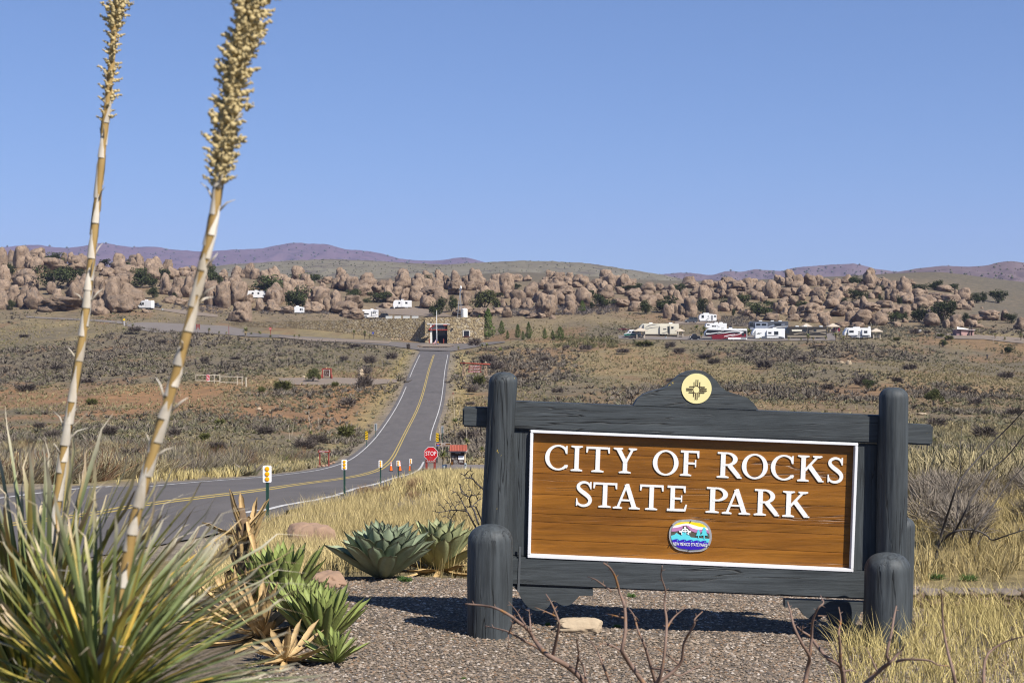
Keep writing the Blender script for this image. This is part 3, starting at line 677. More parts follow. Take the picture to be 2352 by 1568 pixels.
def build_boulders():
    items = []; L = _bl(); mid = {}
    for k, (x0, x1, y0, y1) in enumerate(L):
        px = (x0+x1)/2; g = G(px, y1); d = min(g.y, 665.0)
        W = (x1-x0)/F*d*1.20; dep = W*(.95+.6*RN.random()); dc = d+dep*.42
        zt = P(px, y0, dc).z; zb = min(zs(px_x(px, dc), dc)-.3, P(px, y1, d).z) if g.y <= 665 else P(px, y1, d).z-1.5
        H = max(zt-zb, .5)
        asp = (y1-y0)/(x1-x0)
        V, Fc = rock(100+k, W, dep, H, sub=4 if (x1-x0) > 40 else 3, sq=2.6 if asp > 1.2 else 2.2)
        o = npobj('boulder', V, Fc, M_rock, smooth=True)
        o.location = (px_x(px, dc), dc, zb); o['category'] = 'boulder'
        o.rotation_euler = (0, 0, 0)
        r_ = 'along the skyline' if y0 < 655-(8 if px > 1300 else 0)+(-20 if px < 450 else 0) and y1 < 690 else ('in the front row' if y1 > (705 if px < 1350 else 722) else 'midway up')
        sh = 'tall tan boulder' if asp > 1.25 else ('low wide tan boulder' if asp < .7 else 'rounded tan boulder')
        sz = 'big ' if (x1-x0)*(y1-y0) > 1500 else ('small ' if (x1-x0)*(y1-y0) < 420 else '')
        items.append((o, px, sz+sh+' '+r_, mark(px, LM)))
    autolabel(items, 'boulders of the rock field')
    r = np.random.default_rng(8); Vs = []; Fs = []; n0 = 0      # the many lesser rocks between and behind them
    top = [(-40,588),(60,578),(200,600),(330,615),(480,622),(640,634),(900,650),(1100,648),(1300,640),(1500,650),(1700,652),(1900,650),(2100,662),(2230,690)]; bot = [(-40,705),(400,700),(520,715),(800,712),(1080,705),(1300,712),(1500,712),(1700,722),(1900,738),(2100,722),(2230,728)]
    for k in range(100):
        px = -40+2270*r.random(); a_ = np.interp(px, *zip(*top)); b_ = np.interp(px, *zip(*bot)); py = a_+(b_-a_)*r.random()**1.25*.93; g = G(px, py)
        if g.y > 690: continue
        s_ = g.y/F; w_ = (14+26*r.random())*s_; h_ = w_*(.6+.9*r.random()); v, f = rock(4000+k, w_, w_*(.7+.5*r.random()), h_, sub=3); Vs.append(v+np.array([g.x, g.y+w_*.4, g.z-.1])); Fs.append(f+n0); n0 += len(v)
    o = npobj('boulder_scree', np.concatenate(Vs), np.concatenate(Fs), M_rock, smooth=True); o['kind'] = 'stuff'; o['label'] = 'lesser tan rocks filling the gaps of the boulder field'



build_boulders()

# single stones on the ground: white and pale rocks, stone slab by the garden bed
M_pale = mat('pale_stone', (.42, .34, .24), (.30, .23, .155), scale=5, rough=.95, bump=.6, bscale=14, c3=(.30, .22, .16), s3=9, t3=.6)
M_pink = mat('pink_stone', (.29, .195, .13), (.24, .155, .11), scale=2, rough=.95, bump=.6, bscale=9)
def stone(name, px, py, wpx, hpx, m, seed, label, cat='rock', dep=.8, sub=4, rough=1.0, group=None, sink=.15):
    g = G(px, py); s = g.y/F; V, Fc = rock(seed, wpx*s, wpx*s*dep, hpx*s, sub=sub, rough=rough, sink=sink)
    o = npobj(name, V, Fc, m, smooth=True); o.location = (g.x, g.y+wpx*s*dep*.4, g.z); return tag(o, label, cat, group)
stone('rock', 1330, 1456, 114, 34, M_pale, 71, 'long cream coloured rock lying under the park sign', dep=.45, sub=5, rough=.85)
stone('boulder', 710, 1262, 120, 58, M_pink, 72, 'smooth pinkish boulder half buried in dry grass behind the small agaves', dep=.8, sub=5, rough=.5)
stone('stone_slab', 752, 1350, 90, 30, M_pink, 73, 'flat grey brown edging stone at the corner of the gravel bed', 'stone slab', dep=1.4, rough=.7)
stone('stone_slab', 700, 1392, 70, 34, M_pink, 74, 'grey brown edging stone behind the small green agaves', 'stone slab', dep=1.4, rough=.7)
stone('boulder', 829, 863, 13, 17, M_pale, 75, 'upright cream rock right of the dark red map sign')
stone('rock', 697, 868, 9, 6, M_pale, 76, 'small white rock left of the map sign bush')
stone('rock', 593, 942, 14, 7, M_pale, 77, 'lone white rock on the orange soil left of the road', sub=3)
stone('rock', 1932, 835, 20, 6, M_pale, 80, 'pale flat rock on the plain above the sign crest', sub=3)
stone('rock', 1951, 838, 12, 11, M_pale, 81, 'pointed pale rock beside the flat rock on the plain', sub=3)
stone('rock', 2120, 953, 26, 5, M_pale, 82, 'long pale rock lying beyond the right sign post', sub=3)
# ------------------------------------------------------------------ trees
def leafmat(name, tr=0.0, c=None, rough=.85):
    m = mat(name, (1,1,1), attr='tint', rough=rough, spec=.12)
    return m
M_fol = mat('tree_foliage', (.75,.75,.75), (1.15,1.15,1.1), scale=3, attr='tint', rough=.9, spec=.08, rnd=.25)
M_scrub = mat('scrub_twigs', (1,1,1), attr='tint', rough=.95, spec=.05)
M_bark = mat('grey_bark', (.10,.085,.07), (.17,.145,.12), scale=6, stretch=(1,1,.2), rough=.95, bump=.4)
def quads_from(c, size, r, squash=1.0):
    n = len(c); a = r.normal(size=(n,3)); a /= np.linalg.norm(a, axis=1)[:, None]; b = np.cross(a, r.normal(size=(n,3))); b /= np.linalg.norm(b, axis=1)[:, None]
    s = (size*(.5+r.random(n)))[:, None]
    V = np.stack([c-a*s, c+b*s*.55, c+a*s, c-b*s*.55], 1).reshape(-1, 3); i = np.arange(n)*4
    return V, np.stack([i, i+1, i+2, i+3], 1)
def crown(seed, kind, n=2200):
    r = np.random.default_rng(seed)
    if kind == 'conifer':
        z = r.random(n)**1.25; an = r.random(n)*2*pi
        lay = .78+.22*np.abs(np.sin(z*19+1.2*np.sin(an*2+seed))); R = .5*(1-z)**.6*lay*(.45+.6*np.sqrt(r.random(n)))*(1+.35*np.sin(an*3+seed+z*9))*np.clip(.35+z*4, .3, 1)
        c = np.stack([R*np.cos(an), R*np.sin(an), .06+z*.94], 1); size = .035*np.ones(n)
        sh = .75+.5*r.random(n)
    else:
        m = 16 if kind == 'oak' else 26
        lc = r.normal(size=(m,3))*np.array([.2,.2,.16])+np.array([0,0,.55]); lc[:, 2] = np.clip(lc[:, 2], .22, .86)
        if kind == 'acacia': lc[:, 2] = .30+.5*np.sqrt(np.clip(1-(lc[:, 0]**2+lc[:, 1]**2)/.2, 0.02, 1))*(.5+.5*r.random(m))
        lr = .11+.13*r.random(m); k = r.integers(0, m, n)
        dv = r.normal(size=(n,3)); dv /= np.linalg.norm(dv, axis=1)[:, None]
        c = lc[k]+dv*(lr[k]*(.45+.6*r.random(n)**.6))[:, None]*np.array([1.25,1.25,.9]); size = .034*np.ones(n)
        sh = (.8+.4*r.random(m))[k]*(.8+.4*r.random(n))
    V, Fc = quads_from(c, size, r); lo, hi = V.min(0), V.max(0); V[:, :2] = (V[:, :2]-(lo+hi)[:2]/2)/(hi-lo)[:2]; V[:, 2] = .05+.95*(V[:, 2]-lo[2])/(hi-lo)[2]
    base = {'oak': np.array([.050,.060,.026]), 'acacia': np.array([.085,.09,.036]), 'conifer': np.array([.085,.115,.035])}[kind]
    col = np.repeat(base[None]*sh[:, None], 4, 0)
    return npmesh('crown', V, Fc, M_fol, col=col)
def trunkmesh(seed, kind):
    r = random.Random(seed); m = MB()
    if kind == 'conifer': m.tube([(0,0,-.05),(0,0,.5),(.01,0,.92)], [.03,.02,.005], 6)
    else:
        for k in range(4):
            a = r.random()*6.28; x, y = cos(a)*.05, sin(a)*.05; e = .16+.12*r.random()
            m.tube([(x*.4,y*.4,-.08),(x,y,.16),(x+cos(a)*e*.6,y+sin(a)*e*.6,.42),(x+cos(a)*e,y+sin(a)*e,.68)], [.035,.028,.018,.006], 6)
    return m.obj('tmp', M_bark)
CR = {k: [crown(30+i+7*j, k, n) for i in range(c)] for j, (k, c, n) in enumerate((('oak',6,2600),('acacia',2,3600),('conifer',3,1800)))}
TK = {}
for k in ('oak','acacia','conifer'):
    o = trunkmesh(4, k); TK[k] = o.data; bpy.data.objects.remove(o)
TREES = [(123,598,41,20),(21,630,29,25),(126,662,82,46),(185,638,35,20),(275,617,41,19),(240,612,25,16),(325,659,45,40),(349,657,25,17),(352,683,27,22),(400,687,20,15),(387,666,16,18),(375,642,28,24),(486,650,26,38),(505,650,18,18),(27,709,16,20),
 (617,682,75,44),(686,706,52,46),(712,658,44,28),(677,647,28,16),(812,683,36,19),(869,692,45,22),(844,693,18,10),(895,683,10,11),(967,664,30,15),(985,655,18,22),(1008,720,34,34),(998,724,24,20),(1038,714,24,32),
 (1181,662,30,14),(1148,680,18,9),(1130,666,14,9),(1385,705,43,28),(1360,708,14,14),(1482,719,32,27),(1530,717,46,34),(1356,684,16,18),(1466,664,20,13),(1552,670,40,17),(1436,665,50,9),
 (1615,719,32,31),(1668,705,32,21),(1703,706,40,29),(1742,724,56,28),(1685,724,10,16),(1771,704,26,14),(1838,707,30,17),(1964,655,26,23),(1969,692,48,26),(1939,694,16,12),(2023,694,12,18),(2055,740,36,23),(2080,732,12,16),
 (2111,737,36,34),(2166,741,58,47),(2110,669,40,15),(2146,664,34,19),(2185,668,34,15),(2218,742,20,22),(2065,698,12,20),(2293,694,36,26),(2244,694,28,20),(2261,694,14,22),(2323,742,27,21),(2166,792,18,13),(2318,808,18,17),(1995,893,26,22),(2020,665,20,10)]
CON = [(1123,777,34,70),(1336,715,19,27),(1190,776,17,33),(1215,778,18,40),(1251,777,13,25),(1286,778,26,29),(1151,766,19,32),(1202,780,11,22),(1100,740,12,20),(1165,777,10,20),(1270,778,12,22)]
def tree(px, py, wpx, hpx, kind, seed, name='oak_tree'):
    g = G(px, py); d = min(g.y, 660.0)
    if g.y > 660: g = P(px, py, d)
    k_ = 1.18 if kind == 'oak' else 1.0; wpx *= k_; hpx *= k_; s = d/F; e = empty(name, (g.x*(d-4)/d, d-4, zs(g.x*(d-4)/d, d-4)), seed*1.7)
    o = bpy.data.objects.new('crown', CR[kind][seed % len(CR[kind])]); link(o, e); o.scale = (wpx*s*1.08, wpx*s*1.08, hpx*s*1.05)
    t = bpy.data.objects.new('trunk', TK[kind]); link(t, e); t.scale = (wpx*s, wpx*s, hpx*s)
    e['category'] = 'tree'; return e
its = []
for i, (px, py, w_, h_) in enumerate(TREES):
    o = tree(px, py, w_, h_, 'oak', i); q = 'big' if w_*h_ > 1100 else ('small' if w_*h_ < 350 else 'medium')
    its.append((o, px, f'{q} dark green evergreen oak '+('on the skyline' if py < 668 else 'among the boulders' if py < 745 else 'on the open plain'), mark(px, LM) if py < 745 else 'right of the sign'))
autolabel(its, 'evergreen oaks among the boulders')
its = [(tree(px, py, w_, h_, 'conifer', i, 'pine_tree'), px, 'young green pine tree' if h_ < 45 else 'tall bright green pine tree', 'beside the stone building' if px < 1170 else 'right of the stone building' if px < 1300 else 'in front of the boulders') for i, (px, py, w_, h_) in enumerate(CON)]
autolabel(its, 'young pines by the stone building')
tag(tree(1113, 712, 70, 48, 'acacia', 0, 'acacia_tree'), 'broad olive green acacia with a wide domed crown behind the stone building')
e = tree(2145, 927, 38, 43, 'acacia', 1, 'juniper_tree'); tag(e, 'round olive juniper on bare stems on the plain right of the sign'); e.children[0].location.z = .3; e.children[0].scale.z *= .75
tag(tree(719, 872, 34, 30, 'acacia', 0, 'olive_bush'), 'yellow green bush left of the dark red map sign', 'bush')

# ------------------------------------------------------------------ yuccas
M_yuc = mat('yucca_leaf', (.8,.8,.8), (1.15,1.15,1.1), scale=5, attr='tint', rough=.7, spec=.2, rnd=.2)
M_dead = mat('dry_stalk', (.42,.36,.27), (.55,.48,.38), scale=4, rough=.9)
def yucca_crown(seed, n=110):
    r = np.random.default_rng(seed); an = r.random(n)*2*pi; el = np.arcsin(-.55+1.5*r.random(n)); L = .5*(.8+.3*r.random(n))
    d = np.stack([np.cos(el)*np.cos(an), np.cos(el)*np.sin(an), np.sin(el)], 1); side = np.cross(d, np.array([0,0,1.])); side /= (np.linalg.norm(side, axis=1)[:, None]+1e-6)
    tip = d*L[:, None]; tip[:, 2] -= .12*L; mid = d*(L*.5)[:, None]; wd = .022
    V = np.stack([side*wd*.6, -side*wd*.6, mid+side*wd, mid-side*wd, tip], 1).reshape(-1, 3); i = np.arange(n)*5
    F3 = np.concatenate([np.stack([i, i+1, i+3], 1), np.stack([i, i+3, i+2], 1), np.stack([i+2, i+3, i+4], 1)])
    dead = (el < -.12)[:, None]; c = np.where(dead, np.array([.36,.28,.15]), np.array([.155,.172,.05])*(.7+.6*r.random((n,1))))
    return npmesh('leaf_crown', V, F3, M_yuc, col=np.repeat(c, 5, 0))
YC = [yucca_crown(i) for i in range(5)]
m = MB().tube([(0,0,-.1),(.03,0,.5),(0,.02,1.0)], [.10,.085,.075], 7).lathe([(.12,.55),(.17,.7),(.12,1.0)], n=7); o = m.obj('t', mat('yucca_trunk', (.13,.105,.075), (.24,.19,.12), scale=7, rough=.95, bump=.5)); YT = o.data; bpy.data.objects.remove(o)
m = MB().tube([(0,0,0),(.02,0,.5),(.05,0,1.0)], [.012,.009,.003], 5)
for k in range(14): m.tube([(.04,0,.68+k*.022),(.04+.035*cos(k*2.4),.035*sin(k*2.4),.72+k*.022)], [.005,.002], 4)
o = m.obj('t', M_dead); YS = o.data; bpy.data.objects.remove(o)
def yucca(px, py, hpx, crownpx, seed, stalk=0.0, name='yucca', lean=0.0):
    g = G(px, py); s = g.y/F; R = crownpx*s; H = hpx*s; e = empty(name, g, seed*2.1)
    tr = max(H-R*.55, .02)
    o = bpy.data.objects.new('leaf_crown', YC[seed % 5]); link(o, e); o.scale = (R,)*3; o.location = (0, 0, tr)
    if tr > .25:
        t = bpy.data.objects.new('trunk', YT); link(t, e); t.scale = (R*.9, R*.9, tr)
    if stalk:
        k = bpy.data.objects.new('flower_stalk', YS); link(k, e); k.scale = (1.6, 1.6, stalk*s); k.location = (0, 0, tr); k.rotation_euler = (RR.uniform(-.15,.15), lean, 0)
    e['category'] = 'yucca'; return e
YL = [(564,772,26,24,30),(621,775,10,16,0),(598,768,9,13,0),(676,775,9,10,0),(687,776,11,12,0),(813,778,24,16,32),(838,781,26,18,30),(849,779,15,13,0),(945,778,19,22,0),(932,777,13,16,0),(1047,786,17,14,0),(1069,786,17,22,0),(1053,808,16,12,0),
 (1107,806,22,18,0),(1118,801,17,16,0),(1149,807,14,20,0),(1045,1010,56,24,60),(1072,1040,40,26,80),(1018,1066,40,34,70),(1030,1040,22,30,50),(1107,1052,32,22,0),(714,1002,18,18,44),(733,1006,16,14,40),(666,1020,12,12,40),(658,1063,18,16,0),(600,1056,10,14,0),
 (305,754,14,12,0),(285,757,8,14,0),(480,766,17,14,0),(503,767,9,10,0),(520,768,9,9,0),(577,768,8,16,0),(596,766,10,16,0),
 (1553,768,18,15,0),(1566,768,10,10,0),(1611,777,16,14,0),(1653,782,14,14,0),(1736,779,12,10,0),(1746,781,9,9,0),(1812,783,12,11,0),(1840,784,10,9,0),(1856,783,22,20,25),(1868,783,12,10,0),(1897,781,13,14,0),(1920,782,22,17,20),(1937,782,14,14,0),(1945,779,18,12,20),(1960,778,10,9,0),
 (2244,767,13,9,0),(2286,778,15,12,20),(2308,782,11,12,0),(2345,783,22,15,0),(1985,823,20,8,0),(1968,800,9,10,0),(1560,806,9,10,0),(1652,813,9,9,0),(1682,836,10,9,24),(1730,868,9,10,0),(1808,863,9,12,26),(1883,851,9,10,0),(2010,868,12,10,0),(2090,860,10,9,24),(2205,880,10,10,0),
 (1700,773,24,28,0),(1720,772,22,24,0),(1600,762,20,20,0),(1617,765,22,22,0),(1680,771,24,22,22),(1180,800,8,10,0),(1400,845,8,9,30),(1320,855,7,9,0),(45,1025,20,24,0),(610,844,8,10,40),(660,850,8,12,46),(770,842,9,10,42),(320,838,7,9,36),(353,830,9,10,0),(270,812,6,8,24),(560,850,8,10,0),(830,838,7,9,0),(880,855,8,10,30)]
its = []
for i, (px, py, h_, c_, st) in enumerate(YL):
    o = yucca(px, py, h_, c_, i, st*1.0, lean=RR.uniform(-.25,.25))
    q = ('tall trunked' if h_ > 18 else 'small stemless' if h_ < 12 else 'short')+' green yucca'+(' with a dry flower stalk' if st else '')
    pl = ('in front of the stone wall' if 540 < px < 1030 and py < 785 else 'near the building entrance' if 1030 <= px < 1180 and py < 812 else 'by the notice board' if 1000 < px < 1120 and py > 980 else
          'among the parked motorhomes' if px > 1540 and py < 790 and px < 2000 else 'on the plain right of the sign' if px > 2000 else 'on the plain behind the sign' if px > 1150 else 'on the left plain' if px < 540 else 'left of the road')
    its.append((o, px, q, pl))
autolabel(its, 'yuccas')
# lone dry flower stalks
its = []
for px, py, h_, ln in [(485,1095-345,1,0)][:0]+[(330,843,33,0.0),(285,831,18,.05),(257,837,16,0),(637,823,20,0),(698,824,24,.03),(635,826,18,.1),(1330,808,24,0),(1337,812,20,.1),(1480,815,26,0),(2232,1000,56,-.05),(1065,1002,60,.1),(1300,805,22,.2),(670,1002,40,.12),(1010,1000,50,.05),(1049,990,62,.16),(2282,790,26,0),(2296,792,24,.05),(1925,780,26,-.05),(1975,781,22,.1),(1376,790,24,.05),(1390,792,24,-.05),(1351,795,20,0),(1420,788,22,.05)]:
    g = G(px, py); s = g.y/F; o = bpy.data.objects.new('dry_flower_stalk', YS); link(o); o.location = g; o.scale = (1.5, 1.5, h_*s); o.rotation_euler = (0, ln, px*.3); o['category'] = 'plant stalk'
    its.append((o, px, 'thin pale dead flower stalk standing', 'on the plain left of the road' if px < 900 else 'by the notice board' if px < 1120 else 'on the plain right of the sign' if px > 2000 else 'in front of the parked motorhomes'))
autolabel(its, 'dead flower stalks')

# ------------------------------------------------------------------ scrub, grass
def tufts(name, pts, h, spread, nb, wd, cols, label, seed=0, seg=1, jitter=.15, tipcol=1.15, curve=.25, flat=False):
    r = np.random.default_rng(seed); n = len(pts); N = n*nb
    p = np.repeat(pts, nb, 0); hh = np.repeat(h, nb)*(.55+.5*r.random(N)); an = r.random(N)*2*pi; sp = np.repeat(spread, nb)*np.sqrt(r.random(N))
    dx = np.stack([np.cos(an), np.sin(an), np.zeros(N)], 1)
    base = p+dx*(hh*jitter*r.random(N))[:, None]; base[:, 2] -= .02
    tip = base+dx*(hh*sp)[:, None]; tip[:, 2] += hh*np.sqrt(np.clip(1-(sp*.75)**2, .1, 1))
    a2 = an+pi/2+r.normal(size=N)*.9; sd = np.stack([np.cos(a2), np.sin(a2), .3*r.normal(size=N)], 1)*(np.repeat(wd, nb)*(.6+.8*r.random(N)))[:, None]*.5
    cc = np.repeat(cols, nb, 0)*(.75+.5*r.random((N, 1)))
    if seg == 1:
        V = np.stack([base+sd*(.35 if not flat else 1), base-sd*(.35 if not flat else 1), tip+sd*(0 if flat else .8), tip-sd*(0 if flat else .8)], 1)
        i = np.arange(N)*4
        if flat: V = V[:, :3]; i = np.arange(N)*3; Fc = np.stack([i, i+1, i+2], 1); k = 3
        else: Fc = np.stack([i, i+1, i+3, i+2], 1); k = 4
    else:
        mid = (base+tip)/2; mid[:, 2] += hh*curve*sp*.6; mid -= dx*(hh*sp*curve*.5)[:, None]
        V = np.stack([base+sd, base-sd, mid+sd*.8, mid-sd*.8, tip], 1); i = np.arange(N)*5; k = 5
        Fc = np.concatenate([np.stack([i, i+1, i+3], 1), np.stack([i, i+3, i+2], 1), np.stack([i+2, i+3, i+4], 1)])
    col = np.repeat(cc, k, 0)
    o = npobj(name, V.reshape(-1, 3), Fc, M_scrub, col=col); o['kind'] = 'stuff'; o['label'] = label; return o
PAVED = [[(545,775),(700,783),(830,793),(900,800),(960,812),(1040,814),(1170,795),(1170,783),(1030,770),(900,762),(545,752)], [(285,750),(520,772),(566,775),(566,748),(330,738)], [(1410,780),(1620,788),(1930,786),(1930,762),(1410,768)],
         [(1550,748),(1720,753),(1720,737),(1550,736)], [(640,884),(912,884),(912,868),(640,868)], [(970,1090),(1150,1094),(1150,1068),(970,1074)], [(345,715),(500,731),(500,722),(345,706)], [(860,727),(1040,730),(1010,714),(860,704)], [(2150,779),(2352,792),(2352,776),(2150,764)]]
def clear(pts, rd=4.6):
    px, py = proj(pts[:, 0], pts[:, 1], pts[:, 2]); k = road_dist(pts[:, 0], pts[:, 1]) > rd
    for q in PAVED: k &= ~inpoly(px, py, q)
    return k
def plain_pts(n, d0, d1, seed):
    r = np.random.default_rng(seed); d = d0*np.exp(r.random(n)*log(d1/d0)); u = (r.random(n)*2440-44-1176)/F*1.25
    X = u*d; p = np.stack([X, d, zg(X, d)+far_bumps(X, d)], 1); return p
C_TWIG = np.array([.135,.115,.092]); C_SAGE = np.array([.135,.128,.080]); C_STRAW = np.array([.255,.212,.118]); C_OLIVE = np.array([.085,.088,.028]); C_PALE = np.array([.205,.175,.108]); C_RUST = np.array([.125,.073,.043])
def scrub_cols(p, r):
    n = len(p); n1 = 1.25*fbm2(p[:, 0]*.03+9, p[:, 1]*.022, 4)+.24*r.normal(size=n)
    t = np.where(n1 < -.5, 0, np.where(n1 < -.08, 1, np.where(n1 < .36, 2, 3))); t = np.where(r.random(n) < .05, 4, t)
    return np.array([C_TWIG, C_SAGE, C_PALE, C_STRAW, C_OLIVE])[t]*(.75+.5*r.random((n,1))), t
def thin(p, r, k=1.0):
    band = np.exp(-((p[:, 1]-205)/50.0)**2)*.35
    n1 = fbm2(p[:, 0]*.09+40, p[:, 1]*.045, 3); return r.random(len(p)) < np.clip(.78+.9*n1-band, .12, 1)*k
def build_scrub():
    r = np.random.default_rng(77)
    p = plain_pts(150000, 55, 520, 1); p = p[clear(p)]; p = p[thin(p, r)]
    px, py = proj(p[:, 0], p[:, 1], p[:, 2]); p = p[~((p[:, 1] > 455) & (r.random(len(p)) < .55))]
    c, t = scrub_cols(p, r); n = len(p)
    h = np.where(t == 0, .75, np.where(t == 1, .5, np.where(t == 3, .42, .38)))*(.45+.85*r.random(n)**1.6); h *= np.clip(.75+p[:, 1]/500, .7, 1.5)
    tufts('desert_scrub', p, h, np.where(t == 3, .7, 1.2), 11, h*.30, c, 'low grey and straw coloured desert scrub covering the plain', 3, flat=True)
    p = plain_pts(56000, 60, 500, 8); p = p[clear(p)]; p = p[thin(p, r, .9)]; n = len(p); h = .14+.20*r.random(n)
    tufts('low_herbs', p, h, np.full(n, 1.0), 6, h*.22, (np.array([.20,.172,.095])*(.7+.6*r.random((n,1)))), 'small herbs between the shrubs', 9, flat=True)
    # nearer belt of twiggy scrub beyond the first bend
    p = plain_pts(4200, 34, 120, 2); p = p[(p[:, 0] < -9-(p[:, 1]-34)*.02) & clear(p, 6.5)]; n = len(p)
    c, t = scrub_cols(p, r); dark = r.random(n) < .55; c = np.where(dark[:, None], np.where((r.random(n) < .35)[:, None], C_RUST, C_TWIG)*(.8+.5*r.random((n,1))), c); h = (.5+.6*r.random(n))
    tufts('twig_scrub', p, h, np.full(n, 1.15), 84, h*.022, c, 'grey brown twiggy scrub beyond the road bend', 5)
    # right side beyond the sign
    p = plain_pts(6000, 24, 120, 6); k = (p[:, 0] > .9+(p[:, 1]-20)*.06) & clear(p, 6); p = p[k]; p = p[r.random(len(p)) < .8]; n = len(p)
    c, t = scrub_cols(p, r); h = (.35+.55*r.random(n))
    tufts('twig_scrub', p, h, np.full(n, 1.2), 60, h*.024, c, 'straw and grey scrub on the plain beyond the sign', 7)
    for poly, d0, d1, n, c0, hh in (([(1130,728),(1420,722),(1420,700),(1130,706)], 440, 540, 700, (.12,.105,.10), 1.0), ([(600,722),(820,722),(820,708),(600,708)], 470, 560, 420, (.12,.105,.10), .9), ([(1640,750),(1740,752),(1740,728),(1640,728)], 420, 500, 260, (.12,.105,.09), 1.0), ([(1900,775),(2190,775),(2190,748),(1900,748)], 400, 490, 420, (.11,.105,.08), .9), ([(395,712),(520,722),(520,700),(395,695)], 470, 560, 160, (.12,.105,.10), .9), ([(1270,800),(1420,800),(1420,775),(1270,775)], 360, 410, 260, (.13,.12,.06), .9)):
        q = scatter(poly, .5, d0, d1, int(n)); q = q[r.permutation(len(q))[:n]]; m_ = len(q)
        if m_: tufts('grey_brush', q, hh*(.5+.8*r.random(m_)), np.full(m_, 1.1), 16, np.full(m_, .12), np.array(c0)[None]*(.7+.6*r.random((m_,1))), 'grey leafless brush at the foot of the boulders', int(n)+1)
build_scrub()
def grass(name, poly, d0, d1, dens, h, wd, col, label, seed, spread=.55, var=.25, cl=4.3):
    p = scatter(poly, dens, d0, d1, seed); p = p[(road_dist(p[:, 0], p[:, 1]) > cl) if cl < 9 else (beyond_edge(p[:, 0], p[:, 1]) > .25)]; r = np.random.default_rng(seed)
    n1 = fbm2(p[:, 0]*.9, p[:, 1]*.5, 3); p = p[r.random(len(p)) < np.clip(.75+.8*n1, .15, 1)]; n = len(p)
    c = np.array(col)[None]*(1-var+2*var*r.random((n,1)))*(1+.18*fbm2(p[:, 0]*1.5+3, p[:, 1]*.8, 2)[:, None])
    return tufts(name, p, h*(.6+.6*r.random(n)), np.full(n, spread), 7, np.full(n, wd), c, label, seed, seg=2)
slope = [(430,1330),(560,1210),(640,1205),(760,1140),(860,1108),(980,1085),(1115,1085),(1125,1300),(1060,1345),(790,1345),(640,1420),(400,1420)]
grass('dry_grass', slope, 13.2, 30, 150, .34, .006, (.40,.32,.155), 'tall dry straw grass on the slope behind the agaves', 21, cl=9)
grass('dry_grass', slope, 30, 58, 36, .36, .014, (.39,.315,.15), 'dry straw grass along the near road edge', 22, cl=9)
grass('dry_grass', slope, 58, 95, 30, .20, .02, (.37,.30,.15), 'short straw grass below the stop sign', 28, cl=9)
grass('dry_grass', [(-30,1175),(150,1150),(330,1126),(590,1102),(760,1083),(800,1075),(830,1062),(800,1048),(560,1085),(300,1110),(-30,1140)], 28, 95, 9, .45, .022, (.40,.325,.15), 'strip of straw grass along the far road edge', 23, cl=4.6)
roadside = [(840,1030),(880,990),(905,930),(925,880),(945,830),(960,808),(930,808),(905,850),(880,900),(850,970),(800,1040)]
grass('dry_grass', roadside, 100, 380, .9, .55, .09, (.39,.315,.145), 'yellow grass along the left road shoulder', 24, cl=6.5)
grass('dry_grass', [(1040,815),(1062,815),(1075,900),(1050,960),(1060,1060),(1040,1010),(1035,900)], 110, 380, .8, .55, .09, (.37,.30,.15), 'yellow grass along the right road shoulder', 25, cl=6.2)
grass('dry_grass', [(2085,1362),(2400,1370),(2400,1080),(2100,1060)], 13.25, 34, 60, .40, .006, (.33,.26,.12), 'tangled dry grass beyond the low stone edging', 26, spread=.9)
grass('dry_grass', [(1940,1470),(2075,1425),(2110,1385),(2400,1350),(2400,1640),(1900,1640)], 6.8, 12.2, 170, .30, .0045, (.43,.35,.15), 'soft dry grass at the lower right', 27, spread=.8)
its = []
def shrub_mesh(seed, n=330, wid=.020, lv=0):
    r = np.random.default_rng(seed); V = []; 
    an = r.random(n)*2*pi; R0 = .32*np.sqrt(r.random(n)); b = np.stack([R0*np.cos(an), R0*np.sin(an), .05+.45*r.random(n)*(1-R0)], 1)
    d = np.stack([np.cos(an)*.8, np.sin(an)*.8, .45+.8*r.random(n)], 1)+.45*r.normal(size=(n,3)); d /= np.linalg.norm(d, axis=1)[:, None]; L = .18+.25*r.random(n)
    s = np.cross(d, r.normal(size=(n,3))); s /= np.linalg.norm(s, axis=1)[:, None]
    t = b+d*L[:, None]; V = np.stack([b+s*wid, b-s*wid, t], 1).reshape(-1, 3); i = np.arange(n)*3
    lo, hi = V.min(0), V.max(0); V[:, :2] /= (hi-lo)[:2]; V[:, 2] = (V[:, 2]-lo[2])/(hi-lo)[2]
    return V, np.stack([i, i+1, i+2], 1)
M_shr = mat('bare_shrub', (.085,.070,.060), (.13,.108,.094), scale=2, rough=.95, spec=.05, rnd=.3)
M_shg = mat('olive_shrub', (.075,.08,.025), (.12,.118,.045), scale=2, rough=.95, spec=.05, rnd=.25)
SH = []
for i in range(5):
    V, Fc = shrub_mesh(i); SH.append((npmesh('shrub', V, Fc, M_shr), npmesh('shrub', *shrub_mesh(20+i, 300, .035), M_shg)))
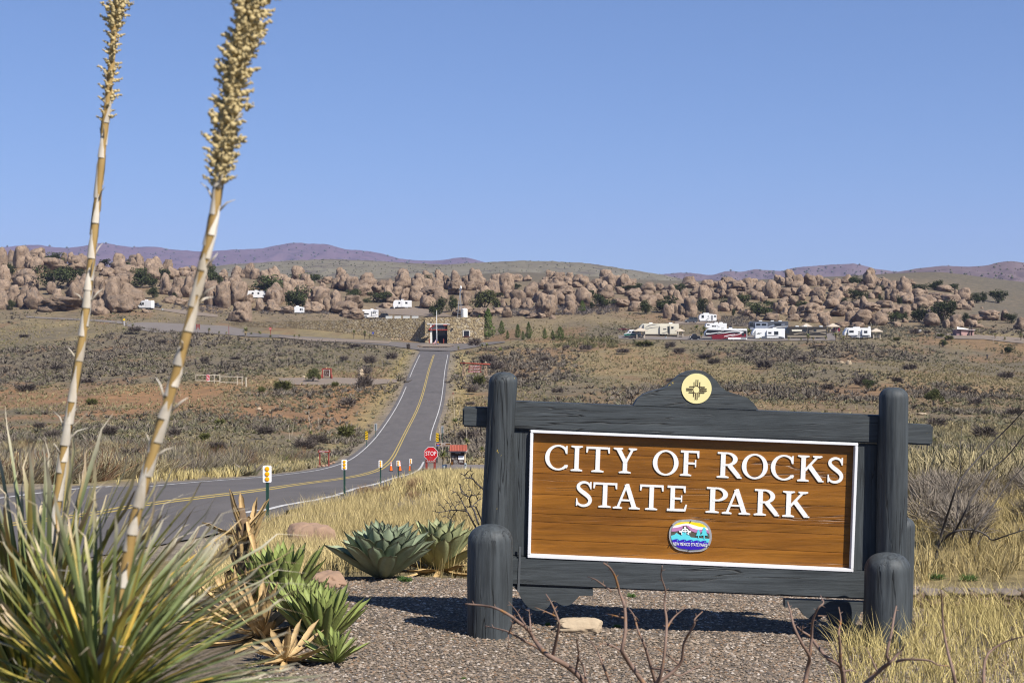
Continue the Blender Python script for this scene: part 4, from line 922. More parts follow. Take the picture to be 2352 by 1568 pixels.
SHL = [(309,768,46,22,0),(372,790,32,14,0),(55,775,34,10,0),(400,1003,48,26,0),(500,1040,60,34,0),(610,1010,56,40,0),(730,1020,70,30,0),(700,1035,80,36,0),(800,935,60,30,0),(795,1005,56,38,1),(650,895,60,28,1),(601,900,24,18,1),(838,892,56,40,0),(770,888,24,16,1),(850,840,48,30,0),(900,835,40,32,0),(790,830,32,18,0),(815,798,40,10,0),(840,862,52,26,0),
 (938,806,14,22,0),(1090,805,46,36,0),(1120,838,60,34,0),(1140,852,64,30,0),(1085,905,44,28,0),(1100,885,40,32,1),(1080,935,32,16,0),(1075,1015,70,40,0),(1560,812,44,18,0),(1620,826,50,18,0),(1350,800,44,12,1),(1300,805,24,16,0),(1345,806,44,20,0),(1540,800,40,20,0),(1480,795,60,16,1),(1755,850,62,28,0),(1900,905,50,30,0),(2090,850,50,18,0),
 (1540,880,34,16,0),(1980,890,60,36,0),(2060,880,40,18,0),(2210,905,46,24,0),(2180,780,30,14,1),(2160,775,22,12,1),(2060,783,22,12,1),(2100,768,36,16,0),(2130,770,26,14,0),(2310,870,56,22,0),(2240,930,50,22,0),(2150,985,70,34,0),(2260,1010,80,40,0),(2330,960,60,30,0),(2120,1030,80,44,1),(2330,1060,90,50,0),(1640,838,46,20,0),(1720,812,30,12,0),(1840,830,40,14,0),(1430,812,50,16,0),(1250,830,36,14,0),(1200,870,50,18,0),(1280,905,44,18,0),(1880,800,34,10,0),(200,880,60,16,0),(60,900,70,24,0),(130,850,50,16,0),(470,835,30,20,0),(540,830,36,14,0),(250,1000,60,28,0),(120,1010,60,30,0),(30,1060,70,40,0),(300,1060,80,40,0),(440,1075,80,40,0),(560,1060,70,36,0),(90,985,40,20,0),(505,975,34,18,1),(210,930,40,20,1),(470,1010,34,22,1)]
for i, (px, py, w_, h_, o_) in enumerate(SHL):
    g = G(px, py); s = g.y/F; o = bpy.data.objects.new('shrub', SH[i % 5][o_]); link(o); o.location = g; o.scale = (w_*s, w_*s, h_*s); o.rotation_euler = (0, 0, i*1.3); o['category'] = 'shrub'
    its.append((o, px, ('bushy olive green shrub' if o_ else 'bare grey brown twiggy shrub')+(' near the road bend' if py > 980 else ' halfway across' if py > 860 else ' far out'), ('on the left plain' if px < 520 else 'left of the road' if px < 960 else 'right of the road' if px < 1170 else 'behind the sign' if px < 2000 else 'right of the sign')))
autolabel(its, 'shrubs on the plain')

M_weed = mat('green_weed', (.055,.115,.025), (.09,.16,.04), scale=6, rough=.8, rnd=.2); WD = npmesh('weed', *shrub_mesh(77, 260, .02), M_weed)
its = []
for i, (px, py, w_, h_, pl) in enumerate([(1450,1372,30,14,'behind the sign under the lower rail'),(1258,1437,20,12,'left of the cream rock'),(1418,1442,28,12,'right of the cream rock'),(930,1336,54,16,'at the foot of the big agave'),(2150,1330,60,18,'behind the stone edging'),(2225,1334,60,20,'behind the stone edging'),(1040,1470,10,5,'on the gravel left of the short post'),(1065,1560,16,9,'at the bottom of the gravel')]):
    g = G(px, py); s = g.y/F; o = bpy.data.objects.new('weed', WD); link(o); o.location = g; o.scale = (w_*s, w_*s, h_*s); o.rotation_euler = (0, 0, i*1.9); o['category'] = 'weed'; its.append((o, px, 'small green weed', pl))
autolabel(its, 'green weeds')
# ------------------------------------------------------------------ the park sign
def woodpaint(name, c1, c2, axis, gate_t=.46, glo=.62, rough=.62, chip=(.34,.24,.05), crack=(.008,.009,.010), cscale=1.0, chips=True, chip_t=.685):
    """old painted timber: long grain, dark drying cracks, chips of yellow undercoat"""
    m = bpy.data.materials.new(name); m.use_nodes = True; t = m.node_tree; N = t.nodes; L = t.links; b = N['Principled BSDF']
    b.inputs['Roughness'].default_value = rough; b.inputs['Specular IOR Level'].default_value = .35
    tc = N.new('ShaderNodeTexCoord'); oi = N.new('ShaderNodeObjectInfo'); sc_ = N.new('ShaderNodeVectorMath'); sc_.operation = 'SCALE'; sc_.inputs['Scale'].default_value = 13
    ad = N.new('ShaderNodeVectorMath'); L.new(oi.outputs['Random'], sc_.inputs[0]); L.new(tc.outputs['Object'], ad.inputs[0]); L.new(sc_.outputs[0], ad.inputs[1])
    st = [1,1,1]; st[axis] = .07
    def noise(s, d, r, stv=None, dist=0):
        n = N.new('ShaderNodeTexNoise'); n.inputs['Scale'].default_value = s; n.inputs['Detail'].default_value = d; n.inputs['Roughness'].default_value = r; n.inputs['Distortion'].default_value = dist
        mp = N.new('ShaderNodeMapping'); mp.inputs['Scale'].default_value = stv or (1,1,1); L.new(ad.outputs[0], mp.inputs[0]); L.new(mp.outputs[0], n.inputs['Vector']); return n
    def ramp(n, p0, p1, c0, c1):
        r = N.new('ShaderNodeValToRGB'); r.color_ramp.elements[0].position = p0; r.color_ramp.elements[1].position = p1
        r.color_ramp.elements[0].color = (*c0, 1); r.color_ramp.elements[1].color = (*c1, 1); L.new(n.outputs[0], r.inputs[0]); return r
    def mix(f, a, bb, blend='MIX'):
        x = N.new('ShaderNodeMix'); x.data_type = 'RGBA'; x.blend_type = blend
        if isinstance(f, float): x.inputs[0].default_value = f
        else: L.new(f, x.inputs[0])
        L.new(a, x.inputs[6])
        if isinstance(bb, tuple): x.inputs[7].default_value = (*bb, 1)
        else: L.new(bb, x.inputs[7])
        return x.outputs[2]
    base = ramp(noise(3.2, 6, .65, [1 if i != axis else .3 for i in range(3)]), .3, .7, c1, c2)
    gn = noise(26*cscale, 5, .7, st, .6); grain = ramp(gn, .35, .65, (glo,glo,glo), (1.18,1.18,1.18))
    c = mix(1.0, base.outputs[0], grain.outputs[0], 'MULTIPLY')
    cn = noise(17*cscale, 3, .5, [v*.8 if i != axis else .035 for i, v in enumerate(st)], .35)
    ck = N.new('ShaderNodeValToRGB'); e = ck.color_ramp.elements; e[0].position = .485; e[0].color = (0,0,0,1); e[1].position = .515; e[1].color = (0,0,0,1)
    k = e.new(.5); k.color = (1,1,1,1); L.new(cn.outputs[0], ck.inputs[0])
    gate = ramp(noise(1.3, 2, .5), gate_t, gate_t+.1, (0,0,0), (1,1,1)); gm = N.new('ShaderNodeMath'); gm.operation = 'MULTIPLY'; L.new(ck.outputs[0], gm.inputs[0]); L.new(gate.outputs[0], gm.inputs[1])
    c = mix(gm.outputs[0], c, crack)
    if chips:
        cp = ramp(noise(7, 5, .75, [1.2 if i != axis else .5 for i in range(3)]), chip_t, chip_t+.015, (0,0,0), (1,1,1)); c = mix(cp.outputs[0], c, chip)
    L.new(c, b.inputs['Base Color'])
    h = N.new('ShaderNodeMath'); h.operation = 'SUBTRACT'; L.new(gn.outputs[0], h.inputs[0]); L.new(gm.outputs[0], h.inputs[1])
    bp = N.new('ShaderNodeBump'); bp.inputs['Strength'].default_value = .7; bp.inputs['Distance'].default_value = .006; L.new(h.outputs[0], bp.inputs['Height']); L.new(bp.outputs[0], b.inputs['Normal'])
    return m
PA, PB = (.030,.036,.040), (.060,.069,.075)
M_postw = woodpaint('blue_grey_painted_post', PA, PB, 2)
M_railw = woodpaint('blue_grey_painted_rail', PA, PB, 0)
M_stain = woodpaint('orange_brown_stained_pine', (.155,.056,.006), (.260,.104,.012), 0, rough=.42, crack=(.05,.02,.005), cscale=.8, gate_t=.52, glo=.70, chips=False)
M_trim = mat('white_trim', (.72,.72,.73), (.64,.64,.66), scale=4, rough=.4, spec=.5)
M_letter = mat('white_letter_paint', (.73,.73,.72), (.65,.65,.64), scale=9, stretch=(.2,1,1), rough=.55, c3=(.33,.31,.28), s3=16, t3=.70)
M_cream = mat('cream_disc_paint', (.66,.58,.27), (.72,.65,.34), scale=6, rough=.55, c3=(.22,.14,.06), s3=11, t3=.73)
M_burn = mat('burnt_brown', (.045,.015,.006), rough=.8)
DS = 10.46; KS = DS/F
def build_sign():
    tl = P(1222, 988, DS)
    base = Vector((P(1580,1462,DS).x, DS, zs(P(1580,1462,DS).x, DS)))
    root = empty('park_sign', base, 0, 'large blue grey timber sign reading CITY OF ROCKS STATE PARK on a brown board', 'sign')
    t = radians(2.35); ct, st_ = cos(t), sin(t)
    fr = bpy.data.objects.new('x', None); bpy.data.objects.remove(fr)
    ox, oz = tl.x-base.x, tl.z-base.z
    def S(px, py, d=0.0):
        """picture units to the sign's own upright axes; d = metres in front of the board"""
        k = (DS-d)/F; c = (1580-1176)*KS
        return ((px-1176)*k-c, (P(px, py, DS-d).z-base.z))
    def post(name, top, bot, wt, wb, y, m, dome=1.0, seed=0, extra=.15):
        (x1, z1), (x0, z0) = S(*top, d=-y), S(*bot, d=-y); k = (DS+y)/F; r1, r0 = wt*k/2, wb*k/2
        b = MB(); n = 72; rr = np.random.default_rng(seed); L = z1-z0; prof = []
        for z in np.linspace(-extra, L-r1*.75*dome, 30): prof.append((r0+(r1-r0)*max(z, 0)/L, z))
        for a in np.linspace(.18, 1.5, 8): prof.append((r1*cos(a)**.75, L-r1*.75*dome+r1*.75*dome*sin(a)))
        b.lathe(prof, n=n); v = np.array(b.v); an = np.arctan2(v[:, 1], v[:, 0])
        f = 1+.030*fbm(np.stack([np.cos(an)*1.2, np.sin(an)*1.2, v[:, 2]*2.2+seed*9], 1), 3)
        for q in range(16):      # drying checks
            a0 = rr.random()*2*pi; zc = rr.random()*L; ln = (.12+.5*rr.random())*L; wob = .05*np.sin(v[:, 2]*9+q)
            da = np.angle(np.exp(1j*(an-a0-wob))); f = f-(.02+.04*rr.random())*np.exp(-(da/.045)**2)*np.clip(1.3-((v[:, 2]-zc)/ln)**2, 0, 1)
        v[:, 0] *= f; v[:, 1] *= f; v[:, 0] += (x1-x0)*np.clip(v[:, 2]/L, 0, 1); b.v = [tuple(q) for q in v]
        return b.obj(name, m, root, auto=50, loc=(x0, y, z0))
    post('post', (1156,854), (1120,1455), 66, 62, -.055, M_postw, seed=1)
    post('post', (2052,889), (2046,1480), 66, 70, -.055, M_postw, seed=2)
    post('short_post', (1125,1204), (1122,1451), 103, 104, -.40, M_postw, seed=3)
    post('short_post', (2041,1269), (2036,1474), 103, 104, -.40, M_postw, seed=4)
    post('short_post', (2071,1186), (2062,1478), 62, 64, .14, M_postw, seed=5)
    post('short_post', (1140,1180), (1136,1470), 62, 66, .16, M_postw, seed=6)
    def beam(name, quad, y0, y1, m=M_railw, bev=.012):
        P4 = [S(*q, d=-y0) for q in quad]; b = MB(); b.prism(P4, y0, y1)
        o = b.obj(name, m, root); bm = bmesh.new(); bm.from_mesh(o.data); bmesh.ops.bevel(bm, geom=list(bm.edges), offset=bev, segments=2, affect='EDGES'); bm.to_mesh(o.data); bm.free()
        o.data.polygons.foreach_set('use_smooth', [True]*len(o.data.polygons)); o.data.set_sharp_from_angle(angle=radians(35)); return o
    beam('rail', [(1172,921),(2030,954.5),(2026,1019),(1168,985)], -.035, .10)
    beam('rail', [(1168,1277.5),(2030,1313.5),(2028,1378),(1168,1342.5)], -.035, .10)
    beam('rail_end', [(1061,934),(1135,936),(1132,982.5),(1060,979.5)], -.01, .085)
    beam('rail_end', [(2066,972),(2144,976),(2142,1023),(2064,1019)], -.01, .085)
    beam('stile', [(1160,985.6),(1219,987.6),(1212,1279),(1158,1277)], -.008, .075, M_postw)
    beam('stile', [(1966,1018.5),(2024,1020.5),(2016,1314),(1956,1312)], -.008, .075, M_postw)
    # board of planks with thin joints
    tlq, trq, brq, blq = [(1223,989),(1969,1019),(1959,1311),(1216,1278)]
    fs = [0, .165, .335, .50, .655, .72, .86, 1.0]
    def lerp(a, b, f): return (a[0]+(b[0]-a[0])*f, a[1]+(b[1]-a[1])*f)
    for i in range(7):
        a, b_ = fs[i]+(.0004 if i else 0), fs[i+1]-(.0004 if i < 6 else 0)
        beam('plank', [lerp(tlq, blq, a), lerp(trq, brq, a), lerp(trq, brq, b_), lerp(tlq, blq, b_)], .012, .05, M_stain, bev=.0025)
    b = MB(); b.prism([S(*q) for q in (tlq, trq, brq, blq)], .052, .07); b.obj('backing_board', M_railw, root)
    for q in ([(1217,987),(1971,1017),(1971,1023.5),(1217,993.5)], [(1216,993.7),(1223.5,993.7),(1217.5,1272),(1210,1272)], [(1964,1023.7),(1971,1023.7),(1961.5,1306),(1954.5,1306)], [(1210,1272.3),(1961.5,1306.3),(1961,1313.5),(1210,1280.5)]):
        beam('trim_strip', q, -.040, .011, M_trim, bev=.003)
    # crest
    cp = [(1454,930.5),(1462,917),(1478,905),(1500,897),(1520,893),(1532,887),(1545,874),(1558,862),(1575,854),(1597,850),(1617,853),(1632,862),(1645,875),(1654,887),(1668,898),(1690,905),(1715,913),(1730,925),(1741,941)]
    b = MB(); b.prism([S(*q, d=.02) for q in cp], -.02, .075); b.obj('crest', M_railw, root)
    def disc(cx, cy, r, y, h, m, name, parent=root, n=40):
        q = [S(cx+r*cos(2*pi*i/n), cy+r*sin(2*pi*i/n), d=-y) for i in range(n)]; b = MB(); b.prism(q, y, y+h); return b.obj(name, m, parent)
    disc(1598.8, 892, 34.6, -.026, .006, M_cream, 'disc')
    zs_ = MB(); cz = lambda x, y: S(2650/1.7415+x/7.84/1.7415, 1460/1.7415+y/7.84/1.7415, d=.03)
    def bar(x0, y0, x1, y1, w_, k=0):
        dx, dy = x1-x0, y1-y0; l = sqrt(dx*dx+dy*dy); nx_, ny_ = -dy/l*w_/2, dx/l*w_/2
        zs_.prism([cz(x0+nx_, y0+ny_), cz(x1+nx_, y1+ny_), cz(x1-nx_, y1-ny_), cz(x0-nx_, y0-ny_)], -.0285-k*.0002, -.026)
    for i, (x0, y0, x1, y1) in enumerate([(978,690,978,530),(1035,660,1040,455),(1092,660,1100,455),(1155,690,1160,530),(960,990,965,870),(1018,1080,1022,890),(1075,1080,1080,890),(1138,990,1140,860),(830,670,985,668),(735,728,935,735),(735,780,930,788),(815,848,960,855),(1160,680,1320,690),(1165,740,1375,745),(1160,795,1375,805),(1150,855,1305,860)]): bar(x0, y0, x1, y1, 20, i)
    n = 28
    for i in range(n):
        a0, a1 = 2*pi*i/n, 2*pi*(i+1.02)/n; zs_.prism([cz(1050+112*cos(a0), 768+120*sin(a0)), cz(1050+112*cos(a1), 768+120*sin(a1)), cz(1050+98*cos(a1), 768+106*sin(a1)), cz(1050+98*cos(a0), 768+106*sin(a0))], -.028, -.026)
    zs_.obj('sun_symbol', M_burn, root)
    # scalloped brackets
    c3 = lambda q: S(1033.6+q[0]/4.0, 1176+q[1]/4.0, d=.02)
    def arcpts(pts): return catmull(pts, 5)
    br = [(560,668)]+[tuple(p) for p in arcpts([(620,726),(655,800),(715,870),(800,905),(880,885),(935,815)])]+[tuple(p) for p in arcpts([(960,812),(1005,845),(1050,855),(1110,842),(1185,766)])]+[(1310,766),(1310,704)]
    b = MB(); b.prism([c3(q) for q in br], -.02, .06); b.obj('bracket', M_railw, root)
    c4 = lambda q: S(1764+q[0]/4.0, 1176+q[1]/4.0, d=.02)
    br = [(160,804),(160,872),(285,876)]+[tuple(p) for p in arcpts([(300,900),(340,950),(400,985),(470,985),(520,948)])]+[tuple(p) for p in arcpts([(540,960),(600,1030),(680,1065),(770,1055),(830,990),(860,915)])]+[(960,900),(960,830)]
    b = MB(); b.prism([c4(q) for q in br], -.02, .06); b.obj('bracket', M_railw, root)
    b = MB(); b.prism([c3(q) for q in [(630,310),(650,312),(632,728),(612,726)]], -.0405, -.0365); b.obj('metal_strap', mat('strap_metal', (.10,.11,.12), (.15,.16,.17), scale=20, rough=.5, metal=.5), root)
    # letters
    GL = glyphs()
    c1 = lambda x, y: (1033.6+x/4.0, 832.6+y/4.0); c2 = lambda x, y: (1607.8+x/4.0, 832.6+y/4.0)
    T = [('C',c1,868,1075,750,992),('I',c1,1105,1215,762,998),('T',c1,1245,1462,770,1010),('Y',c1,1498,1712,780,1020),('O',c1,1860,2097,798,1042),('F',c1,2115,2290,805,1045),
         ('R',c2,157,385,820,1065),('O',c2,383,623,832,1075),('C',c2,650,860,842,1085),('K',c2,898,1140,850,1098),('S',c2,1170,1315,865,1110),
         ('S',c1,1150,1297,1085,1325),('T',c1,1310,1530,1098,1335),('A',c1,1505,1745,1108,1348),('T',c1,1740,1957,1118,1357),('E',c1,1993,2178,1128,1368),
         ('P',c2,58,260,1142,1385),('A',c2,213,465,1155,1398),('R',c2,500,732,1160,1410),('K',c2,762,1010,1178,1425)]
    sl_ = .043
    for ch, cf, x0, x1, y0, y1 in T:
        pieces, wd = GL[ch]; b = MB(); k = 0; ym = (x1-x0)*sl_
        for poly in pieces:
            q = []
            for gx, gy in poly:
                fx = gx/wd; X = x0+(x1-x0)*fx+(gy-.5)*8; Y = y1-ym/2-(y1-y0-ym)*gy+ym*(fx-.5); q.append(S(*cf(X, Y)))
            b.prism(q, .0045-k*.00025, .012); k += 1
        b.obj('letter', M_letter, root)
    build_badge(root, S)
    return root
def seg(x0, y0, x1, y1, w0, w1=None):
    w1 = w0 if w1 is None else w1; dx, dy = x1-x0, y1-y0; l = sqrt(dx*dx+dy*dy); nx_, ny_ = -dy/l, dx/l
    return [(x0+nx_*w0/2, y0+ny_*w0/2), (x1+nx_*w1/2, y1+ny_*w1/2), (x1-nx_*w1/2, y1-ny_*w1/2), (x0-nx_*w0/2, y0-ny_*w0/2)]
def serif(x, y, w_, up):
    """flared slab under (up=0) or over (up=1) a stem centred on x"""
    s = 1 if not up else -1; h = .075
    return [(x-w_/2, y+s*.012), (x-w_/2+.015, y), (x+w_/2-.015, y), (x+w_/2, y+s*.012), (x+w_/2, y+s*h*.62), (x+w_*.20, y+s*h*1.15), (x-w_*.20, y+s*h*1.15), (x-w_/2, y+s*h*.62)]
def arc(cx, cy, rx, ry, a0, a1, tf, n=20):
    """ring sector whose thickness follows tf(angle)"""
    out, inn = [], []
    for i in range(n+1):
        a = radians(a0+(a1-a0)*i/n); t = tf(a); out.append((cx+rx*cos(a), cy+ry*sin(a))); inn.append((cx+(rx-t)*cos(a), cy+(ry-t*.75)*sin(a)))
    return [[out[i], out[i+1], inn[i+1], inn[i]] for i in range(n)] if False else [out+inn[::-1]]
def glyphs():
    th, tn = .165, .085; rt = lambda a: tn+(th-tn)*abs(cos(a))**1.3
    Gd = {}
    Gd['O'] = (arc(.47,.5,.47,.5,-2,182,rt)+arc(.47,.5,.47,.5,178,362,rt), .94)
    Gd['C'] = (arc(.50,.5,.50,.5,48,318,rt,30)+[[(.80,.97),(.85,.97),(.85,.66),(.79,.66),(.74,.80)], seg(.80,.12,.86,.22,.10,.07)], .86)
    Gd['I'] = ([seg(.225,.0,.225,1,th), serif(.225,0,.44,0), serif(.225,1,.44,1)], .45)
    Gd['T'] = ([seg(.44,0,.44,1,th), serif(.44,0,.46,0), [(.03,1),(.85,1),(.85,.915),(.03,.915)], [(.0,1),(.07,1),(.075,.88),(.05,.76),(.0,.76)], [(.81,1),(.88,1),(.88,.76),(.83,.76),(.805,.88)]], .88)
    Gd['Y'] = ([seg(.44,0,.44,.5,th), serif(.44,0,.46,0), seg(.17,.97,.46,.42,th,th*.95), seg(.72,.97,.46,.42,tn*1.1), serif(.17,1,.36,1), serif(.72,1,.32,1)], .88)
    Gd['F'] = ([seg(.2,0,.2,1,th), serif(.2,0,.42,0), [(0,1),(.66,1),(.66,.915),(.0,.915)], [(.60,1),(.68,1),(.68,.72),(.63,.72),(.60,.85)], seg(.2,.5,.58,.5,.08), [(.53,.64),(.58,.64),(.58,.36),(.53,.36)]], .70)
    Gd['E'] = ([seg(.2,0,.2,1,th), [(0,1),(.66,1),(.66,.915),(0,.915)], [(.60,1),(.68,1),(.68,.74),(.63,.74),(.60,.85)], seg(.2,.5,.56,.5,.08), [(.51,.63),(.56,.63),(.56,.37),(.51,.37)], [(0,0),(.68,0),(.68,.09),(0,.09)], [(.60,.02),(.70,.02),(.75,.27),(.69,.27)]], .75)
    bowl = lambda cy, ry, x: arc(x, cy, .36, ry, -92, 92, lambda a: tn*.95+(th-tn)*abs(cos(a)))
    Gd['P'] = ([seg(.2,0,.2,1,th), serif(.2,0,.44,0), [(0,1),(.34,1),(.34,.93),(0,.93)], [(.2,.46),(.36,.46),(.36,.53),(.2,.53)]]+bowl(.73,.27,.34), .72)
    Gd['R'] = ([seg(.2,0,.2,1,th), serif(.2,0,.42,0), [(0,1),(.34,1),(.34,.93),(0,.93)], [(.2,.47),(.36,.47),(.36,.54),(.2,.54)]]+bowl(.735,.265,.34)+[seg(.42,.50,.76,.06,th,th*.95), [(.68,.12),(.86,.05),(.86,.0),(.70,.0)]], .86)
    Gd['K'] = ([seg(.2,0,.2,1,th), serif(.2,0,.42,0), serif(.2,1,.42,1), seg(.26,.42,.70,.97,tn), seg(.42,.60,.82,.04,th), serif(.70,1,.34,1), [(.72,.10),(.94,.045),(.94,0),(.76,0)]], .94)
    Gd['A'] = ([seg(.44,.98,.74,.03,th), seg(.44,.96,.13,.03,tn), [(.36,.92),(.43,1.0),(.47,1.0),(.54,.88)], seg(.22,.34,.66,.34,.07), serif(.74,0,.40,0), serif(.13,0,.34,0)], .94)
    pts = [(.53,.80),(.47,.90),(.34,.955),(.20,.93),(.10,.84),(.10,.73),(.19,.62),(.34,.51),(.48,.39),(.54,.26),(.49,.12),(.36,.045),(.22,.045),(.10,.11),(.045,.20)]
    c = catmull(pts, 3); wS = [.075+.085*exp(-((i/(len(c)-1)-.5)/.26)**2) for i in range(len(c))]
    d = np.gradient(c, axis=0); d /= np.linalg.norm(d, axis=1)[:, None]; nn = np.stack([-d[:, 1], d[:, 0]], 1)*np.array(wS)[:, None]/2
    A, B = c+nn, c-nn; Gd['S'] = ([[tuple(A[i]), tuple(A[i+1]), tuple(B[i+1]), tuple(B[i])] for i in range(0)]+[[tuple(q) for q in A]+[tuple(q) for q in B[::-1]], [(.52,.98),(.575,.98),(.575,.70),(.53,.70),(.50,.80)], [(.02,.32),(.06,.32),(.09,.18),(.07,.03),(.02,.03)]], .59)
    return Gd
_font = {}
def text_mesh(s, size, spacing=1.0, align='CENTER'):
    k = (s, size, spacing)
    cu = bpy.data.curves.new('t', 'FONT'); cu.body = s; cu.size = size; cu.align_x = align; cu.align_y = 'CENTER'; cu.space_character = spacing; cu.resolution_u = 3; cu.extrude = 0.0
    o = bpy.data.objects.new('t', cu); COL.objects.link(o); dg = bpy.context.evaluated_depsgraph_get(); me = bpy.data.meshes.new_from_object(o.evaluated_get(dg)); bpy.data.objects.remove(o); return me
def lettering(s, loc, size, m, parent, y, width=None, depth=.004, name='lettering', bold=0.0, rz=0.0):
    """text standing upright in the xz plane, facing -y; loc=(x,z) centre"""
    me = text_mesh(s, size); v = np.zeros(len(me.vertices)*3); me.vertices.foreach_get('co', v); v = v.reshape(-1, 3)
    if width:
        w0 = v[:, 0].max()-v[:, 0].min(); v[:, 0] *= width/w0
    h0 = v[:, 1].max()-v[:, 1].min(); v[:, 1] *= size/h0; v[:, 1] -= (v[:, 1].max()+v[:, 1].min())/2; v[:, 0] -= (v[:, 0].max()+v[:, 0].min())/2
    ca, sa = cos(rz), sin(rz)
    q = np.stack([loc[0]+v[:, 0]*ca-v[:, 1]*sa, np.full(len(v), y), loc[1]+v[:, 0]*sa+v[:, 1]*ca], 1); me.vertices.foreach_set('co', q.ravel())
    bm = bmesh.new(); bm.from_mesh(me); bmesh.ops.remove_doubles(bm, verts=bm.verts, dist=1e-5)
    r = bmesh.ops.extrude_face_region(bm, geom=list(bm.faces)); bmesh.ops.translate(bm, verts=[g for g in r['geom'] if isinstance(g, bmesh.types.BMVert)], vec=(0, depth, 0))
    bmesh.ops.recalc_face_normals(bm, faces=bm.faces); bm.to_mesh(me); bm.free(); me.materials.clear(); me.materials.append(m)
    o = bpy.data.objects.new(name, me); link(o, parent); return o
def col(name, c, rough=.5, spec=.3, metal=0.0): return mat(name, c, rough=rough, spec=spec, metal=metal)
def build_badge(root, S):
    c = lambda x, y: S((2600+x/7.84)/1.7415, (2040+y/7.84)/1.7415, d=.0)
    def barrel(m_, x0, x1, y0, y1, tilt=55):
        q = []
        cx, cy = (x0+x1)/2, (y0+y1)/2; a, b_ = (x1-x0)/2, (y1-y0)/2
        for i in range(48):
            an = 2*pi*i/48; e = 3.2; ca, sa = cos(an), sin(an); px = a*math.copysign(abs(ca)**(2/6), ca); py = b_*math.copysign(abs(sa)**(2/2.1), sa)
            py = b_*(1-.28*abs(px/a)**2.2)*(py/abs(b_) if True else 1); q.append((cx+px, cy+py+tilt*px/a*.5))
        return q
    def lay(name, pts, k, m_, p):
        b = MB(); b.prism([c(*q) for q in pts], -.0000-k*.0009, .0125); return b.obj(name, m_, p)
    metal = mat('badge_rim', (.42,.42,.42), (.62,.62,.62), scale=30, rough=.4, metal=.6)
    bd = lay('badge', barrel(0, 588, 1932, 283, 1308), 0, metal, root)
    inner = barrel(0, 648, 1862, 355, 1232)
    lay('badge_ground', inner, 1, col('badge_dark', (.085,.075,.06)), bd)
    def clip(poly, lo=None):   # keep the coloured shapes inside the rim
        n = len(inner); out = poly
        for i in range(n):
            (ax, ay), (bx, by) = inner[i], inner[(i+1) % n]; res = []
            for j in range(len(out)):
                p, q = out[j], out[(j+1) % len(out)]; sp = (bx-ax)*(p[1]-ay)-(by-ay)*(p[0]-ax); sq_ = (bx-ax)*(q[1]-ay)-(by-ay)*(q[0]-ax)
                if sp >= 0: res.append(p)
                if (sp >= 0) != (sq_ >= 0):
                    t = sp/(sp-sq_); res.append((p[0]+(q[0]-p[0])*t, p[1]+(q[1]-p[1])*t))
            out = res
            if len(out) < 3: return None
        return out
    Y = [(600,560),(660,500),(800,470),(950,440),(1100,410),(1200,415),(1320,450),(1500,505),(1650,530),(1860,550),(1920,540),(1920,250),(600,250)]
    W_ = [(600,560),(660,490),(800,470),(950,440),(1100,408),(1200,412),(1320,450),(1500,505),(1650,530),(1860,552),(1920,560),(1920,650),(1860,625),(1650,595),(1450,590),(1330,560),(1200,480),(1130,460),(1040,470),(900,520),(700,550),(600,560)]
    PU = [(600,560),(700,550),(900,520),(1040,470),(1130,460),(1200,480),(1330,560),(1450,590),(1650,595),(1860,625),(1920,650),(1920,745),(1860,725),(1700,690),(1400,690),(1280,640),(1200,560),(1130,485),(1030,490),(1000,580),(900,640),(760,660),(600,660)]
    TE = [(600,800),(650,795),(750,765),(820,700),(940,780),(1000,765),(1000,668),(1132,665),(1140,745),(1200,760),(1280,845),(1500,865),(1860,890),(1920,890),(1920,1010),(600,960)]
    BL = [(600,945),(700,925)]
    for x, y in ((650,945),(900,960),(1110,975),(1330,985),(1545,995)): pass
    wv = []
    for i, x in enumerate((640,870,1080,1295,1510)):
        y = 940+i*13; wv += [(x,y),(x+90,y-25),(x+170,y-48),(x+235,y-40),(x+262,y-10),(x+240,y+10),(x+222,y-12),(x+190,y-20),(x+195,y+5),(x+215,y+24)]
    BL = wv+[(1780,1010),(1860,985),(1930,985),(1930,1330),(600,1330)]
    mats_ = {'yellow_sky': (Y, (.78,.58,.02)), 'white_band': (W_, (.82,.80,.84)), 'purple_hills': (PU, (.42,.19,.36)), 'turquoise_land': (TE, (.10,.55,.62)), 'blue_water': (BL, (.035,.015,.36))}
    for k, (nm, (poly, cc)) in enumerate(mats_.items()):
        q = clip(poly)
        if q: lay(nm, q, 2+k, col('badge_'+nm, cc, .35), bd)
    teal = col('badge_tree', (.10,.55,.62), .35)
    for tx, ty, s in ((1510,585,.75),(1690,505,1.0)):
        pt = [(0,0),(60,90),(35,88),(90,180),(55,178),(115,265),(70,260),(140,300),(20,275),(20,380),(-20,380),(-20,275),(-125,290),(-70,255),(-105,255),(-50,175),(-85,175),(-32,88),(-55,88)]
        lay('pine_tree_print', [(tx+x*s, ty+y*s) for x, y in pt], 7.5, teal, bd)
    wh = col('badge_white', (.85,.85,.86), .35); b = MB()
    for i in range(13):
        a0, a1 = radians(178-i*14.2), radians(178-(i+1)*14.2)
        b.prism([c(1090+128*cos(a0), 690-128*sin(a0)), c(1090+128*cos(a1), 690-128*sin(a1)), c(1090+98*cos(a1), 690-98*sin(a1)), c(1090+98*cos(a0), 690-98*sin(a0))], -.0076, .0125)
    for i, (x0, y0, x1, y1) in enumerate([(990,655,1190,655),(1000,598,1180,598),(1090,560,1090,690),(905,650,990,650),(915,680,985,680),(1190,650,1275,655),(1195,685,1262,690),(1070,560,1070,510),(1105,560,1105,510),(985,690,985,760),(1200,690,1200,760),(1155,690,1155,740)]):
        q = seg(x0, y0, x1, y1, 22); b.prism([c(*p) for p in q], -.0078-i*.00008, .0125)
    b.obj('sun_print', wh, bd)
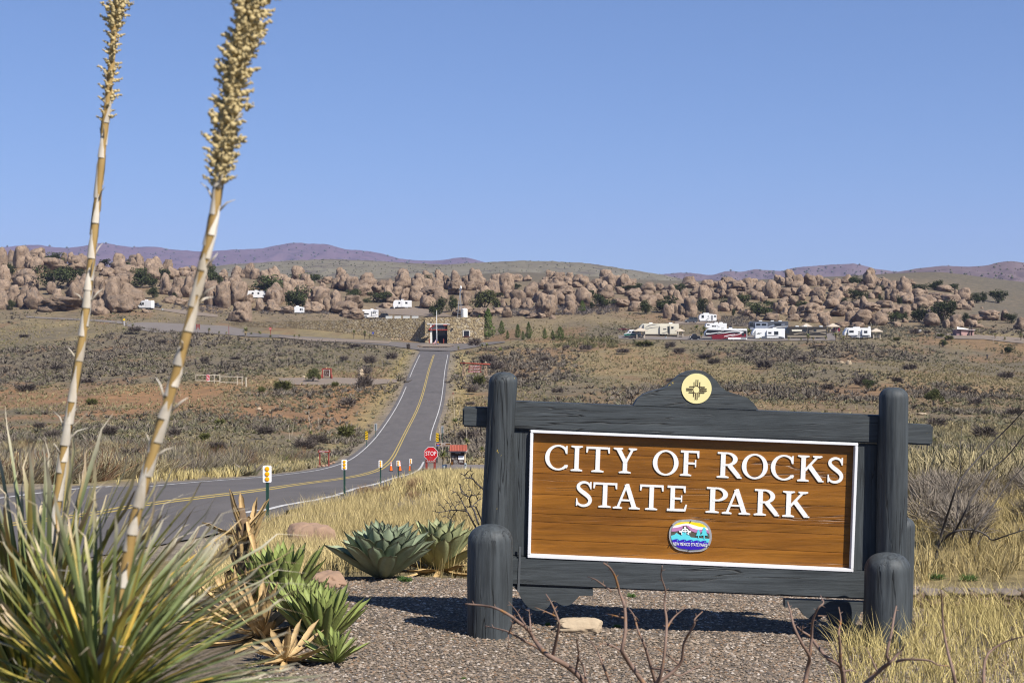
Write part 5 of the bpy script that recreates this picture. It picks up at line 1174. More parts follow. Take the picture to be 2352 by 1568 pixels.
    x, z = c(1247, 1062); lettering('NEW MEXICO STATE PARKS', (x, z), (1090-990)/7.84/1.7415*KS, wh, bd, -.0085, width=1075/7.84/1.7415*KS, rz=-.043, depth=.002)
    b = MB(); bolts = col('screw', (.03,.02,.015))
    for x_, y_ in ((1262,348),(685,465),(645,1050),(1215,1235),(1830,1110)):
        b2 = MB(); b2.prism([c(x_+18*cos(i*.785), y_+18*sin(i*.785)) for i in range(8)], -.0095, .0125); b2.obj('screw', bolts, bd)
build_sign()

# ------------------------------------------------------------------ gravel bed: loose stones
M_peb = mat('gravel_stone', (1,1,1), attr='tint', rough=.9, spec=.15)
def pebbles(name, poly, d0, d1, dens, size, seed, label):
    p = scatter(poly, dens, d0, d1, seed); r = np.random.default_rng(seed); n = len(p); s = size*(.45+1.1*r.random(n)**1.6)
    base = np.array([(1,0,.1),(.35,.9,.0),(-.8,.6,.1),(-.8,-.6,0),(.35,-.9,.1),(0,0,.75)]); fs = np.array([(0,1,5),(1,2,5),(2,3,5),(3,4,5),(4,0,5)])
    an = r.random(n)*6.28; ca, sa = np.cos(an)[:, None], np.sin(an)[:, None]; b = base[None]*(.75+.5*r.random((n,6,1)))
    x = b[..., 0]*ca-b[..., 1]*sa; y = b[..., 0]*sa+b[..., 1]*ca; V = np.stack([x*s[:, None]+p[:, 0:1], y*s[:, None]+p[:, 1:2], b[..., 2]*s[:, None]*.8+p[:, 2:3]+.004], -1)
    Fc = (np.arange(n)[:, None, None]*6+fs[None]).reshape(-1, 3)
    pal = np.array([(.20,.155,.115),(.15,.118,.09),(.29,.235,.185),(.095,.08,.068),(.36,.315,.27),(.19,.125,.08),(.125,.108,.096)]); c = pal[r.choice(7, n, p=[.24,.22,.12,.18,.05,.1,.09])]*(.8+.4*r.random((n,1)))
    o = npobj(name, V.reshape(-1, 3), Fc, M_peb, col=np.repeat(c, 6, 0)); o['kind'] = 'stuff'; o['label'] = label
pebbles('gravel', [(700,1325),(2120,1330),(2400,1420),(2400,1640),(500,1640)], 8.2, 10.0, 3600, .0100, 31, 'brown and grey gravel covering the bed round the sign')
pebbles('gravel', [(740,1322),(2120,1330),(2200,1420),(2300,1640),(500,1640)], 10.0, 13.1, 2200, .0115, 32, 'brown and grey gravel behind the sign')
# low stone edging right of the sign
def edging():
    root = empty('stone_edging', G(2230,1395), 0, 'low dry stone edging with a flat cap right of the sign', 'garden edging')
    bz = root.location
    m2 = mat('edging_stone', (.20,.135,.10), (.13,.09,.07), scale=6, rough=.95, bump=.6, rnd=.3); mc = mat('edging_cap', (.20,.165,.135), (.15,.12,.10), scale=8, rough=.95, bump=.3)
    for row in range(3):
        for i in range(15):
            px = 2070+i*24+row*11+RN.random()*8; g = G(px, 1397); V, Fc = rock(900+i+row*40, .07+.05*RN.random(), .14, .05+.02*RN.random(), sub=2, sq=3.0, rough=.9); o = npobj('edging_stone', V, Fc, m2, root, smooth=True); o.location = Vector((g.x, g.y+.05+.03*RN.random(), g.z+row*.034))-bz
    for i in range(6):
        px = 2090+i*58; g = G(px, 1397); V, Fc = rock(980+i, .215, .24, .036, sub=3, sq=4.5, rough=.35, sink=0); o = npobj('cap_stone', V, Fc, mc, root, smooth=True); o.location = Vector((g.x, g.y+.10, g.z+.105))-bz
edging()
# ------------------------------------------------------------------ sotol plants in the near left corner
M_sot = mat('sotol_leaf', (.82,.82,.82), (1.15,1.15,1.12), scale=9, attr='tint', rough=.6, spec=.25, rnd=.35)
M_stalk = mat('sotol_stalk', (.24,.145,.045), (.37,.255,.10), scale=14, stretch=(1,1,.3), rough=.6, c3=(.20,.09,.02), s3=22, t3=.62)
M_bract = mat('white_bract', (.60,.56,.49), (.34,.28,.20), scale=22, stretch=(1,1,.25), rough=.75, rnd=.22, c3=(.20,.13,.07), s3=18, t3=.66)
M_seed = mat('straw_seed', (.36,.275,.13), (.52,.43,.235), scale=30, rough=.85, c3=(.20,.13,.05), s3=40, t3=.62)
def strap_leaf(seed, hue):
    r = np.random.default_rng(seed); n = 14; t = np.linspace(0, 1, n); sag = .04+.30*r.random()**2; tw = (r.random()-.5)*.9
    wd = .0175*np.where(t < .08, .8+t*2.5, np.where(t < .86, 1-.52*(t-.08), (1-t)*2.2+.045)); curl = np.clip((t-.87)/.13, 0, 1)
    x = t-.02*curl; z = -sag*t**2.2+np.where(curl > 0, .022*np.sin(curl*4.5), 0); y = .03*np.sin(t*3+seed)+curl*.03*np.cos(curl*4+seed)
    ax = np.cos(tw*t); az = np.sin(tw*t)
    L = np.stack([x, y+wd*ax, z+wd*az+.25*wd], 1); R_ = np.stack([x, y-wd*ax, z-wd*az+.25*wd], 1); C_ = np.stack([x, y, z], 1)
    V = np.stack([L, C_, R_], 1).reshape(-1, 3); Fc = []
    for i in range(n-1):
        for k in (0, 1): Fc.append((i*3+k, i*3+k+1, i*3+3+k+1, i*3+3+k))
    g0, g1, tip = {0: ((.125,.145,.022),(.145,.152,.04),(.36,.30,.20)), 1: ((.095,.125,.04),(.125,.148,.065),(.34,.30,.23)), 2: ((.36,.25,.035),(.36,.24,.055),(.44,.33,.20)), 3: ((.24,.21,.035),(.26,.20,.06),(.45,.35,.25))}[hue]
    k = t[:, None]; c = np.array(g0)*(1-k)+np.array(g1)*k; k2 = np.clip((k-.72)/.2, 0, 1); c = c*(1-k2)+np.array(tip)*k2
    return npmesh('leaf', V, np.array(Fc), M_sot, col=np.repeat(c, 3, 0), smooth=True)
SL = [strap_leaf(i, (0,1,0,3,2,1,0,1,1,0,3,0)[i]) for i in range(12)]
def sotol(loc, n, L0, seed, label, up=0.0, bias=None, wid=.85):
    root = empty('sotol_plant', loc, 0, label, 'desert plant'); r = np.random.default_rng(seed); k = 0
    while k < n:
        an = r.random()*2*pi; el = math.asin(min(.99, -.08+1.07*r.random()**.8)); L = L0*(.72+.38*r.random())
        d = Vector((cos(el)*cos(an), cos(el)*sin(an), sin(el)+up))
        if bias: d += Vector(bias)*r.random()
        o = bpy.data.objects.new('leaf', SL[r.integers(0, 12)]); link(o, root); q = d.to_track_quat('X', 'Z'); o.rotation_mode = 'QUATERNION'; o.rotation_quaternion = q
        o.location = d*.05; wv = .85+.55*r.random(); o.scale = (L, L0*wv*wid, L); k += 1
    return root
s_left = sotol(P(85, 1700, 4.8), 250, 1.0, 1, 'tall spiky sotol with grey tipped straight leaves at the far left edge', up=.75, wid=.52)
s_right = sotol(P(225, 1650, 3.4), 280, .53, 2, 'large spiky sotol with yellow green leaves fanning right in the lower left corner', up=.0, bias=(.35,0,0), wid=.6)
def stalk(root, pts, d, r0, r1, seedfrom, seedw, seed, nb, clus=True):
    r = np.random.default_rng(seed); W = catmull([P(x, y, d)-root.location for x, y in pts], 8); n = len(W); s = d/F
    rad = [(r0+(r1-r0)*i/(n-1))*s for i in range(n)]
    for i in range(n): rad[i] *= 1+.05*sin(i*1.7)
    b = MB(); b.tube(W, rad, 12); st = b.obj('flower_stalk', M_stalk, root, smooth=True)
    py = np.interp(np.arange(n), np.arange(len(pts))*8, [p[1] for p in pts])
    def at(f):
        i = min(int(f), n-2); return W[i]+(W[i+1]-W[i])*(f-i), rad[i], (Vector(W[i+1])-Vector(W[i])).normalized()
    for k in range(nb):
        f = (k+.5)/nb*(n-2); c, rr, ax = at(f)
        if py[int(f)] < seedfrom-60: continue
        an = k*2.39996+r.normal()*.5; ref = ax.cross(Vector((0,1,0))).normalized(); ref2 = ax.cross(ref)
        hgt = (38+58*r.random())*s; hw0 = .8+.8*r.random(); V = []; m_ = 7; rows = 6
        for j in range(rows+1):
            t = j/rows; half = hw0*(1-t)**(.6+.5*hw0)+.04+.1*r.random()*(j > 0); R_ = rr*(1.10+.10*(1-t)+(.25*t*t if r.random() < .15 else 0))
            for q in range(m_):
                a = an+half*(2*q/(m_-1)-1); V.append(Vector(c)+ax*(hgt*t-.01)+(ref*cos(a)+ref2*sin(a))*R_)
        Fc = [(j*m_+q, j*m_+q+1, (j+1)*m_+q+1, (j+1)*m_+q) for j in range(rows) for q in range(m_-1)]
        b = MB(); b.add(V, Fc); b.obj('bract', M_bract, st, smooth=True)
        if r.random() < .35:   # ragged tip standing off the stalk
            a = an+r.random(); dirv = (ref*cos(a)+ref2*sin(a)); b = MB(); b.tube([Vector(c)+ax*hgt*.7+dirv*rr, Vector(c)+ax*(hgt*1.0)+dirv*rr*2.4, Vector(c)+ax*(hgt*1.15)+dirv*rr*(3+2*r.random())], [.0035, .0022, .0006], 5); b.obj('bract_tip', M_bract, st, smooth=True)
    if clus:
        V0, F0 = ico(2); M_ = []
        for q in range(6):
            rq = np.random.default_rng(q+50); vs = []; fs = []
            for j in range(13):
                t = j/12; rr_ = .0056*(1.15-.65*t)*(.7+.7*rq.random()); cc = np.array([(rq.random()-.5)*.016*(1-.5*t), (rq.random()-.5)*.016*(1-.5*t), .002+t*.046]); vs.append(V0*rr_*(1+.25*fbm(V0*2+j, 2))[:, None]+cc); fs.append(F0+j*len(V0))
            M_.append(npmesh('seed_cluster', np.concatenate(vs), np.concatenate(fs), M_seed, smooth=True))
        i0 = int(np.argmax(py < seedfrom)); 
        nC = seedw[2]
        for k in range(nC):
            f = i0+(n-2-i0)*((k+r.random())/nC); c, rr, ax = at(f); t = (seedfrom-py[int(f)])/seedfrom
            reach = (seedw[0]+(seedw[1]-seedw[0])*min(t/.32, 1)+12*max(0, (t-.55)/.45))*s; reach *= .72+.28*sin(f*2.1)+.0*t; an = k*2.39996+r.random()*.5; ref = ax.cross(Vector((0,1,0))).normalized(); ref2 = ax.cross(ref)
            dv = (ref*cos(an)+ref2*sin(an)); lay = r.random()**.6
            o = bpy.data.objects.new('seed_cluster', M_[k % 6]); link(o, st); o.location = Vector(c)+dv*(rr*.6+max(reach-.036, 0)*lay); o.rotation_mode = 'QUATERNION'
            o.rotation_quaternion = (dv+ax*.45).to_track_quat('Z', 'X'); sc_ = min(1.0, .55+reach/.07)*(.7+.55*r.random()); o.scale = (sc_,)*3
stalk(s_right, [(215,1560),(270,1390),(310,1190),(345,1060),(385,925),(420,800),(455,660),(487,520),(503,410),(520,300),(538,190),(558,95),(580,0),(604,-110)], 3.4, 13.0, 8.0, 425, (12,36,210), 5, 66)
stalk(s_left, [(100,1370),(118,1250),(143,1060),(160,950),(190,770),(205,640),(222,480),(240,300),(254,170),(263,60),(272,0),(282,-100)], 4.8, 10.5, 6.2, 300, (3,11,90), 6, 66)

# ------------------------------------------------------------------ agaves
M_aga = mat('agave_leaf', (.85,.85,.85), (1.12,1.12,1.12), scale=7, attr='tint', rough=.6, spec=.3, rnd=.15, bump=.15, bscale=30)
def agave_leaf(seed, slim=1.0, pal=0):
    r = np.random.default_rng(seed); n, m_ = 13, 7; t = np.linspace(0, 1, n); hw = .158*slim*np.where(t < .55, .62+.38*np.sin(t/.55*pi/2), np.sqrt(np.clip(1-((t-.55)/.45)**1.9, 0, 1))*1.0); hw = np.maximum(hw, .006); hw[-1] = .001; hw[-2] *= .5
    bend = .16+.2*r.random(); top = []; bot = []; ct = []; cb = []
    g = {0: (.225,.27,.175), 1: (.19,.23,.065), 2: (.34,.235,.11), 3: (.27,.29,.15)}[pal]
    for i in range(n):
        for j in range(m_):
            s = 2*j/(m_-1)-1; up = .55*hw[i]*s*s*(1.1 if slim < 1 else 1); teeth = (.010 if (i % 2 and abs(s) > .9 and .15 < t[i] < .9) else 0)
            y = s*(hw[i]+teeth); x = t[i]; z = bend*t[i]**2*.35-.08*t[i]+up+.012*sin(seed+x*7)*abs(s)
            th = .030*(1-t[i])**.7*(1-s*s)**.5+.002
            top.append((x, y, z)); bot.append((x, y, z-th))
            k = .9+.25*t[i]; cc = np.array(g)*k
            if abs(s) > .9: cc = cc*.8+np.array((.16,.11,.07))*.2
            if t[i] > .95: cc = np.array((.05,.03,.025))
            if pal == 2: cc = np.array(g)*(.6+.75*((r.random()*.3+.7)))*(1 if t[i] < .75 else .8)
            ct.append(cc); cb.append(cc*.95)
    N0 = n*m_; Fc = []
    for i in range(n-1):
        for j in range(m_-1):
            a = i*m_+j; Fc.append((a, a+m_, a+m_+1, a+1)); Fc.append((N0+a, N0+a+1, N0+a+m_+1, N0+a+m_))
        for j in (0, m_-1):
            a = i*m_+j; q = (a, N0+a, N0+a+m_, a+m_); Fc.append(q if j == m_-1 else q[::-1])
    return npmesh('leaf', np.array(top+bot), np.array(Fc), M_aga, col=np.array(ct+cb), smooth=True)
AL = {0: [agave_leaf(i, 1.0, 0) for i in range(5)], 1: [agave_leaf(i+9, .50, 1) for i in range(4)], 2: [agave_leaf(i+19, .45, 2) for i in range(4)], 3: [agave_leaf(i+29, .95, 3) for i in range(4)]}
def agave(px, py, Rpx, n, pal, seed, label, el0=86, el1=6, dead=0, group=None, tilt=(0,0), lens=(.75,1.05), d=None):
    g = G(px, py) if d is None else P(px, py, d); R_ = Rpx*g.y/F; root = empty('agave', g, 0, label, 'agave'); r = np.random.default_rng(seed)
    if group: root['group'] = group
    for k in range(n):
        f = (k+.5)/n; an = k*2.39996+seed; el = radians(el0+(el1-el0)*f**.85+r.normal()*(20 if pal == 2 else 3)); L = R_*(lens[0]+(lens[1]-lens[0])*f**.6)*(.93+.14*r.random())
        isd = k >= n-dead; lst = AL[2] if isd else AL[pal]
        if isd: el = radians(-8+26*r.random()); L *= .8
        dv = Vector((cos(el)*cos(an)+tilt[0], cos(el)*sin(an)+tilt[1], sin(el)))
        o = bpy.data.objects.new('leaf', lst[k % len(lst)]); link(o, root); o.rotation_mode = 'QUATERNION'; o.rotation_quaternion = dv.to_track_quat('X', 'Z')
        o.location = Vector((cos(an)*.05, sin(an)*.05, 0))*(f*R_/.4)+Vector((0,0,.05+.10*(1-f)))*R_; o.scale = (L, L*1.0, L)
    return root
agave(880, 1328, 132, 58, 0, 1, 'large grey green agave with broad pointed leaves left of the sign', el1=30)
agave(1010, 1316, 128, 50, 3, 2, 'pale green agave with brown dried lower leaves behind the big agave', dead=16, el1=16)
agave(645, 1400, 150, 34, 1, 3, 'bright green agave with upright narrow leaves behind the dried agave', el1=52)
agave(740, 1484, 142, 32, 1, 4, 'bright green agave beside the gravel shadow left of the sign', el1=40)
agave(768, 1522, 84, 24, 1, 5, 'small low green agave at the gravel edge', el1=14)
agave(612, 1408, 130, 28, 1, 16, 'green agave half hidden by the leaning sotol leaves', el1=55)
agave(702, 1466, 132, 30, 1, 17, 'narrow leaved green agave in the middle of the low clump', el1=50)
agave(682, 1436, 116, 24, 1, 6, 'small green agave squeezed between its two taller neighbours', el1=40)
agave(600, 1470, 145, 34, 2, 7, 'dried tan agave with collapsed papery leaves', el0=80, el1=2)
agave(655, 1525, 120, 22, 2, 8, 'second dried agave lying flat before the green ones', el0=50, el1=-2)
agave(540, 1420, 120, 22, 2, 9, 'dried agave clump round the broken flower stalk', el0=82, el1=15)
def stump():
    g = G(562, 1400); s = g.y/F; root = empty('dead_agave_stalk', g, 0, 'broken dark agave flower stalk wrapped in dry tan leaves', 'plant stalk'); b = MB(); r = np.random.default_rng(3)
    H = 235*s; b.tube([(0,0,-.1),(.01,0,H*.4),(-.015,0,H*.8),(-.03,0,H)], [22*s,20*s,15*s,9*s], 10); b.obj('stem', mat('dark_stem', (.06,.045,.035), (.20,.13,.07), scale=12, rough=.95), root, smooth=True)
    for k in range(34):
        an = k*2.4; z = H*(.1+.85*k/34); o = bpy.data.objects.new('dry_leaf', AL[2][k % 4]); link(o, root); el = radians(-75+150*r.random()) if k % 3 else radians(70); dv = Vector((cos(el)*cos(an), cos(el)*sin(an), sin(el)))
        o.rotation_mode = 'QUATERNION'; o.rotation_quaternion = dv.to_track_quat('X', 'Z'); o.location = (cos(an)*14*s, sin(an)*14*s, z); L = (55+50*r.random())*s; o.scale = (L, L, L*1.6)
stump()

# ------------------------------------------------------------------ bare branches
def branchy(name, label, lines, cf, d, rpx, m, cat='bush', dvar=.25, seed=0, thorn=True, group=None):
    r = np.random.default_rng(seed); allp = [cf(*p) for L in lines for p in L]; bx, by = max(allp, key=lambda p: p[1]); g = P(bx, by, d); g.z = zs(g.x, g.y)
    root = empty(name, g, 0, label, cat)
    if group: root['group'] = group
    for k, L in enumerate(lines):
        p2 = [cf(*p) for p in L]; dk = d+(r.random()-.5)*dvar; s = dk/F; dd = [dk+.06*d/6*sin(i*1.1+k) for i in range(len(p2))]
        W = catmull([P(x, y, q)-g for (x, y), q in zip(p2, dd)], 4); n = len(W); r0 = rpx[k] if hasattr(rpx, '__len__') else rpx
        rad = [max(r0*s*(1-.72*i/(n-1)), .0012*d/6) for i in range(n)]; b = MB(); b.tube(W, rad, 7)
        if thorn:
            for i in range(2, n-1, 3):
                t = Vector(W[i]); dr = (Vector(W[i+1])-Vector(W[i-1])).normalized(); sd = dr.cross(Vector((0,1,0)))*(1 if i % 2 else -1); b.tube([t, t+(sd+dr*.5).normalized()*(10*s)], [1.4*s, .3*s], 4)
        b.obj('branch', m, root, smooth=True)
    return root
M_twig = mat('reddish_twig', (.13,.080,.055), (.22,.150,.12), scale=14, rough=.7, c3=(.28,.13,.03), s3=8, t3=.55)
M_dkb = mat('dark_branch', (.035,.03,.028), (.085,.075,.07), scale=12, rough=.95)
f3 = lambda x, y: (1033.6+x/4, 1176+y/4); f4 = lambda x, y: (1764+x/4, 1176+y/4)
branchy('thorny_bush', 'bare thorny twigs reaching left across the first short post', [
 [(1330,1720),(1240,1568),(1150,1470),(1060,1400),(950,1340),(870,1290),(820,1230),(770,1160),(720,1080),(620,1000),(540,940),(420,880),(300,855),(140,840)],
 [(870,1300),(800,1240),(700,1190),(600,1130),(520,1090),(400,1060),(320,1040)], [(940,1330),(970,1200),(1000,1040),(985,960),(930,830),(880,750)], [(985,960),(900,920),(780,870)], [(985,960),(960,900),(985,860)],
 [(740,1090),(735,990),(730,950),(725,890)], [(690,1030),(640,960),(620,920),(540,820)], [(1250,1568),(1230,1430),(1190,1350),(1175,1310)], [(1160,1440),(1180,1300),(1165,1180),(1170,1150)], [(540,1110),(570,1030),(600,950)], [(530,1090),(540,1200),(515,1330)]],
 f3, 6.3, [7.5,4,4.5,2.5,2.5,2.6,2.6,3,3,2,1.6], M_twig, seed=1)
branchy('thorny_bush', 'bare thorny twigs rising before the middle of the sign', [
 [(1850,1700),(1780,1568),(1680,1430),(1600,1310),(1580,1260),(1610,1100),(1605,870),(1560,740),(1520,600),(1470,510),(1410,465)], [(1575,1270),(1480,1220),(1400,1205),(1370,1220)], [(1890,1568),(1840,1400),(1790,1230),(1730,1090),(1690,950),(1640,880)],
 [(1880,1600),(1940,1480),(1975,1250),(1990,1000),(1970,850),(1980,720),(1940,590),(1950,490)], [(1600,970),(1520,950),(1430,930)], [(1480,720),(1340,620),(1260,590)], [(1990,1060),(2060,960),(2180,860)],
 [(1880,1590),(2110,1400),(2150,1200),(2240,1040),(2250,980),(2320,910)], [(2110,1400),(2020,1330),(1900,1250)], [(1840,1430),(2000,1450),(2100,1500),(2250,1430),(2351,1380)], [(1480,1600),(1420,1440),(1340,1250),(1280,1170)], [(1605,870),(1620,800),(1600,740)], [(1700,960),(1730,985)]],
 f3, 6.2, [6.5,3,4.5,4.5,2.5,2.5,3,4.5,2.5,3,3.5,2,2], M_twig, seed=2)
branchy('thorny_bush', 'bare thorny twigs in front of the right short post', [
 [(330,1700),(340,1568),(370,1400),(380,1320),(310,1200),(240,1050),(210,930),(180,820)], [(385,1320),(400,1150),(410,1000),(460,880),(510,830),(480,760)], [(700,1600),(680,1450),(640,1390),(540,1330),(430,1200),(390,1140),(310,1090),(270,1050)], [(670,1420),(660,1200),(650,1100),(670,990),(650,870)], [(310,1090),(320,1040)], [(460,950),(540,950)]],
 f4, 6.4, [6,4,6,4,2,1.6], M_twig, seed=3)
branchy('thorny_bush', 'bare thorny twigs over the dry grass at the lower right', [
 [(800,1680),(900,1568),(1050,1430),(1110,1380),(1090,1300),(1130,1130),(1160,950),(1180,860)], [(1110,1390),(1230,1260),(1260,1200)], [(1180,1370),(1270,1350),(1480,1360),(1560,1400),(1670,1410)], [(1740,1680),(1720,1568),(1690,1420),(1650,1270),(1610,1050),(1600,850),(1590,720)], [(1980,1680),(1980,1568),(1990,1380),(2050,1270),(2200,1180),(2351,1140)], [(1000,1450),(960,1360),(900,1240)], [(690,1460),(760,1450),(820,1470)]],
 f4, 6.0, [6,3.5,3.5,5,4.5,2.5,2.5], M_twig, seed=4)
f5 = lambda x, y: ((1700+x/4.9)/1.7415, (1780+y/4.9)/1.7415)
branchy('bare_bush', 'leafless black branched bush in the grass left of the left sign post', [
 [(1250,960),(1150,860),(1000,740),(930,650),(830,640),(780,600),(690,545)], [(930,650),(900,600),(960,540)], [(780,600),(820,540),(880,490),(900,470)], [(990,1600),(890,1410),(820,1300),(720,1280),(520,1270),(410,1290),(260,1310),(150,1290)], [(410,1290),(320,1180),(260,1110)],
 [(1050,1550),(1000,1400),(960,1280),(900,1180),(870,1080),(880,1020),(830,1000),(740,950),(690,830),(700,760)], [(820,1290),(760,1170),(700,1050),(640,950),(600,920),(500,875)], [(620,1260),(560,1180),(460,1000)], [(1120,1500),(1080,1400),(1000,1220),(940,1180),(1050,1080),(1140,1030)], [(1040,1080),(1000,1000),(940,920)],
 [(880,1020),(910,920),(830,750)], [(720,1100),(640,1110),(590,1095)], [(900,1180),(800,1230),(720,1260)], [(500,1560),(520,1450),(560,1350),(640,1280)], [(500,1450),(400,1390),(330,1400)], [(690,830),(780,950),(860,1000)], [(1000,1000),(1080,900)], [(520,1270),(470,1150),(380,1050)], [(600,1200),(690,1110)]],
 f5, 15.5, [2.4,1.4,1.2,2.2,1.2,2.4,1.7,1.3,2.2,1.3,1.2,1.1,1.2,1.5,1.1,1.1,1,1,1], M_dkb, dvar=.9, seed=5)
f6 = lambda x, y: ((3600+x/2.24)/1.7415, (1650+y/2.24)/1.7415)
branchy('bare_bush', 'dark thick stemmed bush leaning right behind the right sign post', [
 [(330,1330),(330,1250),(380,1060),(440,870),(490,720),(550,590),(680,430),(820,280),(1000,100),(1110,-20),(1250,-160)], [(350,1230),(360,1180),(430,1100),(510,1060),(600,1045),(700,1060),(780,1100),(830,1140),(950,1100),(1111,1050),(1300,1000)], [(460,1130),(500,1050),(590,880),(640,770),(760,600),(830,500),(960,390),(1111,200),(1200,90)],
 [(620,1160),(650,1080),(720,970),(830,830),(960,650),(1111,480),(1250,300)], [(550,590),(535,400),(545,250),(560,100)], [(480,1060),(520,850),(530,700)], [(660,1330),(690,1200),(740,1100),(790,1020)]],
 f6, 14.6, [3.4,3.6,3,2.6,1.3,1.4,1.6], M_dkb, dvar=.5, seed=6)
# thicket behind the right post
def thicket(name, label, poly, d0, d1, n, h, m, seed, wid=.010):
    p = scatter(poly, n*3/max(1, 1), d0, d1, seed)[:n]; V = []; Fs = []; C_ = []
    for i, q in enumerate(p):
        v, f = shrub_mesh(seed*100+i, 420, wid); s = h*(.7+.6*RN.random()); Fs.append(f+sum(len(x) for x in V)); V.append(v*np.array([s*1.3, s*1.3, s])+q)
    o = npobj(name, np.concatenate(V), np.concatenate(Fs), m); o['kind'] = 'stuff'; o['label'] = label
thicket('thicket', 'tangled grey leafless thicket beyond the stone edging', [(2095,1290),(2420,1300),(2420,1130),(2095,1140)], 16, 25, 26, .62, mat('grey_twig', (.15,.125,.10), (.26,.22,.175), scale=3, rough=.95), 7, .007)
thicket('thicket', 'rusty twigs in the straw grass between agaves and road', [(820,1140),(990,1100),(990,1150),(840,1190)], 26, 44, 10, .30, mat('rust_twig', (.20,.12,.065), (.32,.22,.12), scale=3, rough=.95, rnd=.2), 8, .008)
# ------------------------------------------------------------------ road furniture
M_red = col('sign_red', (.42,.012,.016), .4); M_barn = col('barn_red', (.20,.035,.025), .7); M_white = col('sign_white', (.70,.70,.71), .4); M_black = col('sign_black', (.015,.013,.012), .5)
M_green = mat('green_steel_post', (.022,.060,.048), (.035,.085,.07), scale=20, rough=.5, metal=.2); M_alum = mat('sign_back_aluminium', (.38,.39,.41), (.5,.5,.52), scale=5, rough=.45, metal=.5)
M_amber = col('amber_reflector', (.80,.36,.004), .15, .6); M_sgnyel = col('sign_yellow', (.80,.50,.006), .4); M_brown = col('sign_brown', (.115,.05,.012), .45); M_dark = col('near_black_steel', (.02,.02,.022), .5)
def at(px, py): g = G(px, py); return g, g.y/F
def rrect(x0, x1, z0, z1, r, n=5):
    q = []
    for cx, cz, a0 in ((x1-r, z1-r, 0), (x0+r, z1-r, 90), (x0+r, z0+r, 180), (x1-r, z0+r, 270)):
        for i in range(n+1): a = radians(a0+90*i/n); q.append((cx+r*cos(a), cz+r*sin(a)))
    return q
def reflector(px, pyb, x0, x1, y0, y1, label):
    g, s = at(px, pyb); root = empty('road_marker', g, 0, label, 'road marker', 'reflector markers along the near road edge')
    w_ = (x1-x0)*s; z1, z0 = (pyb-y0)*s, (pyb-y1)*s; t = w_*.11
    b = MB(); b.box(-t, t, .01, .025, -.25, z0+.05).box(-t*1.5, -t, .0, .05, -.25, z0+.05).box(t, t*1.5, .0, .05, -.25, z0+.05); b.obj('post', M_green, root)
    b = MB(); b.prism(rrect(-w_/2, w_/2, z0, z1, w_*.16), -.004, .0); b.obj('plate', M_white, root)
    for k in (.2, .5, .8):
        zc = z0+(z1-z0)*k; r = w_*.27; b = MB(); M_ = Matrix.Translation((0, -.004, zc)) @ Matrix.Rotation(pi/2, 4, 'X'); b.lathe([(r, 0), (r*.95, .008), (r*.7, .013), (r*.2, .015)], n=20, M=M_); b.obj('reflector', M_amber, root, smooth=False)
reflector(614, 1207, 603.7, 624, 1068.5, 1107.7, 'nearest road marker, white plate with three amber discs on green post')
reflector(791, 1137, 786, 798.7, 1055, 1078.5, 'second road marker from the left with amber discs on green post')
reflector(874, 1110, 870, 878.5, 1056.5, 1073, 'third road marker from the left, left of the traffic cones')
reflector(914.5, 1102, 911, 918.2, 1057, 1070, 'fourth road marker, overlapping the middle traffic cone')
reflector(943.5, 1094, 940.8, 946.9, 1053, 1064.5, 'farthest road marker, in front of the right traffic cone')
M_cone = col('cone_orange', (.78,.13,.015), .5)
for px, lb in ((898, 'orange traffic cone standing by the yellow lines, leftmost of three'), (918.5, 'orange traffic cone behind the fourth road marker'), (941.5, 'orange traffic cone farthest right, next to the white edge line')):
    g, s = at(px, 1082.5); H = 23.5*s; root = empty('traffic_cone', g+Vector((0,0,.03)), 0, lb, 'traffic cone', 'traffic cones closing the lane'); R_ = 3.6*s
    prof = [(R_, .04*H), (R_*.52, .52*H)]; b = MB(); b.lathe(prof, n=20); b.obj('cone_body', M_cone, root, auto=40); b = MB(); b.lathe([(R_*.40, .66*H), (R_*.33, .75*H)], n=20); b.obj('orange_band', M_cone, root, auto=40); b = MB(); b.lathe([(R_*.26, .87*H), (R_*.16, H)], n=20); b.obj('cone_tip', M_cone, root, auto=40)
    b = MB(); b.lathe([(R_*.53, .52*H), (R_*.40, .66*H)], n=20); b.obj('reflective_band', M_white, root, auto=40); b = MB(); b.lathe([(R_*.34, .75*H), (R_*.26, .87*H)], n=20); b.obj('reflective_band', M_white, root, auto=40)
    b = MB(); b.box(-R_*1.25, R_*1.25, -R_*1.25, R_*1.25, 0, .05*H, bev=.02); b.obj('base', M_black, root)
def octa(r): return [(r*cos(radians(22.5+45*i)), r*sin(radians(22.5+45*i))) for i in range(8)]
# STOP sign with the red notice below it
g, s = at(989.7, 1082); root = empty('stop_sign', g, 0, 'red octagonal STOP sign above a small red notice board on two red posts', 'stop sign'); zc = (1082-1041.5)*s
R_ = 15.6*s/cos(radians(22.5)); b = MB(); b.prism([(x, z+zc) for x, z in octa(R_)], -.02, -.01); b.obj('sign_border', M_white, root)
b = MB(); b.prism([(x*.955, z*.955+zc) for x, z in octa(R_)], -.024, -.02); b.obj('sign_face', M_red, root)
lettering('STOP', (0, zc+1.0*s), 9.6*s, M_white, root, -.028, width=24.5*s); 
M_faint = col('faded_grey_paint', (.27,.09,.085), .6); lettering('PAY', (0, zc-8*s), 2.6*s, M_faint, root, -.027, width=7*s); lettering('HERE', (0, zc-11*s), 2.4*s, M_faint, root, -.027, width=9*s)
for x in (-10.2*s, 8.6*s):
    b = MB(); b.box(x-.055, x+.055, 0, .1, -.2, 27*s); b.obj('post', M_barn, root)
b = MB(); b.box(-12*s, 12*s, -.03, 0, 21*s, 25.5*s); b.obj('notice_board', M_barn, root)
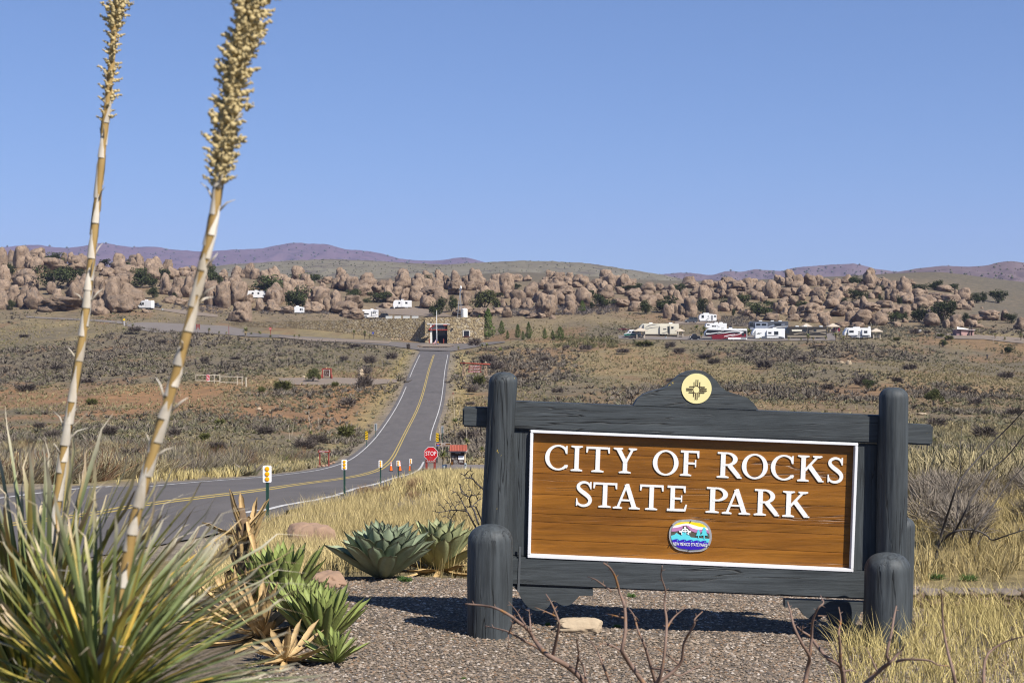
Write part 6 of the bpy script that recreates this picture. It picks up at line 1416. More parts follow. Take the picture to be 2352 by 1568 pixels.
lettering('ALL NEW CAMPERS', (0, 24.3*s), 1.3*s, M_white, root, -.034, width=19*s); lettering('MUST PAY $ 10 FEE', (0, 22.4*s), 1.3*s, M_white, root, -.034, width=20*s)
# welcome board
g, s = at(1018, 1062); root = empty('welcome_board', g, 0, 'narrow brown Welcome! Enjoy Your Stay sign on two dark posts behind the stop sign', 'sign'); z0, z1 = (1062-1024.8)*s, (1062-1016.2)*s
b = MB(); b.prism(rrect(-17.5*s, 17.5*s, z0, z1, .9*s), -.02, 0); b.obj('sign_border', M_white, root); b = MB(); b.prism(rrect(-17.1*s, 17.1*s, z0+.5*s, z1-.5*s, .6*s), -.024, -.02); b.obj('sign_face', M_brown, root)
lettering('Welcome!', (0*s, z0+6.1*s), 2.4*s, M_white, root, -.028, width=11*s); lettering('Enjoy Your Stay', (4.6*s, z0+2.6*s), 2.6*s, M_white, root, -.028, width=21.5*s)
b = MB(); b.prism(rrect(-15*s, -8.6*s, z0+1.7*s, z0+4.2*s, .9*s), -.028, -.024); bl = b.obj('logo', col('logo_blue', (.03,.10,.45)), root); b = MB(); b.prism([(-14.6*s, z0+4.3*s), (-9*s, z0+4.3*s), (-10.5*s, z0+6.4*s), (-13*s, z0+6.4*s)], -.028, -.024); b.obj('logo_top', col('logo_red', (.55,.10,.06)), bl)
for x in (-14.5*s, 9.0*s): b = MB(); b.box(x-.05, x+.05, .002, .08, -.3, z1 if x < 0 else z1+6*s); b.obj('post', M_dark, root)
def hazard(px, pyb, x0, x1, y0, y1, label, flip=1):
    g, s = at(px, pyb); root = empty('hazard_marker', g, 0, label, 'road marker'); w_ = (x1-x0)*s; z0, z1 = (pyb-y1)*s, (pyb-y0)*s
    b = MB(); b.box(-.03, .03, .005, .05, -.3, z0+.3); b.obj('post', M_green, root); b = MB(); b.box(-w_/2, w_/2, -.01, .0, z0, z1); b.obj('plate', M_sgnyel, root)
    n = 5; h = (z1-z0)/n
    for i in range(-1, n+1):
        za = z0+i*h+h*.25; q = [(-w_/2, za+flip*h*.55 if flip > 0 else za), (w_/2, za if flip > 0 else za+h*.55), (w_/2, (za if flip > 0 else za+h*.55)+h*.48), (-w_/2, (za+h*.55 if flip > 0 else za)+h*.48)]
        q = [(x, min(max(z, z0), z1)) for x, z in q]
        if abs(q[0][1]-q[3][1])+abs(q[1][1]-q[2][1]) > 1e-3 and len(set(q)) == 4: b = MB(); b.prism(q, -.013, -.0102); b.obj('stripe', M_black, root)
hazard(842, 1026, 839.8, 846.2, 990, 1009, 'yellow and black striped hazard marker on the left roadside', 1)
hazard(1004.5, 1056, 1004, 1010.4, 994, 1013, 'yellow and black striped hazard marker on the right roadside above the welcome board', -1)
def signback(px, pyb, x0, x1, y0, y1, label):
    g, s = at(px, pyb); root = empty('sign_back', g, 0, label, 'road sign'); b = MB(); b.box((x0-px)*s, (x1-px)*s, .0, .01, (pyb-y1)*s, (pyb-y0)*s); b.obj('plate', M_alum, root); b = MB(); b.box(-.03, .03, -.04, -.001, -.3, (pyb-y0)*s-.1); b.obj('post', M_green, root)
signback(863, 1004, 860.4, 866.3, 972, 988.5, 'grey metal back of a road sign on the left roadside'); signback(1016, 1030, 1013.5, 1018.5, 978, 994, 'grey metal back of a road sign among the right roadside yuccas')
# notice board with red roof
g, s = at(1053, 1084); root = empty('notice_kiosk', g, 0, 'dark park notice board under a small red tiled roof', 'notice board'); M_cr = mat('cream_post', (.62,.50,.33), (.52,.42,.28), scale=6, rough=.8)
for x in (-18.2*s, 15.2*s): b = MB(); b.box(x-1.2*s, x+1.2*s, .02, .14, -.2, 50*s); b.obj('post', M_cr, root)
b = MB(); b.box(-16.8*s, 13.8*s, .0, .1, 17.5*s, 48*s); b.obj('board', col('board_brown', (.035,.02,.016)), root)
lettering('CITY OF ROCKS', (-1*s, 46*s), 1.4*s, M_faint, root, -.004, width=13*s); lettering('STATE PARK', (-1*s, 43.6*s), 2.1*s, M_white, root, -.004, width=12*s); M_gr = col('print_grey', (.42,.40,.38))
b = MB(); b.box(-.5*s, 13*s, -.004, -.001, 29*s, 38*s); b.obj('paper_notice', M_white, root)
r_ = np.random.default_rng(4)
for x0, x1, z0, z1, n in ((-15.5,-8.5,29.5,38,7),(-7,-3,30,37.5,4),(-11,-.5,21.5,28,6),(1.5,12,22,28,6),(-11,7,18.6,20.5,2)):
    b = MB()
    for k in range(n): zz = z1-(k+.5)*(z1-z0)/n; b.box(x0*s, (x0+(x1-x0)*(.55+.45*r_.random()))*s, -.003, -.0005, (zz-.22)*s, (zz+.22)*s)
    b.obj('printed_lines', M_gr, root)
b = MB(); b.box(-17*s, -12.5*s, -.08, -.001, 17*s, 24*s); b.obj('leaflet_box', M_brown, root)
M_tile = mat('red_roof_tile', (.22,.055,.035), (.30,.085,.055), scale=8, rough=.8, rnd=.12)
for i in range(11):
    x0 = (-20.3+i*3.65)*s; Mx = Matrix.Translation((x0+1.82*s, -.22, 49*s)) @ Matrix.Rotation(radians(38), 4, 'X'); b = MB(); n = 6
    vs = [(1.95*s*cos(pi*k/n), yy, 1.2*s*sin(pi*k/n)) for yy in (0, .42) for k in range(n+1)]; b.add([Mx @ Vector(v) for v in vs], [(k, k+1, k+n+2, k+n+1) for k in range(n)]); b.obj('roof_tile', M_tile, root, smooth=True)
b = MB(); b.box(-20.2*s, 19.8*s, -.2, .4, 47.6*s, 48.9*s); b.obj('roof_board', col('board_white', (.6,.58,.55)), root); b = MB(); b.box(-20*s, 19.6*s, .12, .45, 49*s, 55*s); b.obj('roof_back', M_tile, root)
# bin, fee post
g, s = at(1021, 1084); root = empty('waste_bin', g, 0, 'round grey metal waste bin left of the notice board', 'bin'); M_gal = mat('galvanised_steel', (.30,.35,.36), (.42,.47,.48), scale=6, rough=.5, metal=.4); H = 17.5*s; R_ = 5.6*s
b = MB(); b.lathe([(R_*.96,0),(R_,.02*H),(R_,.33*H),(R_*1.03,.35*H),(R_,.37*H),(R_,.66*H),(R_*1.03,.68*H),(R_,.7*H),(R_,.93*H)], n=24); b.obj('drum', M_gal, root, auto=35); b = MB(); b.lathe([(R_*1.05,.93*H),(R_*1.06,.97*H),(R_*.9,H)], n=24); b.obj('lid', M_gal, root, auto=35)
b = MB(); b.box(-R_*.75, -R_*.45, -R_*1.08, -R_*.8, .45*H, .6*H); b.obj('latch', M_dark, root)
g, s = at(1069, 1085); root = empty('fee_post', g, 0, 'square grey self pay fee post with a white label', 'fee post'); b = MB(); b.box(-2.6*s, 2.6*s, 0, 5*s, -.1, 22*s, bev=.03); b.obj('tube', M_gal, root); b = MB(); b.box(-1.5*s, 1.5*s, -.004, -.0005, 8*s, 11.5*s); b.obj('label_plate', M_white, root); b = MB(); b.box(-1.2*s, 1.2*s, -.004, -.0005, 16*s, 18.5*s); b.obj('coin_slot', M_dark, root)
# observation point board
g, s = at(744.5, 1071); root = empty('direction_board', g, 0, 'red OBSERVATION POINT board on two red posts beside the road bend', 'sign')
for x in (-10.3*s, 10.5*s): b = MB(); b.box(x-1.2*s, x+1.2*s, .0, .15, -.2, 38*s); b.obj('post', M_barn, root)
b = MB(); b.box(-14*s, 14.5*s, -.05, 0, 32.5*s, 37*s); b.obj('board', M_barn, root); lettering('OBSERVATION POINT', (0, 35.6*s), 1.5*s, M_white, root, -.055, width=22*s); lettering('ALL  ROAD', (-5*s, 33.6*s), 1.2*s, M_white, root, -.055, width=12*s)
# rocks round its foot
for i, (px, py) in enumerate(((722,1071),(731,1073),(741,1072),(750,1070.5),(758,1067),(764,1064),(727,1068))): stone('rock', px, py, 8+i % 3*2, 5, M_pink, 300+i, f'{ORD[i]} small stone from the left at the foot of the red direction board' if False else 'small stone at the foot of the red direction board', sub=2, group='stones round the red direction board')
# welcome sign with stone pillars
g, s = at(1091, 865); root = empty('welcome_sign', g, 0, 'red plank WELCOME TO CITY ROCKS STATE PARK sign hung between two stone pillars', 'sign'); M_ps = mat('pillar_stone', (.40,.29,.195), (.27,.19,.13), scale=3, rough=.95, rnd=.35)
PSM = []
for i in range(6): V, Fc = rock(700+i, 1, 1, 1, sub=2, sq=3.0, rough=.7, sink=0); PSM.append(npmesh('stone', V, Fc, M_ps, smooth=True))
for x0, y1 in ((-25.5, 37), (24.5, 34.5)):
    pb = MB(); pb.lathe([(3.6*s,-.2),(2.4*s,y1*s*.8),(1.6*s,y1*s*.95)], c=(x0*s, .6, 0), n=8); pl = pb.obj('pillar', mat('mortar', (.12,.09,.065), rough=1), root)
    zz = 0.0; row = 0
    while zz < (y1-3)*s:
        f = zz/(y1*s); hw = (5.2-2.4*f)*s; n = 4; h = 2.3*s*(.8+.4*RN.random())
        for j in range(n):
            a = pi*(j+.5)/n+row*.4; x = x0*s-hw*.75*cos(a*1.0) if False else x0*s+hw*(-.78+1.56*(j+.5*(row % 2)*.7+.2)/n); o = bpy.data.objects.new('stone', PSM[(row*3+j) % 6]); link(o, pl); w_ = 2*hw/n*(.95+.3*RN.random())
            o.location = (x, .6-3.2*s*(1-.35*f)+.15*RN.random(), zz); o.scale = (w_, 2.6*s, h*1.02); o.rotation_euler = (0, .2*(RN.random()-.5), RN.random()*.4)
        zz += h*.93; row += 1
    o = bpy.data.objects.new('cap_stone', PSM[2]); link(o, pl); o.location = (x0*s, .5, (y1-3.2)*s); o.scale = (4.6*s, 4*s, 4*s); o.data = o.data.copy(); o.data.materials[0] = M_pale
b = MB(); b.tube([(-35*s, .3, 31.5*s), (35*s, .3, 28.5*s)], 1.5*s, 10); b.obj('beam', mat('red_log', (.30,.055,.03), (.22,.04,.022), scale=5, rough=.8), root, smooth=True)
for txt, x, z in (('WELCOME TO', 0, 24), ('CITY-ROCKS', -.3, 18.2), ('STATE PARK', -.5, 11.8)):
    b = MB(); b.prism([(x*s-15.5*s, z*s), (x*s-14*s, (z+2)*s), (x*s+14*s, (z+1.6)*s), (x*s+15.6*s, (z-.3)*s), (x*s+14*s, (z-2.2)*s), (x*s-14*s, (z-1.9)*s)], .22, .3); p_ = b.obj('plank', M_barn, root); lettering(txt, (x*s, (z-.1)*s), 2.3*s, M_white, p_, .21, width=24*s)
for x in (-9, 9): b = MB(); b.box(x*s-.02, x*s+.02, .24, .27, 13*s, 30*s); b.obj('chain', M_dark, root)
# dark red map sign
g, s = at(750.5, 870); root = empty('map_sign', g, 0, 'dark red framed map sign with a yellow disc on its crest left of the road', 'sign')
for x in (-9.6, 9.6): b = MB(); b.tube([(x*s,0,-.2),(x*s,0,24.5*s)], 1.6*s, 10); b.obj('post', M_barn, root, smooth=True); b = MB(); b.tube([(x*s*1.22,-.3,-.2),(x*s*1.22,-.3,10*s)], 2.1*s, 10); b.obj('short_post', M_barn, root, smooth=True)
b = MB(); b.box(-9*s, 9*s, -.08, .08, 21.5*s, 24.5*s); b.prism([(-4*s,24.5*s),(-2.2*s,25.4*s),(-1.6*s,26.8*s),(1.6*s,26.8*s),(2.2*s,25.4*s),(4*s,24.5*s)], -.07, .07); b.obj('header', M_barn, root)
b = MB(); b.prism([(1.1*s*cos(i*.63), 25.4*s+1.1*s*sin(i*.63)) for i in range(10)], -.1, -.071); b.obj('disc', M_cream, root)
b = MB(); b.box(-6.6*s, 6.6*s, -.06, .04, 6*s, 21.4*s); b.obj('board_frame', M_white, root); b = MB(); b.box(-6.1*s, 6.1*s, -.075, -.061, 6.5*s, 20.9*s); bo = b.obj('board', col('map_brown', (.06,.025,.015)), root)
b = MB()
for L in ([(-4,9),(-2,12),(-3,15),(0,18),(3,17)],[(-2,12),(2,13),(4,11)],[(0,8),(1,12),(3,15)],[(-4.5,17),(-2,18.5)]): b.tube([(x*s,-.08,z*s) for x, z in L], .25*s, 5)
b.obj('map_lines', M_gr, bo)
# cream pipe gates
M_pipe = mat('cream_pipe', (.42,.36,.28), (.50,.45,.36), scale=4, rough=.6)
def gate(px0, px1, pyt, pyb, ptop, label, extra=None):
    g, s = at((px0+px1)/2, pyb); root = empty('pipe_gate', g, 0, label, 'gate', 'cream pipe gates on the old track'); h0, h1 = (pyb-ptop)*s, .32*(pyb-ptop)*s; x0, x1 = (px0-(px0+px1)/2)*s, (px1-(px0+px1)/2)*s
    for z in (h0, h1): b = MB(); b.tube([(x0,0,z),(x1,0,z-.08)], .06, 7); b.obj('rail', M_pipe, root)
    for x, zz in ((x0, h1), (x1, -.2), ((x0+x1)/2+(x1-x0)*.27, -.1)): b = MB(); b.tube([(x,.02,zz),(x,.02,h0+.1)], .075 if zz < 0 else .05, 7); b.obj('post', M_pipe, root)
    return root, s, x0, x1, h0, h1
r1, s, x0, x1, h0, h1 = gate(449.5, 504.5, 860, 880, 860.5, 'left cream pipe gate with a red and white striped panel')
b = MB(); xc = x0+(x1-x0)*.52; b.box(xc-.3, xc+.3, -.08, -.06, h1-.1, h0+.1); pn = b.obj('striped_panel', M_white, r1)
for i in range(5):
    za = h1-.1+(h0-h1+.2)*i/5; q = [(xc-.3, za), (xc+.3, za+.22), (xc+.3, za+.40), (xc-.3, za+.18)]; b = MB(); b.prism([(x, min(z, h0+.1)) for x, z in q], -.084, -.081); b.obj('stripe', M_red, pn)
gate(507, 556, 862, 884, 864.5, 'right cream pipe gate without a panel'); g, s = at(565, 887); b = MB(); b.tube([(0,0,-.2),(0,0,21*s)], .11, 8); tag(b.obj('gate_post', M_pipe, loc=g), 'lone cream pipe post right of the gates', 'post')
# little road signs near the stone wall
def smallsign(px, pyb, zt, shape, colr, r, label, pm=M_barn, bar=False):
    g, s = at(px, pyb); root = empty('road_sign', g, 0, label, 'road sign'); b = MB(); b.box(-.06, .06, .01, .12, -.2, zt*s); b.obj('post', pm, root); zc = (zt-r*.6)*s
    q = [(r*s*cos(2*pi*i/16), zc+r*s*sin(2*pi*i/16)) for i in range(16)] if shape == 'o' else [(0,zc+r*s),(r*s,zc),(0,zc-r*s),(-r*s,zc)] if shape == 'd' else [(-r*s,zc-r*s),(r*s,zc-r*s),(r*s,zc+r*s),(-r*s,zc+r*s)]
    b = MB(); b.prism(q, -.02, .0); b.obj('plate', colr, root)
    if bar: b = MB(); b.box(-r*s*.7, r*s*.7, -.026, -.021, zc-r*s*.18, zc+r*s*.18); b.obj('bar', M_white, root)
smallsign(621, 773, 20, 'o', M_red, 2.9, 'round red no entry sign before the stone wall', bar=True); smallsign(857, 777, 13.5, 's', col('sign_blue', (.02,.06,.42)), 1.9, 'small blue parking sign before the stone wall', M_dark)
smallsign(285, 749, 17, 'd', M_sgnyel, 2.9, 'yellow diamond warning sign left of the gravel lot', M_white); smallsign(525.5, 769, 20, 's', M_barn, .9, 'slim red post at the left end of the stone wall')
g, s = at(454.5, 758); root = empty('info_board', g, 0, 'small dark red board on two legs at the gravel lot', 'sign')
for x in (-3.6*s, 3.6*s): b = MB(); b.box(x-.08, x+.08, 0, .1, -.2, 14*s); b.obj('leg', M_barn, root)
for k in range(4): b = MB(); b.box(-4*s, 4*s, -.05, 0, (5.2+k*2.2)*s, (6.9+k*2.2)*s); b.obj('plank', M_barn, root)
g, s = at(973+61.5, 1) if False else at(1040.5, 905); b = MB(); b.tube([(0,0,-.1),(0,0,4.2*s)], 1.0*s, 8); root = b.obj('hydrant_stub', M_barn, loc=g); tag(root, 'short red pipe stub on the right road shoulder', 'pipe stub')

# ------------------------------------------------------------------ stone visitor centre
M_wall = bpy.data.materials.new('rubble_stone_wall'); M_wall.use_nodes = True
def _wall():
    t = M_wall.node_tree; N = t.nodes; L = t.links; b = N['Principled BSDF']; b.inputs['Roughness'].default_value = .95; b.inputs['Specular IOR Level'].default_value = .1
    tc = N.new('ShaderNodeTexCoord'); v = N.new('ShaderNodeTexVoronoi'); v.inputs['Scale'].default_value = 1.25; v.feature = 'F1'; v2 = N.new('ShaderNodeTexVoronoi'); v2.feature = 'DISTANCE_TO_EDGE'; v2.inputs['Scale'].default_value = 1.25
    mp = N.new('ShaderNodeMapping'); mp.inputs['Scale'].default_value = (1, 1, 1.45); mp.inputs['Rotation'].default_value = (0, .5, 0); L.new(tc.outputs['Object'], mp.inputs[0]); L.new(mp.outputs[0], v.inputs[0]); L.new(mp.outputs[0], v2.inputs[0])
    sp = N.new('ShaderNodeSeparateColor'); L.new(v.outputs['Color'], sp.inputs[0]); r = N.new('ShaderNodeValToRGB'); e = r.color_ramp.elements; e[0].color = (.26,.20,.12,1); e[1].color = (.48,.39,.24,1); k = e.new(.5); k.color = (.40,.315,.185,1); k = e.new(.8); k.color = (.34,.29,.22,1); L.new(sp.outputs[0], r.inputs[0])
    m_ = N.new('ShaderNodeValToRGB'); m_.color_ramp.elements[0].position = .02; m_.color_ramp.elements[1].position = .13; m_.color_ramp.elements[0].color = (.30,.28,.26,1); L.new(v2.outputs[0], m_.inputs[0]); x = N.new('ShaderNodeMix'); x.data_type = 'RGBA'; x.blend_type = 'MULTIPLY'; x.inputs[0].default_value = 1; L.new(r.outputs[0], x.inputs[6]); L.new(m_.outputs[0], x.inputs[7]); L.new(x.outputs[2], b.inputs['Base Color'])
    bp = N.new('ShaderNodeBump'); bp.inputs['Strength'].default_value = .9; bp.inputs['Distance'].default_value = .12; L.new(v2.outputs[0], bp.inputs['Height']); L.new(bp.outputs[0], b.inputs['Normal'])
_wall()
def visitor_centre():
    top = [(524,741,452),(575,739,448),(650,738,443),(720,736.5,438),(800,734,433),(900,731.5,428),(984,730,424)]; base = [(524,750),(575,759),(650,769),(720,773),(800,778),(900,785),(984,790)]
    A = Vector((px_x(984,424), 424, 0)); root = empty('stone_building', Vector((px_x(1050,421), 421, zs(px_x(1050,421), 421))), 0, 'long low visitor centre with a rubble stone wall and a tall shaded entrance', 'building'); o = root.location
    vs = []; n = len(top)
    for (px, py, d) in top:
        q = P(px, py, d); zb = zs(q.x, d)-1
        vs += [q-o, Vector((q.x, d, zb))-o, q+Vector((.3,1.2,0))-o, Vector((q.x+.3, d+1.2, zb))-o]
    b = MB(); fs = []
    for i in range(n-1):
        a, c = 4*i, 4*i+4; fs += [(a+1, c+1, c, a), (a, c, c+2, a+2), (a+2, c+2, c+3, a+3)]
    fs += [(0, 2, 3, 1), (4*n-4, 4*n-3, 4*n-1, 4*n-2)]; b.add(vs, fs); b.obj('wall', M_wall, root)
    # main block with the entrance
    y0 = 421-o.y; X = lambda px: px_x(px, 421)-o.x; Z = lambda py: P(1000, py, 421).z-o.z; zb = Z(800); zt = Z(728.5); D = 12
    b = MB(); b.box(X(1027.5), X(1111.5), y0, y0+D, zb, zt); mw = b.obj('wall', M_wall, root)
    b = MB(); b.box(X(976), X(987.5), y0, y0+2, zb, zt-.05); b.obj('wall', M_wall, root)
    b = MB(); b.box(X(987.6), X(1027.4), y0+.02, y0+2, Z(743.5), zt-.02); b.obj('wall', M_wall, root)
    M_pl = col('pale_plaster', (.66,.64,.60), .9); M_in = col('dark_interior', (.03,.03,.032), .8)
    b = MB(); b.box(X(987.7), X(1027.3), y0+7.5, y0+7.7, zb, Z(743)); b.obj('inner_wall', col('grey_inner_wall', (.25,.24,.23), .9), root)
    b = MB(); b.box(X(988), X(991.5), y0-.02, y0+5, zb, Z(744)); b.obj('jamb', M_pl, root)
    b = MB(); b.box(X(1003), X(1021), y0+7.3, y0+7.45, Z(770), Z(758.5)); b.obj('opening', col('pale_view', (.52,.50,.47), .9), root)
    b = MB(); b.box(X(1000), X(1004), y0+3.4, y0+3.6, Z(784), Z(758)); b.obj('door_leaf', M_pl, root)
    b = MB(); b.box(X(1001), X(1024), y0+4.5, y0+6.5, Z(788), Z(774)); b.obj('counter', M_in, root)
    b = MB(); b.box(X(981), X(1033), y0-.12, y0-.02, Z(745.5), Z(743)); b.obj('lintel', col('grey_concrete', (.48,.47,.45), .9), root)
    for pts in ([(985,757.5),(1027.5,757.5)],[(986,755.5),(999,745.5)],[(1018,747),(1027,747)]): b = MB(); b.tube([(X(a), y0-.3, Z(c)) for a, c in pts], .18, 6); b.obj('red_beam', mat('red_timber', (.26,.03,.02), rough=.7), root)
    b = MB(); b.box(X(1004), X(1020), y0+1.0, y0+1.2, Z(753), Z(748)); b.obj('glazing', col('blue_glass', (.05,.06,.14), .1, .6), root)
    b = MB(); b.box(X(992), X(1022), y0+2.05, y0+2.2, Z(757), Z(746)); b.obj('canopy_panel', M_pl, root)
    for px in (986.5, 1019.5): b = MB(); b.box(X(px)-.13, X(px)+.13, y0-1.6, y0-1.34, Z(795), Z(778)); b.obj('bollard', M_barn, root)
    w_ = bpy.data.objects.new('window', None); link(w_, root); b = MB(); b.box(X(1063), X(1080), y0-.15, y0-.02, Z(772.5), Z(758)); fr = b.obj('window_surround', col('grey_concrete2', (.50,.47,.42), .9), root); bpy.data.objects.remove(w_)
    b = MB(); b.box(X(1065.5), X(1077.5), y0-.18, y0-.152, Z(772), Z(759.5)); b.obj('window_pane', col('dark_glass', (.02,.022,.03), .08, .7), fr)
    b = MB(); b.box(X(1065), X(1078), y0-.2, y0-.152, Z(773), Z(772.1)); b.obj('window_sill', M_barn, fr)
    for px in (1039,): b = MB(); b.lathe([(.12,0),(.3,.25),(.3,.5)], c=(X(px), y0-.3, Z(757)), n=8); b.obj('wall_lamp', M_dark, root)
    b = MB(); b.box(X(976), X(1111), y0+2.1, y0+D-.1, zt-.5, zt-.3); b.obj('roof', col('flat_roof', (.3,.29,.28), .95), root)
    # dark diagonal buttress left of the door
    b = MB(); b.prism([(X(968), Z(776)), (X(987), Z(762)), (X(987), Z(772)), (X(968), Z(778))], y0-.9, y0-.03); b.obj('ramp_wall', M_wall, root)
visitor_centre()
# landscaping stones along the wall and round the island
its = []
def stones_row(pts, n, wpx, hpx, phrase, place, seed, m=None):
    r = np.random.default_rng(seed); t = np.linspace(0, len(pts)-1, n)
    for k, f in enumerate(t):
        i = min(int(f), len(pts)-2); x = pts[i][0]+(pts[i+1][0]-pts[i][0])*(f-i); y = pts[i][1]+(pts[i+1][1]-pts[i][1])*(f-i)
        g = G(x, y+r.random()*.8); s = g.y/F; o = bpy.data.objects.new('landscape_stone', PSM[k % 6]); link(o); w_ = wpx*s*(.7+.6*r.random()); o.location = g; o.scale = (w_, w_*.8, hpx*s*(.7+.6*r.random())); o.rotation_euler = (0, 0, r.random()*6); o['category'] = 'stone'; o['label'] = phrase; o['group'] = place
ell = lambda cx, cy, rx, ry, a0, a1, n=24: [(cx+rx*cos(radians(a0+(a1-a0)*i/n)), cy+ry*sin(radians(a0+(a1-a0)*i/n))) for i in range(n+1)]
stones_row(ell(1001, 795.5, 43, 3.8, 0, 360), 64, 2.6, 1.6, 'small pale kerb stone ringing the flagpole island', 'stones ringing the flagpole island', 1)
stones_row([(725,776),(790,781),(850,786),(892,787),(896,784)], 52, 2.6, 1.5, 'small pale kerb stone edging the long planting bed before the stone wall', 'stones edging the planting bed', 2)
stones_row([(640,877),(700,873),(760,868),(830,869),(905,871)], 40, 3.4, 2.0, 'small white stone edging the gravel path to the map sign', 'stones edging the gravel path', 3)
stones_row([(668,882),(720,886),(780,883),(825,880)], 16, 3.6, 2.2, 'small white stone on the near edge of the gravel path', 'stones on the near path edge', 4)
stones_row([(1436,776),(1520,777),(1570,775),(1600,766)], 40, 2.2, 1.3, 'small white stone edging the camp loop road', 'stones edging the camp loop', 5)
stones_row([(1048,866),(1075,867),(1100,867),(1118,867)], 22, 2.4, 1.6, 'small reddish stone at the foot of the stone pillared welcome sign', 'stones before the welcome sign', 6)
stones_row([(1037,788),(1060,789),(1100,788)], 8, 7, 4.5, 'medium pink landscaping rock below the building window', 'rocks below the building window', 7)
stones_row([(960,785),(930,781),(900,780)], 10, 5, 3, 'medium pink landscaping rock by the wall left of the entrance', 'rocks by the wall left of the entrance', 8)
b = MB(); q = ell(1001, 795.5, 42, 3.6, 0, 360, 40)[:-1]; V = [G(x, y)+Vector((0,0,.35)) for x, y in q]; b.add(V, [tuple(range(len(V)))]); o = b.obj('planting_island', M_dirt); o['kind'] = 'structure'
# flagpole
g, s = at(1003, 794.5); root = empty('flagpole', g, 0, 'tall white flagpole on the stone ringed island', 'flagpole'); b = MB(); b.tube([(0,0,0),(0,0,40*s),(0,0,81*s)], [.11,.09,.05], 8); b.obj('pole', M_white, root, smooth=True); b = MB(); b.lathe([(.03,0),(.14,.1),(.03,.22)], c=(0,0,81*s), n=8); b.obj('finial', M_cream, root, smooth=True); b = MB(); b.lathe([(.9,-.2),(.8,.25),(.3,.4)], n=8); b.obj('base', M_pink, root)
fl = empty('flag', g+Vector((-.12,-.1,1.2*s)), 0, 'drooping red and white striped flag low on the flagpole', 'flag')
for k in range(7): b = MB(); x0 = -.09-.13*k; b.tube([(x0, .03*(k % 2), 14*s-.25*k), (x0-.05, -.03, 8*s-.1*k), (x0-.02, .03*(k % 2), 2.2*s+.1*k)], [.075,.08,.06], 6); b.obj('stripe', M_red if k % 2 == 0 else M_white, fl, smooth=True)
b = MB(); b.tube([(-.02,0,14.5*s), (-.05,-.06,9.5*s)], [.09,.1], 6); b.obj('canton', col('flag_blue', (.02,.03,.18)), fl, smooth=True)

# ------------------------------------------------------------------ windmill and tank
g, s = at(1055.5, 729); root = empty('windmill', g, 0, 'thin steel lattice windmill behind the stone building', 'windmill'); M_st = mat('weathered_steel', (.25,.26,.27), (.38,.39,.41), scale=3, rough=.5, metal=.5); H = 63*s
legs = [(-4.5*s,-2.5), (4.5*s,-2.5), (4.5*s,2.5), (-4.5*s,2.5)]
for x, y in legs: b = MB(); b.tube([(x,y,0),(x*.08+1.5*s,y*.08,H)], .07, 5); b.obj('leg', M_st, root)
for k in range(1, 7):
    f = k/7; q = [(x*(1-f)+1.5*s*f, y*(1-f), H*f) for x, y in legs]; b = MB()
    for i in range(4): b.tube([q[i], q[(i+1) % 4]], .04, 4)
    b.obj('brace', M_st, root)
hub = Vector((3.2*s, -.8, H+3*s)); R_ = 7*s; wh = bpy.data.objects.new('wheel', None); link(wh, root); wh.location = hub; wh.rotation_euler = (0, 0, radians(78))
for k in range(18):
    a = 2*pi*k/18; b = MB(); b.add([(.25*R_*cos(a-.1), 0, .25*R_*sin(a-.1)), (R_*cos(a-.13), -.12, R_*sin(a-.13)), (R_*cos(a+.13), .12, R_*sin(a+.13)), (.25*R_*cos(a+.1), .05, .25*R_*sin(a+.1))], [(0,1,2,3)]); b.obj('blade', M_white, wh)
b = MB(); b.tube([hub, hub+Vector((-2.5*s,1.5,-.2*s))], .08, 6); b.box(hub.x-5*s, hub.x-2*s, 1.4, 1.46, H+1.2*s, H+4*s); b.obj('tail', M_st, root)
g, s = at(1067, 729); root = empty('water_tank', g, 0, 'white cylindrical water tank beside the windmill', 'tank'); b = MB(); b.lathe([(7*s,0),(7*s,19*s)], n=28); b.obj('tank_wall', mat('tank_cream', (.72,.70,.64), (.80,.78,.72), scale=1, rough=.6), root, auto=40); b = MB(); b.lathe([(7.1*s,19.02*s),(4*s,20.5*s),(.3*s,21.4*s)], n=28); b.obj('tank_roof', M_white, root, auto=40)
# slanted pale panels behind the wall
for i in range(4):
    g = P(893+i*20, 733, 462); g.z = zs(g.x, 462)-.5; s = 462/F; zt = P(893, 725.5, 462).z-g.z; b = MB(); b.prism([(-9*s,0),(7.5*s,0),(8*s,zt),(-7*s,zt)], 0, .5); pn = b.obj('slanted_panel', mat('grey_panel', (.40,.40,.38), (.5,.5,.48), scale=.5, rough=.6)); pn.location = g; pn.rotation_euler = (0,0,0); tag(pn, f'pale grey slanted panel showing over the stone wall, {ORD[i]} from left', 'panel', 'slanted panels behind the wall')
# toilet hut
g, s = at(2217, 771.5); root = empty('toilet_hut', g, 0, 'small pink toilet hut with a white sloping roof and two black vent pipes', 'hut'); M_pk = mat('pink_block', (.40,.245,.215), (.46,.29,.26), scale=2, rough=.9); M_pkd = col('mauve_block', (.26,.17,.17), .9)
b = MB(); b.box(-9*s, 20*s, 0, 4.2, -.5, 15.5*s); b.obj('wall', M_pk, root); b = MB(); b.box(-19*s, -9.05*s, .4, 4.2, -.5, 14*s); b.obj('screen_wall', M_pkd, root)
b = MB(); b.add([(-19.5*s,-.5,15.8*s),(22*s,-.5,13.2*s),(22.5*s,4.6,14.8*s),(-8*s,4.6,20.5*s),(-19.5*s,-.5,16.2*s),(22*s,-.5,13.8*s),(22.5*s,4.6,15.4*s),(-8*s,4.6,21*s)], [(0,3,2,1),(4,5,6,7),(0,1,5,4),(1,2,6,5),(2,3,7,6),(3,0,4,7)]); b.obj('roof', mat('pale_roof', (.60,.58,.54), (.7,.68,.64), scale=2, rough=.6), root)
